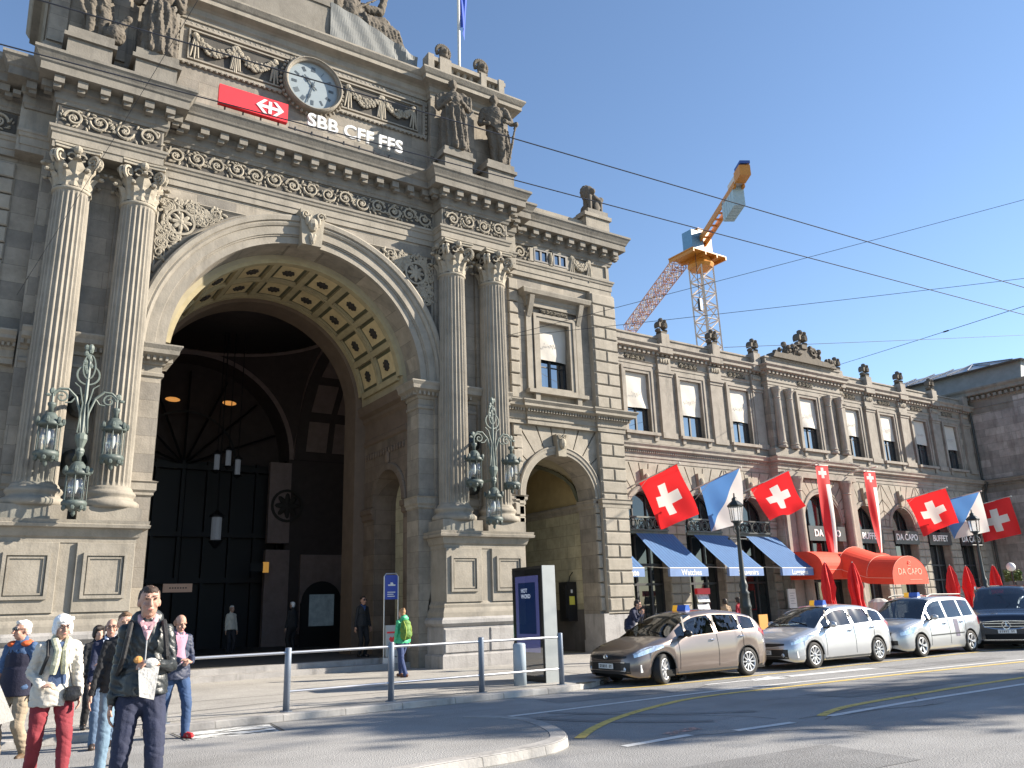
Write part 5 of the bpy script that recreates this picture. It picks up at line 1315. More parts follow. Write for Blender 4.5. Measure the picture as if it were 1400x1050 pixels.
# ---- street lamps -------------------------------------------------------------------------------
t=thing('street_lamp','ornate black cast iron lamp with glass lantern in front of the Souvenirs awning','street lamp',(19.0,16.55,.12),0,'cast iron street lamps')
m=MB(IRON); m.smooth=True
m.lathe([(.2,.12),(.22,.3),(.19,.4),(.2,.8),(.17,.9),(.19,1.0),(.16,1.15),(.15,1.5),(.17,1.55),(.15,1.62),(.13,1.9),(.15,1.95),(.1,2.02),(.13,2.15),(.1,2.25),(.075,2.35),(.06,3.2),(.05,3.75),(.08,3.8),(.05,3.85),(.1,3.95),(.14,4.0)],(19,16.55,0),14,None,lambda a,z: 1+.06*sin(6*a)*(z<2))
m.smooth=False; m.tube([(18.6,16.55,3.5),(19.4,16.55,3.5)],.02,5); m.ball((18.6,16.55,3.5),.04); m.ball((19.4,16.55,3.5),.04)
for s_ in (-1,1): m.tube([(19,16.55,3.6),(19+s_*.16,16.55,3.72),(19+s_*.12,16.55,3.95)],.02,5)
obj('post', m, t)
m=MB(IRON); m.lathe([(.22,4.44),(.25,4.49),(.17,4.57),(.09,4.63),(.08,4.7),(.03,4.74),(.02,4.86)],(19,16.55,0),6); m.lathe([(.1,3.98),(.17,4.0),(.17,4.03)],(19,16.55,0),6)
for i in range(6): a=i*pi/3; m.tube([(19+.16*cos(a),16.55+.16*sin(a),4.02),(19+.2*cos(a),16.55+.2*sin(a),4.45)],.012,4)
LH=obj('lantern', m, t); g=MB(LAMPGL); g.lathe([(.14,4.03),(.195,4.45)],(19,16.55,0),6); obj('glass', g, LH)
dup(t,(32.3,16.45,.12),0,'ornate black cast iron lamp before the blue and white flag by the last parasol')
t=thing('globe_lamp','white globe terrace lamp beside the last red parasol','lamp',(44.5,21.2,.12),0,'white globe lamps')
m=MB(IRON); m.tube([(44.5,21.2,.12),(44.5,21.2,2.75)],.04,6); obj('post', m, t); m=MB(WHITE); m.smooth=True; m.ball((44.5,21.2,2.95),.22,14,10); obj('globe', m, t)
dup(t,(46.6,20.6,.12),0,'white globe terrace lamp at the right edge above the van')
# shrub
m=MB(mat('yellow green foliage',(.1,.14,.03),.7,var=.4,vs=8)); rnd=random.Random(6)
for i in range(500):
    a=rnd.uniform(0,2*pi); e=rnd.uniform(-1,1); q=rnd.uniform(.5,1)**.5; c=Vector((46.0+.5*q*cos(a)*sqrt(1-e*e),21.9+.4*q*sin(a),2.55+.3*q*e)); d=Vector((rnd.gauss(0,1),rnd.gauss(0,1),rnd.gauss(0,1))).normalized(); u=d.orthogonal().normalized()
    m.quad(c-d*.07-u*.025,c-d*.07+u*.025,c+d*.07+u*.025,c+d*.07-u*.025)
t=thing('potted_shrub','small yellow green shrub in a pot between the two globe lamps','plant',(46.2,21.9,.12)); obj('foliage', m, t); m=MB(IRON); m.lathe([(.3,.12),(.45,.9),(.42,.9)],(46.2,21.9,0),12); m.tube([(46.2,21.9,.8),(46.2,21.9,2.2)],.05,6); obj('pot', m, t)
# ---- pavement furniture ----------------------------------------------------------------------------
STEEL=mat('brushed steel',(.55,.56,.58),.35,metal=.85,var=.08); GRAYP=mat('grey blue painted steel',(.17,.2,.25),.45,metal=.3,var=.1)
t=thing('pedestrian_railing','steel pedestrian railing with round posts along the kerb','railing',(7.9,14.8,.12))
for x in (2.94,4.95,6.95,8.95,10.96):
    m=MB(GRAYP); m.smooth=True; m.lathe([(.058,.12),(.058,1.17),(.05,1.185)],(x,14.8,0),14); m.smooth=False; m.lathe([(.11,.122),(.11,.135)],(x,14.8,0),12); obj('post', m, t)
m=MB(STEEL); m.tube([(2.94,14.8,1.1),(10.96,14.8,1.1)],.025,8); obj('rail', m, t); m=MB(STEEL); m.tube([(4.95,14.8,.45),(10.96,14.8,.45)],.022,8); obj('rail', m, t)
m=MB(mat('pale blue grey bollard',(.3,.36,.42),.5,var=.1)); m.smooth=True; m.lathe([(.14,.12),(.14,.95),(.125,.985),(.02,1.0)],(10.32,15.45,0),20); o=tag(obj('bollard', m),'short pale grey round bollard in front of the advertising totem','bollard')
t=thing('advertising_totem','tall black double sided advertising totem with grey edge and dark blue screen','advertising totem',(11.25,16.1,.12))
A=Vector((10.97,15.40,0)); B=Vector((11.045,16.75,0)); u=(B-A).normalized(); nn=Vector((-u.y,u.x,0)); th=-nn*.34
if nn.x>0: nn=-nn; th=-nn*.34
def tp(a,b,c): return A+u*a+nn*b+Vector((0,0,c))
m=MB(BLACK); Lw=(B-A).length; m.obox((A+B)/2+th/2+Vector((0,0,1.4)),u*Lw/2,nn*.168,Vector((0,0,1.26))); obj('housing', m, t)
m=MB(mat('grey metal edge',(.33,.35,.35),.5,metal=.2,var=.1)); m.obox(A-u*.012+th/2+Vector((0,0,1.39)),u*.012,nn*.172,Vector((0,0,1.27))); obj('edge_trim', m, t)
m=MB(mat('violet backlit frame',(.12,.12,.28),.25,var=0,emit=(.16,.17,.42,.1))); m.add([tp(.16,.006,.75),tp(1.2,.006,.75),tp(1.2,.006,2.45),tp(.16,.006,2.45)],[(0,1,2,3)]); S_=obj('screen', m, t)
m=MB(mat('dark blue screen picture',(.01,.025,.08),.2,var=0,emit=(.02,.05,.16,.1))); m.add([tp(.3,.01,1.15),tp(1.06,.01,1.15),tp(1.06,.01,2.3),tp(.3,.01,2.3)],[(0,1,2,3)]); obj('poster', m, S_)
rot=Matrix((( -u.x,0,nn.x),(-u.y,0,nn.y),(0,1,0))).to_euler()
text('poster_text','HOT\nWORD',.13,tp(.93,.014,2.05),rot,mat('screen white',(.6,.65,.75),.5,var=0,emit=(.5,.55,.65,.3)),t,.001,.002,'LEFT')
m=MB(mirror:=mat('glossy totem glass',(.01,.01,.02),.02,var=0)); 
gm=glassmat('totem cover glass',(.9,.92,.96),1.4,1.6); m=MB(gm); m.add([tp(.05,.02,.25),tp(1.33,.02,.25),tp(1.33,.02,2.6),tp(.05,.02,2.6)],[(0,1,2,3)]); obj('cover_glass', m, t)
t=thing('information_pillar','slim steel framed information pillar with blue panel beside the portal jamb','information sign',(10.85,23.25,.27))
x0,x1,y=10.62,11.08,23.15
m=MB(STEEL); m.tube([(x0,y,.27),(x0,y,2.78),(x0+.06,y,2.86),(x1-.06,y,2.86),(x1,y,2.78),(x1,y,.27)],.022,8); m.box(x0-.08,x1+.02,y-.12,y+.12,.27,.44); obj('frame', m, t)
m=MB(mat('blue sign panel',(.02,.05,.32),.4,var=.05)); m.box(x0+.02,x1-.02,y-.015,y+.015,2.1,2.82); P_=obj('panel', m, t)
m=MB(WHITE); m.box(x0+.12,x1-.1,y-.02,y-.014,2.5,2.54); m.prism([(x0+.2,2.54),(x0+.3,2.54),(x0+.27,2.6),(x0+.2,2.6)],y-.02,y-.014)
for k in range(3): m.box(x0+.1,x0+.1+(.24,.2,.26)[k],y-.019,y-.014,2.18+.06*k,2.205+.06*k)
obj('pictogram', m, P_)
m=MB(mat('pale grey leaflet box',(.42,.43,.42),.6,var=.1)); m.box(x0+.03,x1-.03,y-.1,y+.1,.46,1.35); m.use(RED); m.box(x0+.06,x1-.06,y-.105,y-.1,1.12,1.17); m.prism([(10.85,.82),(10.96,.96),(10.9,1.03),(10.85,.99),(10.8,1.03),(10.74,.96)],y-.106,y-.1); obj('leaflet_box', m, t)
t=thing('pay_telephone','black wall telephone box with yellow label inside the small arch','telephone',(18.9,24.7,1.2)); m=MB(BLACK); m.box(18.55,18.96,24.45,24.98,1.2,2.6); m.box(18.5,18.6,24.5,24.6,1.3,2.5); obj('housing', m, t)
m=MB(WHITE); m.box(18.544,18.55,24.55,24.66,2.2,2.45); m.box(18.7,18.78,24.444,24.45,2.2,2.32); m.use(mat('yellow label',(.6,.55,.08),.6,var=0)); m.box(18.62,18.86,24.443,24.45,1.78,2.08); m.use(BLACK); m.tube([(18.75,24.6,2.6),(18.8,24.6,2.8),(18.94,24.6,2.95)],.02,5); obj('label_plates', m, t)
t=thing('poster_stand','arched dark frame with pale blue poster inside the hall','poster',(12.9,34.5,.42)); m=MB(HALLB); m.arc(12.9,2.2,[(.001,34.5),(.9,34.5)],0,pi,20,False); m.box(12.0,13.8,34.49,34.6,.42,2.2); obj('frame', m, t)
m=MB(mat('pale backlit poster',(.2,.25,.29),.5,var=.6,vs=2.5,emit=(.35,.5,.62,.02))); m.box(12.35,13.45,34.46,34.48,1.25,2.55); obj('sheet', m, t)
t=thing('lit_sign','small pinkish lit direction sign in the dark hall','sign',(7.1,35,2.75)); m=MB(mat('pinkish lit sign',(.5,.35,.27),.5,var=.1,emit=(.8,.5,.36,.03))); m.box(6.55,7.65,34.98,35.05,2.75,3.08); m.use(BLACK); [m.box(6.78+.1*k,6.78+.1*k+.06,34.97,34.98,2.89,2.94) for k in range(7)]; obj('panel', m, t); m=MB(HALLB); m.tube([(7.1,35.02,3.08),(7.1,35.02,8)],.02,4); obj('rod', m, t)
t=thing('lit_sign','small amber lit sign beside the hall pier','sign',(10.6,36,3.5)); m=MB(mat('amber lit sign',(.7,.4,.1),.5,var=0,emit=(1,.5,.1,.12))); m.box(10.75,11.0,35.95,36.0,3.55,4.0); obj('panel', m, t); m=MB(HALLB); m.box(10.2,10.75,35.95,36.02,3.6,3.95); obj('board', m, t)
t=thing('display_rack','postcard rack with red header beside the souvenir shop door','display rack',(26.95,25.9,.12)); m=MB(IRON)
for x in (26.6,27.35): m.tube([(x,25.9,.12),(x,25.9,2.3)],.02,5)
for z in (.5,.9,1.3,1.7): m.box(26.6,27.35,25.75,26,z,z+.02)
obj('frame', m, t); m=MB(RED); m.box(26.58,27.37,25.74,25.9,2.05,2.3); obj('header', m, t); m=MB(mat('postcards',(.5,.5,.52),.6,var=.7,vs=9)); [m.quad((26.62,25.75,z),(27.33,25.75,z),(27.33,25.85,z+.32),(26.62,25.85,z+.32)) for z in (.52,.92,1.32,1.72)]; obj('postcards', m, t)
t=thing('menu_board','small white menu board on the wall left of the canopy','menu board',(33.5,26.3,1.3)); m=MB(WHITE); m.box(33.2,33.75,26.2,26.28,1.3,2.2); obj('board', m, t); m=MB(mat('menu print',(.35,.36,.38),.8,var=0)); [m.box(33.3,33.65-.1*(k%2),26.195,26.2,1.5+.12*k,1.53+.12*k) for k in range(5)]; obj('print', m, t)
t=thing('folded_chair_stack','white covered terrace furniture under the canopy','covered furniture',(31.3,20.5,.12)); m=MB(CLOTH); m.lathe([(.42,.12),(.45,.9),(.4,1.5),(.2,1.62),(.02,1.65)],(31.5,20.4,0),18,None,lambda a,z: 1+.08*sin(5*a+z*3)); obj('cover', m, t)
t=thing('terrace_barrier','low white terrace barrier with orange sign behind the taxis','barrier',(21,17.6,.12)); m=MB(POLE); m.tube([(19.4,17.5,.95),(24.5,17.5,.95)],.03,6); m.tube([(19.4,17.5,.5),(24.5,17.5,.5)],.03,6); [m.tube([(x,17.5,.12),(x,17.5,1.0)],.03,6) for x in (19.4,21.1,22.8,24.5)]; obj('frame', m, t); m=MB(mat('orange plate',(.6,.28,.05),.6,var=0)); m.box(20.55,20.95,17.42,17.45,.85,1.3); obj('plate', m, t)
# ---- crane ---------------------------------------------------------------------------------------------
YEL=mat('orange yellow crane paint',(.5,.2,.025),.5,var=.1); CWH=mat('weathered white crane paint',(.55,.47,.4),.55,var=.1); CRED=mat('faded red crane paint',(.45,.24,.17),.55,var=.1); CGREY=mat('pale blue grey ballast',(.32,.42,.46),.7,var=.15)
t=thing('tower_crane','yellow tower crane with lattice mast and grey ballast behind the wing','crane',(73.0,65,0))
def lattice(m,a,b,wd,bays,r,mats=None):
    a=Vector(a); b=Vector(b); d=(b-a).normalized(); u=d.cross(Vector((0,0,1)) if abs(d.z)<.9 else Vector((0,1,0))).normalized(); v=d.cross(u).normalized(); L=(b-a).length
    c=[(-1,-1),(1,-1),(1,1),(-1,1)]; P=lambda t,k: a+d*L*t+u*c[k][0]*wd/2+v*c[k][1]*wd/2
    for k in range(4): m.tube([P(0,k),P(1,k)],r*1.5,4)
    for i in range(bays):
        if mats: m.use(mats[i//2%len(mats)])
        for k in range(4):
            q=(k+1)%4; m.tube([P(i/bays,k),P((i+1)/bays,q)] if i%2 else [P(i/bays,q),P((i+1)/bays,k)],r,4); m.tube([P(i/bays,k),P(i/bays,q)],r,4)
cx,cy=72.9,65; m=MB(CWH); lattice(m,(cx+.6,cy,0),(cx,cy,42.3),2.1,24,.085,[CWH,CWH]); obj('mast', m, t)
m=MB(YEL); m.lathe([(1.5,42.2),(1.7,42.6),(1.3,43.3),(1.2,44.2)],(cx,cy,0),12); m.box(cx-3.4,cx+2.6,cy-2,cy+2.2,43.6,43.75)
for x in (-3.3,-1.2,.8,2.4): m.box(cx+x,cx+x+.16,cy-2.05,cy+2.2,43.2,43.6)
m.box(cx-1.2,cx+1.1,cy-1.2,cy+1,44.2,47.2); obj('slewing_platform', m, t)
m=MB(mat('blue crane cab',(.12,.25,.38),.4,var=.15)); m.box(cx-3.2,cx-1.2,cy-1.9,cy-.3,43.8,46.2); obj('cab', m, t)
A_=Vector((cx,cy,45.2)); Bc=Vector((64.2,50.0,45.3)); d=(Bc-A_).normalized(); sd=d.cross(Vector((0,0,1))).normalized(); up=sd.cross(d)
m=MB(YEL)
for s_ in (-1,1): m.obox(A_.lerp(Bc,.45)+sd*s_*.5,d*((Bc-A_).length*.46),sd*.12,up*.34)
for k in range(9): m.obox(A_.lerp(Bc,.08+k*.09),d*.12,sd*.5,up*.08)
m.use(CWH); m.obox(A_.lerp(Bc,.5)+up*.8,d*(Bc-A_).length*.42,sd*.05,up*.3); m.obox(A_.lerp(Bc,.9)+up*.5,d*1.9,sd*.55,up*.45); m.use(YEL); m.obox(Bc-d*.4+up*.55,d*.9,sd*.6,up*.6); m.use(mat('dark blue plate',(.03,.07,.25),.5,var=0)); m.obox(Bc-d*.2+up*1.4,d*.9,sd*.55,up*.15); obj('counter_jib', m, t)
m=MB(CGREY)
for k in range(5): m.obox(A_.lerp(Bc,.68+.045*k)-up*1.1,d*.36,sd*.62,up*1.15)
obj('ballast', m, t)
m=MB(CRED); lattice(m,A_+Vector((-1.5,2,-1.6)),(80.6,87.5,42.3),1.5,26,.055,[CRED,CWH]); obj('jib', m, t)
m=MB(BLACK); m.tube([(cx-1.9,cy-1,43.6),(cx-1.9,cy-1,37.5)],.05,4); m.box(cx-2.1,cx-1.7,cy-1.2,cy-.8,36,37.5); obj('hook', m, t)
# ---- overhead wires -----------------------------------------------------------------------------------------
WIRE=mat('dark wire',(.02,.022,.03),.5,var=0)
def wire(label,pts,r,ins=()):
    a,b=Vector(pts[0]),Vector(pts[1]); P=[]
    for i in range(25): q=i/24; p=a.lerp(b,q); p.z-=pts[2]*4*q*(1-q); P.append(p)
    m=MB(WIRE); m.tube(P,r,5)
    for q in ins: k=int(q*24); m.tube([P[k],P[k].lerp(P[k+1],.2)],r*2.6,6)
    tag(obj('overhead_wire', m),label,'wire','overhead wires across the square')
ext=lambda a,b,q: tuple(Vector(a).lerp(Vector(b),q))
p1,p2=(-.01,9.14,8.5),(19.59,7.87,8.5); wire('upper of the two thick dark wires crossing the clock and the sky',[ext(p1,p2,-.4),ext(p1,p2,1.6),.0],.0095)
p1,p2=(-.44,10.21,8.5),(21.59,8.81,8.5); wire('lower of the two thick dark wires running under the statues',[ext(p1,p2,-.4),ext(p1,p2,1.6),.0],.0095)
wire('thin span wire from the pavilion wall rising steeply to the upper right',[(15.07,22.95,11.13),ext((15.07,22.95,11.13),(31.54,12,16.17),2.6),.25],.01,(.45,))
wire('thin span wire from the pavilion wall running low past the crane mast',[(15.07,22.95,11.1),ext((15.07,22.95,11.1),(30.13,12,12.68),2.6),.25],.01,(.7,))
wire('thin wire with black connector ending beside the roof cartouche',[(39.5,26.6,14.3),ext((39.5,26.6,14.3),(29.6,12,11.39),2.4),.1],.012,(.3,.33))
wire('thinnest nearly level wire just above the wing roof',[(13.97,12,7.38),ext((13.97,12,7.38),(29.13,12,10.23),2.6),.08],.007)
wire('thin wire slanting across the left column to the wall anchor',[(.21,22.9,9.84),(2.04,12,11.58),.05],.005,(.1,))
m=MB(IRON); m.lathe([(.1,0),(.1,.05),(.03,.1),(.03,.22)],(15.07,22.99,11.13),10,Matrix.Rotation(pi/2,3,'X')); obj('wire_anchor', m, ST)
# ---- unseen trees added south of the road to cast its soft shadows -----------------------------------------------------
LEAF=mat('autumn tree leaves',(.07,.085,.025),.7,var=.4,vs=2); BARK=mat('tree bark',(.09,.07,.05),.9,var=.3,vs=6)
def tree(x,y,h,rc,label,seed,nl=6500):
    t=thing('shadow_tree',label,'tree',(x,y,0),0,'unseen trees added to shade the road'); rnd=random.Random(seed)
    m=MB(BARK); m.tube([(x,y,0),(x+.1,y,h*.35),(x,y+.1,h*.7)],[.22,.17,.08],8); tips=[]
    for i in range(11):
        a=rnd.uniform(0,6.28); z=h*rnd.uniform(.55,.75); e=Vector((x+rc*.7*cos(a),y+rc*.7*sin(a),z+h*rnd.uniform(.05,.2))); m.tube([(x,y,z),Vector((x,y,z)).lerp(e,.5)+Vector((0,0,.2)),e],[.08,.05,.02],5); tips.append(e)
    obj('trunk', m, t); m=MB(LEAF)
    for i in range(nl):
        c=rnd.choice(tips)+Vector((rnd.gauss(0,.32*rc),rnd.gauss(0,.32*rc),rnd.gauss(0,.28*rc))); d=Vector((rnd.gauss(0,1),rnd.gauss(0,1),rnd.gauss(0,1))).normalized(); u=d.orthogonal().normalized(); s=rnd.uniform(.1,.2)
        m.quad(c-d*s-u*s*.6,c-d*s+u*s*.6,c+d*s+u*s*.6,c+d*s-u*s*.6)
    obj('crown', m, t)
# ---- vehicles --------------------------------------------------------------------
def paint(name,c,metal=.6,rough=.32): return mat(name,c,rough,metal=metal,var=.03,vs=1.5,coat=1.)
TYRE=mat('black tyre rubber',(.018,.018,.019),.8,var=.2,vs=6); RIM=mat('silver alloy rim',(.5,.51,.53),.4,metal=.6,var=.05); BLKPL=mat('black plastic trim',(.014,.014,.016),.42,var=.1); CARGL=glassmat('tinted car glass',(.3,.34,.37),.5,1.)
CHROME=mat('chrome trim',(.75,.76,.78),.12,metal=1,var=0); HLAMP=mat('clear headlamp',(.55,.62,.7),.08,metal=.5,var=.5,vs=14,coat=1); TAILR=mat('red tail lamp',(.35,.01,.015),.15,var=0,coat=1); SEAT=mat('dark seat fabric',(.03,.03,.033),.85); PLATE=mat('white number plate',(.72,.72,.7),.4,var=0); WELL=mat('dark underbody',(.006,.006,.006),.9,var=0)
def lerpk(K,x):
    if x<=K[0][0]: return K[0][1]
    for (a,b),(c,d) in zip(K,K[1:]):
        if x<=c: t=(x-a)/(c-a); return b+(d-b)*t
    return K[-1][1]
def smk(K):
    P=smoothline(K,6); return [(p.x,p.y) for p in P]
class Car:
    def __init__(s,S,name,label,loc,rz,pm,cat='car',group=None,steer=0,driver=False):
        s.S=S; s.L=S['L']; s.top=smk(S['top']); s.belt=smk(S['belt']); s.wid=smk(S['wid']); s.low=smk(S['low'])
        s.root=t=thing(name,label,cat,loc,rz,group); L=s.L; ax=S['axles']; wr=S['wr']; R_=wr+.055
        xs=[0,.015,.04,.08,.13,.2]+[.26+.05*i for i in range(int((L-.5)/.05))]+[L-.2,L-.13,L-.08,L-.04,L-.015,L]
        xs=sorted(set(round(x,3) for x in xs))
        for a in ax:
            for k in range(9): xs.append(a+R_*cos(pi*k/8)*.999)
        for a,b in S['win']: xs+= [a,b]
        xs+=list(S['ws'])+list(S['rg']); xs=sorted(set(round(x,3) for x in xs))
        secs=[s.sec(x) for x in xs]; k=len(secs[0])
        body=MB(pm); gl=MB(CARGL); body.smooth=True; gl.smooth=True
        V=[]; 
        for x,se in zip(xs,secs):
            for y,z in se: V.append((x-L/2,-y,z))
            for y,z in se[:-1][::-1]: V.append((x-L/2,y,z))
        n=2*k-1
        side=[[],[]]
        for i in range(len(xs)-1):
            xm=(xs[i]+xs[i+1])/2; gh=lerpk(s.top,xm)-lerpk(s.belt,xm)
            for j in range(n-1):
                jj=j if j<k-1 else n-2-j
                g=False
                if jj==5 and gh>.2 and any(a<=xm<=b for a,b in S['win']): g=True
                if jj>=7 and (S['ws'][0]<=xm<=S['ws'][1] or S['rg'][0]<=xm<=S['rg'][1]): g=True
                f=(i*n+j,i*n+j+1,(i+1)*n+j+1,(i+1)*n+j); side[g].append(f)
        def put(mb,F):
            used={}; vs=[]; fs=[]
            for f in F:
                o=[]
                for q in f:
                    if q not in used: used[q]=len(vs); vs.append(V[q])
                    o.append(used[q])
                fs.append(o)
            mb.add(vs,fs)
        put(body,side[0]); put(gl,side[1])
        body.smooth=False
        body.add(V[:n],[tuple(range(n))[::-1]]); body.add(V[-n:],[tuple(range(n))])
        obj('body',body,t,world=False); obj('window',gl,t,world=False)
        # underbody and wheel wells
        u=MB(WELL); w=lerpk(s.wid,L/2)-.16; u.box(-L/2+.25,L/2-.2,-w,w,.16,.62); u.box(-L/2+.6,L/2-.4,-w-.1,w+.1,.17,.3); obj('underbody',u,t,world=False)
        # interior
        it=MB(SEAT); x0=S['ws'][0]-L/2
        it.box(x0+.15,x0+.75,-.68,.68,.62,lerpk(s.top,S['ws'][0])-.06)
        sx=S['seat']-L/2
        for r_ in (0,.85,1.5):
            if sx+r_>L/2-.75: break
            for y in (-.37,.37): it.cbox(sx+r_,sx+r_+.5,y-.24,y+.24,.4,.62,.03); it.prism([(sx+r_+.42,.55),(sx+r_+.6,.55),(sx+r_+.76,1.16),(sx+r_+.66,1.2)],y-.22,y+.22); it.ball((sx+r_+.74,y,1.27),(.06,.13,.1))
        it.tube([(x0+.82+.03*cos(a),-.36+.18*cos(a),.95+.17*sin(a)) for a in [i*pi/8 for i in range(17)]],.016,5); obj('seats',it,t,world=False)
        # wheels
        for ai,a in enumerate(ax):
            for sd in (-1,1):
                yc=sd*(lerpk(s.wid,a)-.115); m=MB(TYRE); m.smooth=True; M=Matrix.Rotation(pi/2*(1 if sd<0 else -1),3,'X')
                m.lathe([(wr*.66,-.1),(wr*.9,-.105),(wr*.985,-.085),(wr,-.05),(wr,.05),(wr*.985,.085),(wr*.92,.105),(wr*.7,.1),(wr*.67,.09)],(0,0,0),28,M,cap=False)
                W_=obj('wheel',m,t,world=False); W_.location=(a-L/2,yc,wr); r=MB(RIM); r.smooth=True; r.lathe([(wr*.7,.1),(wr*.68,.108),(wr*.62,.098),(wr*.6,.03)],(0,0,0),28,M,cap=False); r.smooth=False
                ns=S.get('spokes',10)
                for q in range(ns):
                    an=2*pi*q/ns; d=M@Vector((cos(an),sin(an),0)); o=M@Vector((0,0,1)); tt=M@Vector((-sin(an),cos(an),0))
                    r.add([d*wr*.1+tt*wr*.05+o*.085,d*wr*.1-tt*wr*.05+o*.085,d*wr*.62-tt*wr*S.get('sw',.07)+o*.1,d*wr*.62+tt*wr*S.get('sw',.07)+o*.1,d*wr*.1+tt*wr*.05+o*.03,d*wr*.1-tt*wr*.05+o*.03,d*wr*.62-tt*wr*.06+o*.03,d*wr*.62+tt*wr*.06+o*.03],[(0,1,2,3),(0,3,7,4),(1,5,6,2)])
                r.ball(M@Vector((0,0,.08)),wr*.13); r.use(WELL); r.lathe([(.01,.02),(wr*.63,.02)],(0,0,0),20,M)
                ro=obj('rim',r,W_,world=False)
                if ai==0 and steer: W_.rotation_euler=(0,0,steer)
                # arch lip
                lp=MB(BLKPL); lp.tube([(a-L/2+R_*cos(q)*.99,sd*(s.y(a+R_*cos(q),wr+R_*sin(q)+.0)-.012),wr+R_*sin(q)) for q in [pi*i/14 for i in range(15)]],.018,5); obj('wheel_arch',lp,t,world=False)
        s.t=t
    def sec(s,x):
        S=s.S; w=lerpk(s.wid,x); zb=lerpk(s.belt,x); zt=max(lerpk(s.top,x),zb+.012); zl=lerpk(s.low,x); zl0=zl
        for a in S['axles']:
            R_=S['wr']+.055; d=abs(x-a)
            if d<R_: zl=max(zl,S['wr']+sqrt(R_*R_-d*d))
        zl=min(zl,zb-.1); gh=zt-zb; q=min(1,max(0,gh/.55)); wr=w-.06-S.get('tumble',.2)*q; k=zb-zl
        zr=zt-.03-.035*q if gh>.08 else zb+gh*.6
        P=[(w-.06 if zl<zl0+.05 else w-.01,zl),(w-.01,zl+min(.09,k*.2)),(w+.0,zl+k*.42),(w-.004,zl+k*.62),(w-.03,zb)]
        a=(w-.04,zb+.03*q+.002); b=(wr,zr)
        P.append(a); P.append((a[0]+(b[0]-a[0])*.84,a[1]+(b[1]-a[1])*.86)); P.append(b); P.append((wr*.72,zt-.012-.012*q)); P.append((wr*.35,zt-.002)); P.append((0,zt)); return P
    def y(s,x,z):
        P=s.sec(x)
        for (y0,z0),(y1,z1) in zip(P,P[1:]):
            if z0<=z<=z1: return y0+(y1-y0)*((z-z0)/(z1-z0) if z1>z0 else 0)
        return P[0][0] if z<P[0][1] else P[-2][0]
    def xf(s,y,z):
        lo,hi=0,.9
        if s.y(0,z)>=abs(y): return 0
        for _ in range(24):
            m=(lo+hi)/2
            if s.y(m,z)<abs(y): lo=m
            else: hi=m
        return hi
    def side(s,name,mt,pts_lo,pts_hi,both=True,off=.006,n=10):
        lo=smk(pts_lo) if len(pts_lo)>2 else pts_lo; hi=smk(pts_hi) if len(pts_hi)>2 else pts_hi
        x0,x1=lo[0][0],lo[-1][0]
        for sd in ((-1,1) if both else (-1,)):
            m=MB(mt); vs=[]
            for i in range(n+1):
                x=x0+(x1-x0)*i/n
                for k in range(4):
                    z=lerpk(lo,x)+(lerpk(hi,x)-lerpk(lo,x))*k/3; vs.append((x-s.L/2,sd*(s.y(x,z)+off),z))
            m.add(vs,[(i*4+k,(i+1)*4+k,(i+1)*4+k+1,i*4+k+1) for i in range(n) for k in range(3)]); obj(name,m,s.t,world=False)
    def front(s,name,mt,lo,hi,off=.008,n=14,k_=4):
        m=MB(mt); vs=[]; y0,y1=lo[0][0],lo[-1][0]
        for i in range(n+1):
            y=y0+(y1-y0)*i/n
            for k in range(k_+1):
                z=lerpk(lo,y)+(lerpk(hi,y)-lerpk(lo,y))*k/k_; vs.append((s.xf(y,z)-off-s.L/2,y,z))
        m.add(vs,[(i*(k_+1)+k,(i+1)*(k_+1)+k,(i+1)*(k_+1)+k+1,i*(k_+1)+k+1) for i in range(n) for k in range(k_)]); return obj(name,m,s.t,world=False)
    def seams(s,xs,z0=.3,hz=None):
        m=MB(BLKPL)
        for sd in (-1,1):
            for x in xs:
                zt=lerpk(s.belt,x); m.tube([(x-s.L/2+.02*sin(3*i/10),sd*(s.y(x,z0+(zt-z0)*i/10)+.001),z0+(zt-z0)*i/10) for i in range(11)],.006,4)
            for x in s.S['handles']:
                z=lerpk(s.belt,x)-.12; m.use(CHROME); m.tube([(x-s.L/2-.09,sd*(s.y(x,z)+.0),z),(x-s.L/2-.06,sd*(s.y(x,z)+.03),z+.005),(x-s.L/2+.06,sd*(s.y(x,z)+.03),z+.01),(x-s.L/2+.09,sd*(s.y(x,z)),z+.01)],.014,5); m.use(BLKPL); m.ball((x-s.L/2,sd*(s.y(x,z)-.004),z),(.07,.014,.03))
        obj('door_seam',m,s.t,world=False)
    def mirrors(s,x,mt,sz=1):
        for sd in (-1,1):
            z=lerpk(s.belt,x)+.1; y=lerpk(s.wid,x); m=MB(mt); m.smooth=True; m.ball((x-s.L/2,sd*(y+.11),z),(.085*sz,.12*sz,.08*sz),12,8); m.smooth=False; m.use(BLKPL); m.tube([(x-s.L/2,sd*(y-.05),z-.08),(x-s.L/2,sd*(y+.06),z-.04)],.03,5); obj('wing_mirror',m,s.t,world=False)
    def plate(s,z,x=None,num=''):
        xx=(s.xf(0,z) if x is None else x)-.022-s.L/2; m=MB(BLKPL); m.box(xx-.004,xx+.03,-.26,.26,z-.065,z+.065); o=obj('number_plate',m,s.t,world=False); p=MB(PLATE); p.box(xx-.008,xx-.003,-.25,.25,z-.055,z+.055); o2=obj('plate_face',p,o,world=False)
        d=MB(BLKPL)
        for i,c in enumerate((1,1,0,1,1,1,1,1)):
            if c: y=-.18+.052*i; d.box(xx-.0095,xx-.0078,y-.014,y+.014,z-.03,z+.03); d.use(PLATE) ; d.box(xx-.0105,xx-.0094,y-.006,y+.006,z-.018+.012*(i%3),z+.004+.006*(i%2)); d.use(BLKPL)
        obj('plate_number',d,o,world=False)
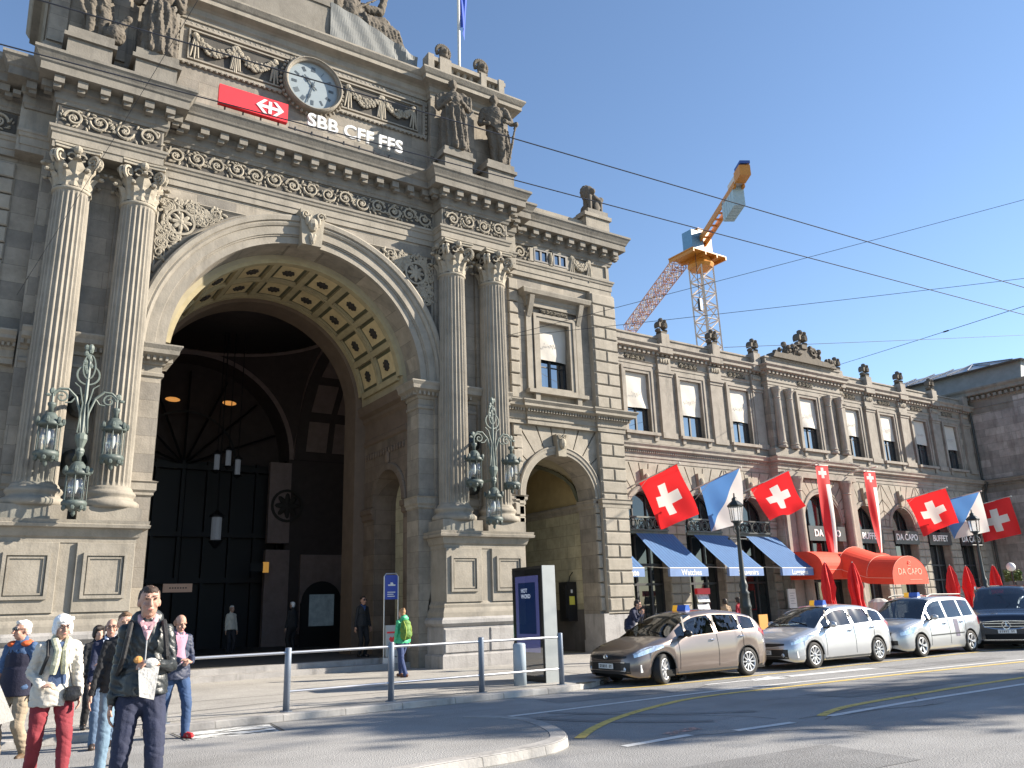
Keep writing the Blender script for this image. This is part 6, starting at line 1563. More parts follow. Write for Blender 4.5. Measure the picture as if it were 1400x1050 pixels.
    def taxi(s,x):
        z=lerpk(s.top,x); m=MB(mat('taxi sign blue',(.03,.12,.5),.4,var=0) if 'taxi sign blue' not in bpy.data.materials else bpy.data.materials['taxi sign blue']); xx=x-s.L/2; m.prism([(xx-.09,z-.005),(xx+.09,z-.005),(xx+.05,z+.12),(xx-.05,z+.12)],-.22,.06); o=obj('taxi_sign',m,s.t,world=False)
        m=MB(mat('taxi sign orange',(.8,.4,.03),.4,var=0,emit=(1,.5,.05,.15)) if 'taxi sign orange' not in bpy.data.materials else bpy.data.materials['taxi sign orange']); m.prism([(xx-.09,z-.005),(xx+.09,z-.005),(xx+.05,z+.12),(xx-.05,z+.12)],.06,.22); obj('orange_end',m,o,world=False)
MPV=dict(L=4.62,wr=.325,axles=(.93,3.71),top=[(0,.60),(.05,.67),(.25,.77),(.6,.88),(1.0,.98),(1.15,1.03),(1.6,1.3),(2.05,1.5),(2.5,1.56),(3.0,1.565),(3.6,1.52),(4.05,1.42),(4.35,1.22),(4.5,1.06),(4.6,.86),(4.62,.78)],
  belt=[(0,.56),(.1,.62),(.4,.75),(1.0,.9),(1.5,.95),(2.3,.985),(3.3,1.03),(4.2,1.05),(4.5,.98),(4.62,.74)],wid=[(0,.52),(.04,.64),(.12,.74),(.3,.83),(.7,.88),(1.5,.885),(3.4,.885),(4.1,.86),(4.45,.78),(4.62,.6)],low=[(0,.26),(.2,.19),(.6,.18),(4.0,.19),(4.5,.3),(4.62,.42)],
  ws=(1.12,2.1),rg=(4.02,4.42),win=((1.42,1.7),(1.76,2.62),(2.74,3.5),(3.58,4.1)),seat=2.0,handles=(2.5,3.5),spokes=10,sw=.05)
def mpv_details(c,pm,dark):
    c.side('headlamp',HLAMP,[(.16,.60),(.45,.665),(.95,.79)],[(.16,.675),(.45,.80),(.95,.855)])
    c.front('grille',BLKPL,[(-.62,.60),(-.3,.56),(0,.545),(.3,.56),(.62,.60)],[(-.62,.64),(-.3,.64),(0,.645),(.3,.64),(.62,.64)])
    c.front('lower_grille',BLKPL,[(-.7,.27),(0,.25),(.7,.27)],[(-.62,.50),(-.4,.52),(0,.52),(.4,.52),(.62,.50)])
    m=MB(CHROME)
    for z in (.33,.505): m.tube([(c.xf(y,z)-.014-c.L/2,y,z) for y in [-.6+.1*i for i in range(13)]],.012,5)
    m.tube([(c.xf(0,.615)-.02-c.L/2,.06*cos(a),.612+.045*sin(a)) for a in [i*pi/8 for i in range(17)]],.011,5); m.tube([(c.xf(0,.615)-.02-c.L/2,.03*cos(a),.612+.045*sin(a)) for a in [i*pi/8 for i in range(17)]],.008,5); obj('emblem',m,c.t,world=False)
    for y in (-.58,.58): m=MB(HLAMP); m.ball((c.xf(y,.36)-.005-c.L/2,y,.36),(.02,.045,.05)); obj('fog_lamp',m,c.t,world=False)
    for sd in (-1,1): m=MB(WHITE); m.box(.3-c.L/2-.03,.3-c.L/2+.03,sd*(c.y(.3,.38)-.01)-.012,sd*(c.y(.3,.38)-.01)+.012,.29,.45); obj('daytime_lamp',m,c.t,world=False)
    c.side('tail_lamp',TAILR,[(4.2,1.02),(4.5,.86)],[(4.2,1.1),(4.5,.99)],n=5); c.plate(.42,num='ZH'); c.mirrors(1.62,BLKPL if dark else pm); c.seams((1.42,2.68,3.56)); c.taxi(2.45)
    m=MB(BLKPL)
    for sd in (-1,1):
        for x in (1.73,2.68,3.54): m.obox((x-c.L/2,sd*(c.y(x,1.2)+.002),1.22),(.028,0,0),(0,.006,0),(.012,-sd*.05,.2))
        m.box(1.35-c.L/2,3.3-c.L/2,sd*(c.y(2.3,.24))-.006,sd*(c.y(2.3,.24))+.006,.2,.25)
    obj('pillar_trim',m,c.t,world=False)
    m=MB(BLKPL); m.tube([(1.2-c.L/2,-.5,1.07),(1.35-c.L/2,.1,1.15)],.01,4); m.tube([(1.2-c.L/2,.2,1.08),(1.35-c.L/2,.6,1.13)],.01,4); obj('wiper',m,c.t,world=False)
TG='taxis queuing at the kerb'
BRZ=paint('bronze metallic paint',(.215,.172,.15),.65,.3)
c1=Car(MPV,'taxi','bronze brown taxi at the head of the rank with front wheels turned out',(13.2-.93+2.31,14.85,0),0,BRZ,'car',TG,R(24)); mpv_details(c1,BRZ,True)
SIL=paint('pale silver metallic paint',(.5,.52,.55),.55,.28)
c2=Car(MPV,'taxi','pale silver taxi second in the rank directly behind the bronze one',(18.5-.93+2.31,14.85,0),0,SIL,'car',TG); mpv_details(c2,SIL,False)
COMP=dict(L=4.4,wr=.32,axles=(.9,3.58),top=[(0,.66),(.06,.76),(.3,.9),(.7,.99),(1.05,1.05),(1.15,1.1),(1.5,1.36),(1.85,1.6),(2.2,1.69),(3.0,1.71),(3.8,1.68),(4.1,1.58),(4.28,1.2),(4.36,.95),(4.4,.8)],belt=[(0,.6),(.1,.7),(.4,.83),(1.0,.96),(1.5,.99),(3.0,1.02),(4.2,1.05),(4.34,.92),(4.4,.76)],wid=[(0,.55),(.04,.66),(.12,.76),(.3,.84),(.7,.89),(1.5,.9),(3.6,.9),(4.1,.87),(4.36,.8),(4.4,.74)],low=[(0,.28),(.2,.2),(.6,.19),(4.0,.2),(4.4,.34)],ws=(1.12,1.9),rg=(4.08,4.26),win=((1.3,1.48),(1.54,2.36),(2.46,3.26),(3.34,3.95)),seat=1.95,handles=(2.2,3.12),spokes=5,sw=.16,tumble=.16)
SIL2=paint('silver grey metallic paint',(.46,.48,.5),.55,.32)
c3=Car(COMP,'taxi','silver compact people carrier taxi with dark logo stripe on its rear door',(23.4-.9+2.2,14.85,0),0,SIL2,'car',TG)
c3.side('headlamp',HLAMP,[(.1,.62),(.4,.66),(.72,.74)],[(.1,.74),(.4,.84),(.72,.86)]); c3.front('grille',BLKPL,[(-.5,.62),(0,.6),(.5,.62)],[(-.5,.7),(0,.7),(.5,.7)]); c3.front('lower_grille',BLKPL,[(-.66,.36),(0,.34),(.66,.36)],[(-.62,.48),(0,.5),(.62,.48)]); c3.plate(.54); c3.mirrors(1.5,SIL2); c3.seams((1.38,2.41,3.32)); c3.taxi(2.2); c3.side('tail_lamp',TAILR,[(4.2,.8),(4.36,.82)],[(4.2,1.25),(4.36,1.0)],n=4)
c3.side('side_moulding',BLKPL,[(1.4,.56),(3.2,.58)],[(1.4,.59),(3.2,.61)],off=.012); c3.side('logo_patch',mat('dark logo sticker',(.12,.11,.16),.5,var=.5,vs=12),[(2.72,.5),(2.95,.5)],[(2.6,1.0),(2.84,1.0)],both=False)
m=MB(BLKPL)
for y in (-.62,.62): m.tube([(1.9-2.2,y,1.68),(2.2-2.2,y,1.74),(3.8-2.2,y,1.72),(3.95-2.2,y,1.65)],.018,5)
obj('roof_rail',m,c3.t,world=False)
DK=paint('dark blue black paint',(.012,.014,.022),.3,.3)
c4=Car(COMP,'parked_car','dark car half hidden between the silver people carrier and the black van',(28.3+2.2,14.95,0),0,DK,'car',TG); c4.side('headlamp',HLAMP,[(.1,.62),(.72,.74)],[(.1,.74),(.72,.86)]); c4.front('grille',BLKPL,[(-.5,.6),(.5,.6)],[(-.5,.7),(.5,.7)]); c4.plate(.5); c4.mirrors(1.5,DK); c4.seams((1.38,2.41,3.32))
VAN=dict(L=5.1,wr=.34,axles=(.95,4.15),top=[(0,.82),(.04,.95),(.15,1.05),(.5,1.13),(.9,1.2),(1.0,1.24),(1.4,1.52),(1.8,1.78),(2.15,1.93),(3,1.97),(4.6,1.93),(4.85,1.75),(5.0,1.3),(5.08,1.0),(5.1,.8)],belt=[(0,.78),(.08,.92),(.3,1.02),(1.0,1.12),(1.6,1.14),(4.8,1.18),(5.0,1.0),(5.1,.76)],wid=[(0,.74),(.03,.82),(.1,.88),(.3,.93),(.8,.955),(4.5,.955),(5.0,.92),(5.1,.84)],low=[(0,.26),(.2,.2),(.6,.2),(4.6,.22),(5.1,.36)],ws=(1.0,1.86),rg=(4.82,5.0),win=((1.2,1.42),(1.5,2.35),(2.5,3.6),(3.7,4.7)),seat=1.8,handles=(2.2,2.7),spokes=10,tumble=.13)
BLV=paint('deep blue black van paint',(.008,.011,.022),.25,.22)
fw=Vector((-.90,-.436,0)); vn=Vector((27.35,13.5,0)); ctr=vn-fw*2.55
c5=Car(VAN,'passenger_van','black passenger van with big chrome star grille turning out at the right edge',tuple(ctr),atan2(-fw.y,-fw.x),BLV,'van')
c5.front('grille',BLKPL,[(-.6,.66),(-.3,.62),(0,.61),(.3,.62),(.6,.66)],[(-.66,.84),(-.3,.86),(0,.865),(.3,.86),(.66,.84)]); m=MB(CHROME); X=lambda y,z: c5.xf(y,z)-.022-2.55
for z,w_ in ((.7,.6),(.79,.64)): m.tube([(X(y,z),y,z) for y in [-w_+2*w_*i/14 for i in range(15)]],.016,5)
P=[(-.66,.84),(-.3,.86),(0,.865),(.3,.86),(.66,.84),(.6,.68),(.3,.625),(0,.61),(-.3,.625),(-.6,.68),(-.66,.84)]; m.tube([(X(y,z),y,z) for y,z in P],.02,5)
m.tube([(X(0,.74)-.02,.11*cos(a),.74+.11*sin(a)) for a in [i*pi/10 for i in range(21)]],.016,6)
for k in range(3): a=pi/2+k*2*pi/3; m.tube([(X(0,.74)-.02,0,.74),(X(0,.74)-.02,.105*cos(a),.74+.105*sin(a))],[.02,.008],5)
m.tube([(X(y,.3),y,.3) for y in [-.78+.13*i for i in range(13)]],.014,5); obj('grille_trim',m,c5.t,world=False)
c5.front('lower_grille',WELL,[(-.62,.32),(.62,.32)],[(-.5,.47),(.5,.47)]); c5.side('headlamp',HLAMP,[(.03,.72),(.2,.74),(.55,.9)],[(.03,.86),(.2,.96),(.55,1.0)]); c5.plate(.55); c5.mirrors(1.55,BLV,1.25); c5.seams((1.45,2.45,3.65))
m=MB(CHROME)
for sd in (-1,1):
    for z in (.4,.46,.52): m.tube([(X(sd*.72,z),sd*.72,z),(X(sd*.86,z),sd*.86,z)],.012,4)
    m.tube([(1.0-2.55,sd*.8,1.8),(2-2.55,sd*.76,1.92),(4.6-2.55,sd*.76,1.93)],.02,5) if 0 else m.tube([(2.0-2.55,sd*.74,1.87),(2.2-2.55,sd*.74,1.93),(4.5-2.55,sd*.74,1.93)],.022,5)
obj('chrome_trim',m,c5.t,world=False)
# ---- people ------------------------------------------------------------------------
def cm(name,c,rough=.85,var=.18,vs=7,bump=.25,bs=60,**k):
    return bpy.data.materials[name] if name in bpy.data.materials else mat(name,c,rough,var=var,vs=vs,bump=bump,bs=bs,**k)
SKIN=mat('fair skin',(.46,.28,.21),.6,var=.2,vs=22,bump=.3,bs=90); SKIN2=mat('ruddy skin',(.42,.24,.175),.58,var=.24,vs=22,bump=.3,bs=90)
def ik(a,b,l1,l2,hint):
    a=Vector(a); b=Vector(b); d=b-a; D=min(d.length,(l1+l2)*.999); d.normalize(); q=(l1*l1-l2*l2+D*D)/(2*D); h=sqrt(max(0,l1*l1-q*q)); hv=Vector(hint); hv=(hv-d*hv.dot(d)).normalized(); return a+d*q+hv*h, a+d*D
def hand(mb,w,dirv,side,palm,curl=.5,s=1.):
    # palm plus five tapered fingers; dirv = along the hand, palm = direction the palm faces, side = towards the thumb
    d=Vector(dirv).normalized(); p=Vector(palm); p=(p-d*p.dot(d)).normalized(); t=d.cross(p); 
    if t.dot(Vector(side))<0: t=-t
    w=Vector(w); M=Matrix((t,p,d)).transposed()
    mb.ball(w+d*.05*s,(.04*s,.017*s,.052*s),10,7,M)
    for i,l in enumerate((.068,.078,.073,.056)):
        b=w+d*.088*s+t*(.03-.02*i)*s; a1=curl*.6; a2=curl*1.35; e1=b+(d*cos(a1)+p*sin(a1))*l*.5*s; e2=e1+(d*cos(a2)+p*sin(a2))*l*.5*s
        mb.caps(b,e1,.0098*s,.009*s,7,3); mb.caps(e1,e2,.009*s,.0075*s,7,3)
    b=w+d*.03*s+t*.034*s; e1=b+(d*.6+t*.75+p*.25*curl).normalized()*.036*s; e2=e1+(d*.85+t*.3+p*.6*curl).normalized()*.03*s
    mb.caps(b,e1,.013*s,.0115*s,7,3); mb.caps(e1,e2,.0115*s,.009*s,7,3)
def person(label,loc,rz,H=1.75,skin=SKIN,top=None,legs=None,shoe=None,hair=None,hairst='short',feet=((-.1,0),(.1,0)),lift=(0,0),hands=None,hx=.0,head=(0,0),lean=0,build=1.,coat=0,shirt=None,vox=.012,sleeves=1,open_=False,hood=None,flare=1.,hcurl=(.5,.5),palms=((1,0,0),(-1,0,0)),hdir=None,crouch=0,group=None,beard=None,glasses=False,eyes=True):
    t=thing('person',label,'person',loc,rz,group); s=H/1.75; B=build; ln=Vector((0,-sin(lean),cos(lean)))
    Z=lambda z: z*s
    hip=Vector((hx,0,Z(.91)-crouch)); up=lambda d,x=0,y=0: hip+ln*Z(d)+Vector((x*s,y*s,0))
    hl=[hip+Vector((sd*.092*s*B,0,-.02)) for sd in (-1,1)]
    ank=[Vector((f[0]*s,f[1]*s,Z(.085)+l)) for f,l in zip(feet,lift)]
    kn=[]
    for i in (0,1):
        k,a=ik(hl[i],ank[i],Z(.43),Z(.41),(0.12*(-1,1)[i],-1,0.)); kn.append(k); ank[i]=a
    sh=[up(.495,sd*.158*B) for sd in (-1,1)]
    neck=up(.60); hc=up(.715)+Vector((0,-.035*s,0)); yaw,pit=head
    MH=Matrix.Rotation(yaw,3,'Z')@Matrix.Rotation(pit,3,'X'); Hd=lambda x,y,z: hc+MH@Vector((x*s,y*s,z*s))
    hd=hands or [(-.24,-.06,.83),(.24,-.06,.83)]
    wr=[];el=[]
    for i in (0,1):
        e,w=ik(sh[i],Vector(hd[i])*s,Z(.29),Z(.255),((-.5,.5)[i],.85,-.25)); el.append(e); wr.append(w)
    # body: one continuous skin surface
    b=MB(skin); b.ball(Hd(0,.012,.025),(.076*s,.096*s,.1*s),18,14,MH); b.ball(Hd(0,-.022,-.055),(.06*s,.068*s,.066*s),14,10,MH); b.ball(Hd(0,-.05,-.098),(.03*s,.028*s,.02*s),10,8,MH)
    b.caps(Hd(0,-.088,.012),Hd(0,-.112,-.03),.011*s,.0165*s,8,4)
    for sd in (-1,1):
        b.ball(Hd(sd*.03,-.078,.034),(.028*s,.014*s,.011*s),8,6,MH); b.ball(Hd(sd*.04,-.066,-.03),(.024*s,.02*s,.022*s),8,6,MH); b.ball(Hd(sd*.078,.015,-.012),(.012*s,.02*s,.032*s),8,6,MH)
    b.ball(Hd(0,-.086,-.064),(.024*s,.014*s,.014*s),8,6,MH)
    b.caps(neck-ln*Z(.06),hc+Vector((0,.01*s,-.06*s)),.058*s*sqrt(B),.055*s*sqrt(B)); b.caps(up(.1),up(.45),.07*s,.07*s)
    for i in (0,1):
        q=1 if sleeves<1 else .62; b.caps(up(.46),sh[i],.03*s,.03*s); b.caps(sh[i],el[i],.042*s*B*q,.036*s*B*q); b.caps(el[i],wr[i],.036*s*B*q,.024*s); b.caps(up(.05),hl[i],.06*s,.05*s); b.caps(hl[i],kn[i],.045*s*B,.035*s); b.caps(kn[i],ank[i],.032*s,.028*s); b.caps(ank[i],ank[i]+Vector((0,-.12*s,-.05*s)),.03*s,.025*s)
        dv=hdir[i] if hdir and hdir[i] else (wr[i]-el[i]); hand(b,wr[i],dv,(0,-1,.3) if not hdir or not hdir[i] else (0,0,1),palms[i],hcurl[i],s*1.05)
    remesh('body',b,min(vox,.0085) if vox<.014 else vox,t,world=False,smooth=1)
    # trousers
    l=MB(legs); fr=1.12*B*flare
    l.ball(hip+Vector((0,.015,.0)),(.165*s*B,.118*s*B,.15*s),16,12); l.caps(hip+ln*Z(.02),hip+ln*Z(.12),.13*s*B,.12*s*B)
    for i in (0,1):
        l.caps(hl[i],kn[i],.094*s*fr,.067*s*fr); l.caps(kn[i],ank[i]+Vector((0,0,-.02)),.066*s*fr,.055*s*flare*fr)
    remesh('trousers',l,vox,t,world=False,smooth=2,fold=foldf(.0085,6))
    for i in (0,1):
        m=MB(shoe); a=ank[i]; d=Vector(((-.18,.18)[i],-1,0)).normalized(); tip=a+d*.15*s; zz=-.045*s
        m.caps(a+Vector((0,0,-.03*s))-d*.035*s,tip+Vector((0,0,zz-.002)),.048*s,.042*s); m.ball(a+d*.05*s+Vector((0,0,zz-.018*s)),(.05*s,.135*s,.024*s),12,6,Matrix.Rotation(atan2(d.x,-d.y),3,'Z')); remesh('shoe',m,vox,t,world=False,smooth=1)
    # jacket
    j=MB(top); tb=.0 if coat==0 else coat
    j.ball(up(.40),(.17*s*B,.122*s*B,.2*s),16,12); j.ball(up(.22),(.165*s*B,.128*s*B,.2*s),16,12); j.lathe([(.2,-tb-.02),(1.08,-tb-.02),(1.06,.02),(.97,.14),(.82,.26),(.2,.3)], hip+Vector((0,-.008,.0)), 28, Matrix.Diagonal((.19*s*B,.14*s*B,s)))
    for q in (0,1): j.caps(up(.53),sh[q]+Vector((0,0,-.005)),.075*s*B,.058*s*B)
    j.caps(sh[0]+Vector((.03,0,-.03)),sh[1]+Vector((-.03,0,-.03)),.06*s*B,.06*s*B); j.caps(up(.5),neck+ln*Z(.0),.1*s*B,.068*s)
    if hood is True: j.ball(up(.58,0,.09),(.13*s,.075*s,.09*s),12,8)
    for i in (0,1):
        j.caps(sh[i],el[i],.06*s*B,.05*s*B); 
        if sleeves>=1: j.caps(el[i],wr[i]+(el[i]-wr[i])*.06,.051*s*B,.041*s*B)
        else: j.caps(sh[i],sh[i].lerp(el[i],.75),.07*s*B,.06*s*B)
    remesh('jacket',j,vox,t,world=False,smooth=2,fold=foldf(.011,8),zmin=None)
    if shirt:
        m=MB(shirt); m.smooth=True; fy=lambda d: -(.132 if d<.35 else .122)*s*B-.006
        n=8; vs=[]
        for k in range(n+1):
            d=(.42+.14*k/n) if not open_ else .02+.53*k/n; w=(.008+.05*(k/n))*s if not open_ else (.075+.02*sin(k))*s
            for x in (-1,-.5,0,.5,1):
                yy=fy(d)*(1-.12*abs(x)) if d<.5 else -.098*s*B
                vs.append(up(d,0,0)+Vector((x*w,yy+(.0 if d<.5 else -.006),0)))
        m.add(vs,[(k*5+i,k*5+i+1,k*5+i+6,k*5+i+5) for k in range(n) for i in range(4)]); 
        for sd in (-1,1): m.tube([up(.5,0,0)+Vector((sd*.012,-.115*s*B,0)),up(.57,sd*.055,-.05),up(.605,sd*.055,.02)],[.014*s,.024*s,.022*s],6)
        obj('shirt',m,t,world=False)
    # hair
    if hair:
        h=MB(hair)
        if hairst=='short': h.ball(Hd(0,.024,.046),(.081*s,.096*s,.088*s),16,12,MH); h.ball(Hd(0,.055,-.01),(.074*s,.06*s,.07*s),12,10,MH); h.ball(Hd(0,-.045,.1),(.05*s,.036*s,.026*s),10,8,MH)
        elif hairst=='receding': h.ball(Hd(0,.034,.034),(.0855*s,.088*s,.098*s),16,12,MH); h.ball(Hd(0,.06,-.02),(.072*s,.055*s,.06*s),12,10,MH); h.ball(Hd(0,-.012,.075),(.062*s,.07*s,.05*s),12,8,MH)
        elif hairst=='bob':
            h.ball(Hd(0,.022,.05),(.1*s,.11*s,.1*s),18,14,MH); h.ball(Hd(0,.05,-.02),(.1*s,.075*s,.1*s),14,12,MH)
            for sd in (-1,1): h.caps(Hd(sd*.082,.0,.03),Hd(sd*.086,-.015,-.06),.03*s,.026*s)
            h.caps(Hd(-.06,-.075,.09),Hd(.065,-.07,.1),.03*s,.028*s); h.caps(Hd(-.07,-.06,.07),Hd(-.02,-.09,.075),.026*s,.018*s)
        elif hairst=='fringe': 
            for sd in (-1,1): h.ball(Hd(sd*.07,.03,.0),(.022*s,.05*s,.05*s),10,8,MH)
            h.ball(Hd(0,.075,-.01),(.07*s,.035*s,.06*s),10,8,MH)
        elif hairst=='bun': h.ball(Hd(0,.03,.04),(.084*s,.092*s,.09*s),16,12,MH); h.ball(Hd(0,.08,.1),(.04*s,.04*s,.04*s),10,8,MH); h.ball(Hd(0,.06,-.03),(.07*s,.05*s,.06*s),12,8,MH)
        remesh('hair',h,.009 if vox<.014 else vox,t,world=False,smooth=1,fold=foldf(.003 if hairst=='bob' else .005,30))
    if eyes and vox<.014:
        e=MB(cm('dark eye',(.03,.02,.015),.3,bump=0,var=0))
        for sd in (-1,1): e.ball(Hd(sd*.031,-.083,.018),(.0125*s,.007*s,.0055*s),8,6,MH)
        if hair or beard:
            e.use(hair if hair else beard)
        for sd in (-1,1): e.caps(Hd(sd*.017,-.09,.041),Hd(sd*.046,-.08,.043),.0045*s,.0035*s,6,3)
        obj('eyes',e,t,world=False); m=MB(cm('lips',(.36,.13,.11),.5,bump=0)); m.ball(Hd(0,-.097,-.062),(.024*s,.007*s,.0065*s),10,6,MH); obj('mouth',m,t,world=False)
    if glasses:
        g=MB(cm('dark glasses frame',(.015,.015,.02),.3,bump=0,var=0))
        for sd in (-1,1):
            g.tube([Hd(sd*(.034+.026*cos(a)),-.099+.01*(abs(cos(a)) if cos(a)>0 else 0),.016+.019*sin(a)) for a in [i*pi/7 for i in range(15)]],.0032*s,5)
            if glasses=='sun': g.ball(Hd(sd*.034,-.096,.016),(.025*s,.004*s,.018*s),10,6,MH)
            g.tube([Hd(sd*.06,-.09,.02),Hd(sd*.082,.01,.015)],.003*s,5)
        g.tube([Hd(-.01,-.1,.02),Hd(.01,-.1,.02)],.003*s,5); obj('glasses',g,t,world=False)
    return t,dict(sh=sh,el=el,wr=wr,hip=hip,neck=neck,up=up,Hd=Hd,ank=ank,s=s)
def toworld(t,v): return t.matrix_world @ Vector(v) if False else (Matrix.Rotation(t.rotation_euler.z,3,'Z')@Vector(v)+t.location)
GI=.117
# man in black rain jacket (front of the group)
t,P=person('man in black rain jacket and dark jeans chewing and holding a white paper bag',(1.385,7.95,GI),R(-8),1.92,SKIN2,cm('black rain jacket',(.02,.024,.026),.42,bump=.15),cm('dark navy jeans',(.017,.022,.05)),cm('dark leather shoe',(.02,.018,.017),.5),cm('dark brown hair',(.045,.026,.017),.7),'receding',((-.12,.05),(.13,-.1)),hands=[(-.215,-.02,.82),(.08,-.26,1.16)],build=.95,shirt=cm('pink checked shirt',(.55,.33,.36)),vox=.0115,hood=True,hdir=(None,(-.8,-.45,.15)),palms=((1,0,0),(0,.2,-1)),hcurl=(.6,.9),coat=-.03,head=(R(6),0))
s=P['s']; m=MB(cm('black webbing',(.01,.01,.012),.7))
for sd in (-1,1): m.tube([P['up'](.54,sd*.115,.06),P['up'](.56,sd*.12,-.06),P['up'](.45,sd*.135,-.135),P['up'](.3,sd*.155,-.135),P['up'](.17,sd*.185,-.03)],.022,6)
obj('backpack_strap',m,t,world=False)
m=MB(cm('zip silver',(.3,.31,.32),.4,bump=0)); m.tube([P['up'](.04,0,-.155),P['up'](.2,0,-.156),P['up'](.42,0,-.15)],.006,4); obj('zip',m,t,world=False)
w=toworld(t,P['wr'][1]+Vector((-.07,-.05,-.09))); b=thing('paper_bag','white crumpled paper bag held in front of the man in the black rain jacket','bag',tuple(w)); m=MB(cm('white crumpled paper',(.48,.47,.45),.8,bump=1.0,bs=16,var=.2)); Rz=Matrix.Rotation(.15,3,'Y')
q=[Rz@(Vector(v)*.85+Vector((.0,.0,-.02))) for v in ((-.1,-.035,.09),(.09,-.035,.12),(.1,.035,.09),(-.1,.035,.12),(-.03,-.04,-.17),(.11,-.03,-.19),(.12,.03,-.18),(-.02,.03,-.17))]
m.add([v+w for v in q],[(0,1,5,4),(1,2,6,5),(2,3,7,6),(3,0,4,7),(4,5,6,7)]); m.ball(w+Vector((.02,-.02,.1)),(.06,.03,.04)); obj('paper',m,b); m=MB(cm('bread crust',(.5,.24,.07),.8)); m.ball(w+Vector((-.08,-.01,.13)),(.035,.025,.03)); obj('pastry',m,b)
# woman with white bob
t,P=person('elderly woman with white bob, cream quilted jacket, dark red trousers and floral scarf',(.97,10.9,GI),R(6),1.71,SKIN,cm('cream quilted jacket',(.5,.47,.42),.8,bump=.5,bs=14),cm('dark red trousers',(.2,.022,.032)),cm('navy shoe',(.02,.022,.035),.5),cm('white hair',(.72,.73,.75),.6,vs=20),'bob',((-.13,.12),(.14,-.2)),hands=[(-.16,-.2,.98),(.24,-.18,.85)],build=1.15,shirt=cm('denim blue jumper',(.05,.085,.17)),open_=True,vox=.012,lean=R(9),head=(R(8),R(6)),glasses=True,coat=.14,hcurl=(.9,.6),hdir=((.7,-.5,.1),None),palms=((0,.4,-1),(-1,0,0)))
m=MB(cm('pale floral scarf',(.45,.45,.33),.8,vs=30,var=.5))
for sd in (-1,1): m.tube([P['up'](.6,sd*.05,.04),P['up'](.57,sd*.07,-.08),P['up'](.45,sd*.035,-.16),P['up'](.3,sd*.05,-.17),P['up'](.2,sd*.06,-.16)],[.035,.04,.04,.045,.035],8)
obj('scarf',m,t,world=False); m=MB(cm('black webbing',(.01,.01,.012))); m.tube([P['up'](.55,.1,.05),P['up'](.56,.1,-.06),P['up'](.35,.07,-.185),P['up'](.06,.16,-.19)],.008,5); m.tube([P['up'](.55,-.12,.05),P['up'](.57,-.13,-.06),P['up'](.4,-.13,-.15),P['up'](.2,-.17,-.1)],.02,5); obj('bag_strap',m,t,world=False)
w=toworld(t,P['up'](-.02,.17,-.2)); b=thing('handbag','small black leather handbag hanging in front of the elderly woman','bag',tuple(w)); m=MB(cm('black leather',(.012,.012,.014),.35)); m.ball(w+Vector((0,0,-.03)),(.095,.045,.07),14,10); m.caps(w+Vector((-.055,0,.04)),w+Vector((.055,0,.04)),.03,.03); m.box(w.x-.07,w.x+.07,w.y-.035,w.y+.035,w.z-.08,w.z+.04); remesh('pouch',m,.012,b,smooth=1)
# old man with orange collar
t,P=person('old white haired man in sunglasses and blue jacket with orange collar behind the woman',(.74,13.1,0),R(-42),1.79,SKIN2,cm('blue short sleeved jacket',(.05,.095,.19)),cm('beige trousers',(.28,.225,.16)),cm('brown shoe',(.1,.06,.03),.6),cm('white grey hair',(.6,.58,.55),.7,vs=20),'short',((-.1,-.12),(.1,.15)),lift=(0,.03),hands=[(-.24,-.12,.86),(.25,.02,.84)],build=1.08,vox=.013,sleeves=.7,glasses='sun',head=(R(-25),0))
m=MB(cm('orange lining',(.55,.1,.025),.8)); 
for sd in (-1,1): m.ball(P['up'](.545,sd*.1,-.02),(.075,.1,.045),10,8)
m.ball(P['up'](.55,0,.075),(.1,.05,.06),10,8); remesh('collar',m,.012,t,world=False,smooth=1)
m=MB(cm('dark navy vest',(.012,.012,.03))); m.ball(P['up'](.32,0,.0),(.2,.15,.26),14,10); m.lathe([(.2,-.1),(1.1,-.1),(1.1,.1),(1,.25),(.2,.3)],P['hip'],24,Matrix.Diagonal((.2,.16,1))); remesh('vest',m,.013,t,world=False,smooth=2)
# bald man in navy suit
t,P=person('bald smiling man in navy suit and open white shirt left of the man in black',(1.9,13.75,0),R(-5),1.77,SKIN2,cm('navy suit jacket',(.011,.016,.045)),cm('faded blue jeans',(.09,.14,.22)),cm('dark brown shoe',(.03,.02,.016),.5),cm('thin dark grey hair',(.1,.085,.075),.7),'fringe',((-.1,-.15),(.1,.12)),hands=[(-.22,-.2,.85),(-.02,-.28,1.12)],build=1.06,shirt=cm('white blue shirt',(.6,.66,.8)),open_=True,vox=.013,coat=.06,hdir=(None,(-.9,-.1,.2)),palms=((1,0,0),(0,.3,-1)),glasses=True)
# young man
t,P=person('young brown haired man in pale blue jeans half hidden behind the man in black',(1.68,11.1,0),R(-4),1.84,SKIN,cm('black jacket plain',(.016,.017,.02)),cm('pale blue jeans',(.13,.2,.27)),cm('white trainer',(.7,.7,.66),.6),cm('mid brown hair',(.13,.075,.04),.7),'short',((-.14,-.18),(.06,.12)),vox=.013,hands=[(-.28,-.05,.85),(.28,-.05,.85)],beard=None)
# dark haired person behind
person('dark haired person almost hidden behind the bald man in the suit',(1.9,15.1,.12),R(10),1.55,SKIN,cm('black jacket plain',(.016,.017,.02)),cm('black trousers',(.012,.012,.014)),cm('dark leather shoe',(.02,.018,.017)),cm('black brown hair',(.022,.015,.012),.6),'bob',vox=.016)
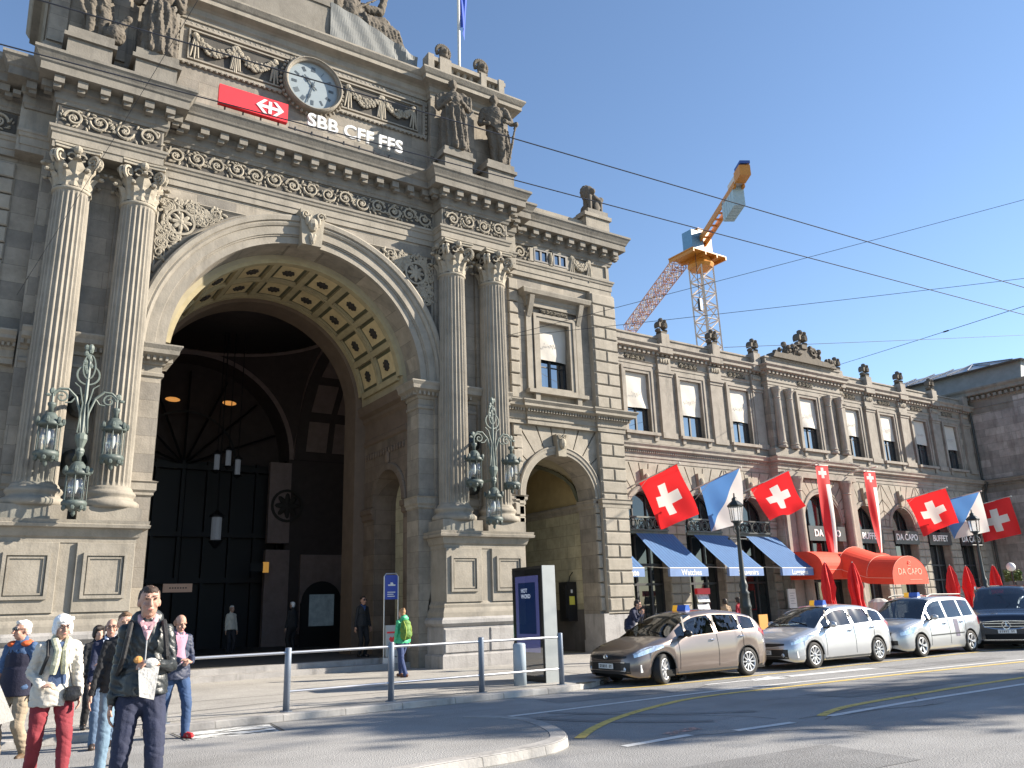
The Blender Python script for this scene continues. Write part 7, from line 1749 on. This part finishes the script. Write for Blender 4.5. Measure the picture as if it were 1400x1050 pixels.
# man with red shoes
t,P=person('bald man looking down in navy jacket, pink shirt, jeans and red canvas shoes',(2.9,13.95,0),R(14),1.8,SKIN2,cm('navy rain jacket',(.02,.028,.06),.6),cm('mid blue jeans',(.03,.065,.15)),cm('red canvas shoe',(.45,.015,.02),.7),cm('shaved ginger hair',(.28,.15,.09),.8),'fringe',((-.13,.22),(.12,-.18)),hands=[(-.06,-.26,1.1),(.1,-.28,1.07)],build=1.05,shirt=cm('pink t shirt',(.5,.25,.33)),open_=True,vox=.013,coat=.07,hood=True,head=(R(4),R(22)),hdir=((.8,-.3,0),(-.8,-.3,0)),palms=((0,.3,-1),(0,.3,-1)),hcurl=(.9,.9),beard=cm('shaved ginger hair',(.28,.15,.09)))
# person cut by the left edge with white bag
t,P=person('person in pale green top cut off by the left edge of the picture',(.16,9.5,GI),R(30),1.66,SKIN,cm('pale green top',(.3,.5,.42)),cm('dark trousers',(.02,.02,.025)),cm('dark leather shoe',(.02,.018,.017)),cm('mid brown hair',(.13,.075,.04)),'bob',vox=.014,hands=[(-.24,-.1,.84),(.28,-.05,.8)])
w=Vector((.33,9.2,1.12)); b=thing('tote_bag','white and dark red tote bag swinging at the left edge','bag',tuple(w)); m=MB(cm('white tote canvas',(.5,.48,.44),.9)); m.prism([(-.1,.19),(.0,.2),(.2,-.22),(.0,-.27),(-.12,-.21)],-.05,.06); 
m.v=[(v[0]+w.x,v[1]+w.y,v[2]+w.z) for v in m.v]; obj('canvas',m,b); m=MB(cm('dark maroon stripe',(.07,.012,.016),.8)); m.prism([(-.1,.0),(-.06,.02),(.08,-.235),(.0,-.27),(-.12,-.21)],-.054,-.05); m.v=[(v[0]+w.x,v[1]+w.y,v[2]+w.z) for v in m.v]; obj('stripe',m,b)
# green down jacket woman with backpack, seen from behind
quilt=lambda co: .009*abs(sin(co.z*70))+.003*noise.noise(co*20)
t,P=person('woman in bright green quilted down jacket with green backpack walking towards the arch',(9.66,19.9,.12),R(196),1.7,SKIN,cm('bright green down jacket',(.05,.42,.2),.5,bump=.2),cm('blue jeans dark',(.03,.05,.13)),cm('brown leather boot',(.12,.045,.02),.6),cm('blond brown hair',(.3,.17,.08),.7),'bun',((-.05,-.12),(.06,.2)),hands=[(-.24,.0,.86),(.25,-.02,.86)],vox=.014,hood=True,build=1.02,coat=.04)
b=thing('backpack','green backpack with lime straps worn on the green down jacket','backpack',tuple(toworld(t,P['up'](.3,.06,.2)))); m=MB(cm('olive green nylon',(.1,.2,.03),.7)); 
for d,r_ in ((.14,(.16,.1,.12)),(.3,(.165,.12,.16)),(.44,(.14,.09,.1))): m.ball(toworld(t,P['up'](d,.06,.2)),r_,14,10)
m.ball(toworld(t,P['up'](.17,.06,.29)),(.12,.05,.1),12,8); remesh('bag',m,.014,b,smooth=1,fold=foldf(.006))
m=MB(cm('lime strap',(.35,.45,.08),.7))
for sd in (-1,1): m.tube([toworld(t,P['up'](d,.06+sd*.09,y)) for d,y in ((.05,.27),(.2,.33),(.35,.31),(.5,.22))],.012,5)
obj('strap',m,b)
# man in black by the pillar
t,P=person('man in black jacket, sunglasses and beard standing beside the information pillar',(10.55,24.6,.418),R(12),1.82,SKIN2,cm('black jacket plain',(.016,.017,.02)),cm('black trousers',(.012,.012,.014)),cm('dark leather shoe',(.02,.018,.017)),cm('black brown hair',(.022,.015,.012)),'short',vox=.0135,glasses='sun',shirt=cm('blue t shirt',(.03,.07,.2)),hands=[(-.27,-.03,.86),(.27,-.03,.86)])
# figures in the hall
person('white haired person with pale bag strap walking in the dark hall near the pier',(10.0,29.6,.418),R(200),1.78,SKIN,cm('black jacket plain',(.016,.017,.02)),cm('black trousers',(.012,.012,.014)),cm('dark leather shoe',(.02,.018,.017)),cm('white hair',(.72,.73,.75)),'short',vox=.018)
person('person in pale coat deep inside the dark hall, left of the lit amber sign',(8.2,31.0,.418),R(20),1.72,SKIN,cm('pale cream coat',(.55,.52,.45)),cm('dark trousers',(.02,.02,.025)),cm('dark leather shoe',(.02,.018,.017)),cm('white grey hair',(.6,.58,.55)),'short',vox=.018)
# man on the phone by the bronze taxi
person('man in navy jacket bending over his phone beside the bronze taxi bonnet',(16.55,18.9,.12),R(35),1.78,SKIN2,cm('navy suit jacket',(.011,.016,.045)),cm('dark trousers',(.02,.02,.025)),cm('dark leather shoe',(.02,.018,.017)),cm('black brown hair',(.022,.015,.012)),'short',vox=.0135,lean=R(22),head=(R(10),R(16)),hands=[(-.1,-.42,1.28),(.08,-.42,1.3)],hdir=((.2,-.2,.9),(-.2,-.2,.9)))
person('person in beige coat looking at the souvenir rack behind the bronze taxi',(25.9,23.6,.12),R(150),1.7,SKIN,cm('beige coat',(.36,.25,.16)),cm('dark trousers',(.02,.02,.025)),cm('dark leather shoe',(.02,.018,.017)),cm('black brown hair',(.022,.015,.012)),'bob',vox=.018,coat=.25)
person('person in dark red jacket beside the beige coat behind the street lamp',(26.7,23.6,.12),R(190),1.74,SKIN,cm('dark red jacket',(.3,.015,.03)),cm('dark trousers',(.02,.02,.025)),cm('dark leather shoe',(.02,.018,.017)),cm('black brown hair',(.022,.015,.012)),'bob',vox=.018,coat=.1)
w=Vector((26.35,23.4,1.0)); b=thing('shopping_bag','pink shopping bag held by the person in dark red','bag',tuple(w)); m=MB(cm('pink bag',(.7,.2,.32),.6)); m.prism([(w.x-.14,w.z-.2),(w.x+.14,w.z-.2),(w.x+.11,w.z+.16),(w.x-.11,w.z+.16)],w.y-.06,w.y+.06); m.tube([(w.x-.07,w.y,w.z+.16),(w.x,w.y,w.z+.3),(w.x+.07,w.y,w.z+.16)],.01,4); obj('sack',m,b)
# taxi driver
d_=MB(cm('dark trousers',(.02,.02,.025)))
t,P=person('taxi driver with short grey hair at the open window of the bronze taxi',(14.58+.05,14.47,.0),R(-90),1.72,SKIN2,cm('dark check jacket',(.05,.04,.045)),cm('dark trousers',(.02,.02,.025)),cm('dark leather shoe',(.02,.018,.017)),cm('short grey hair',(.12,.1,.09)),'short',((-.1,-.5),(.1,-.5)),hands=[(-.16,-.42,.98),(.16,-.42,.98)],crouch=.3,vox=.014,head=(R(-20),0))
tree(35.0,-1.7,17.5,2.3,'unseen leafy tree added south of the road to shade it, opposite the bronze taxi',3); tree(41.5,-4.3,17.5,2.2,'unseen leafy tree added to shade the road, farther right than the first',4)
# ---- camera, sun, sky ------------------------------------------------------
cd = bpy.data.cameras.new('camera'); cam = bpy.data.objects.new('camera', cd); COL.objects.link(cam); scn.camera = cam
cd.sensor_width = 36; cd.lens = 1102/1400*36; cd.clip_end = 3000; cd.clip_start = .05
Rm = ((0.83503407,0.12172508,0.53656417),(-0.54931286,0.23974743,0.8004852),(-0.03120075,-0.96317401,0.26706243))
Mx = Matrix(((Rm[0][0],-Rm[0][1],-Rm[0][2],0),(Rm[1][0],-Rm[1][1],-Rm[1][2],0),(Rm[2][0],-Rm[2][1],-Rm[2][2],1.75),(0,0,0,1)))
cam.matrix_world = Mx
SD = Vector((.797,-.398,.454)).normalized()
sl = bpy.data.lights.new('sun','SUN'); sl.energy = 5; sl.angle = R(.53); sl.color = (1,.9,.76)
so = bpy.data.objects.new('sun', sl); COL.objects.link(so); so.rotation_euler = SD.to_track_quat('Z','Y').to_euler()
W = bpy.data.worlds.new('World'); scn.world = W; W.use_nodes = True
N = W.node_tree.nodes; L = W.node_tree.links; bg = N['Background']
sk = N.new('ShaderNodeTexSky'); sk.sky_type = 'NISHITA'; sk.sun_disc = False
sk.sun_elevation = math.asin(SD.z); sk.sun_rotation = atan2(SD.x, SD.y); sk.air_density = .9; sk.dust_density = .05; sk.ozone_density = 2.2
L.new(sk.outputs[0], bg.inputs[0]); bg.inputs[1].default_value = .088
scn.view_settings.view_transform = 'Standard'; scn.view_settings.look = 'None'; scn.view_settings.exposure = 1.4; scn.view_settings.gamma = 1
scn.cycles.max_bounces = 6; scn.cycles.transparent_max_bounces = 12; scn.cycles.caustics_reflective = False; scn.cycles.caustics_refractive = False
scn.cycles.sample_clamp_indirect = 4
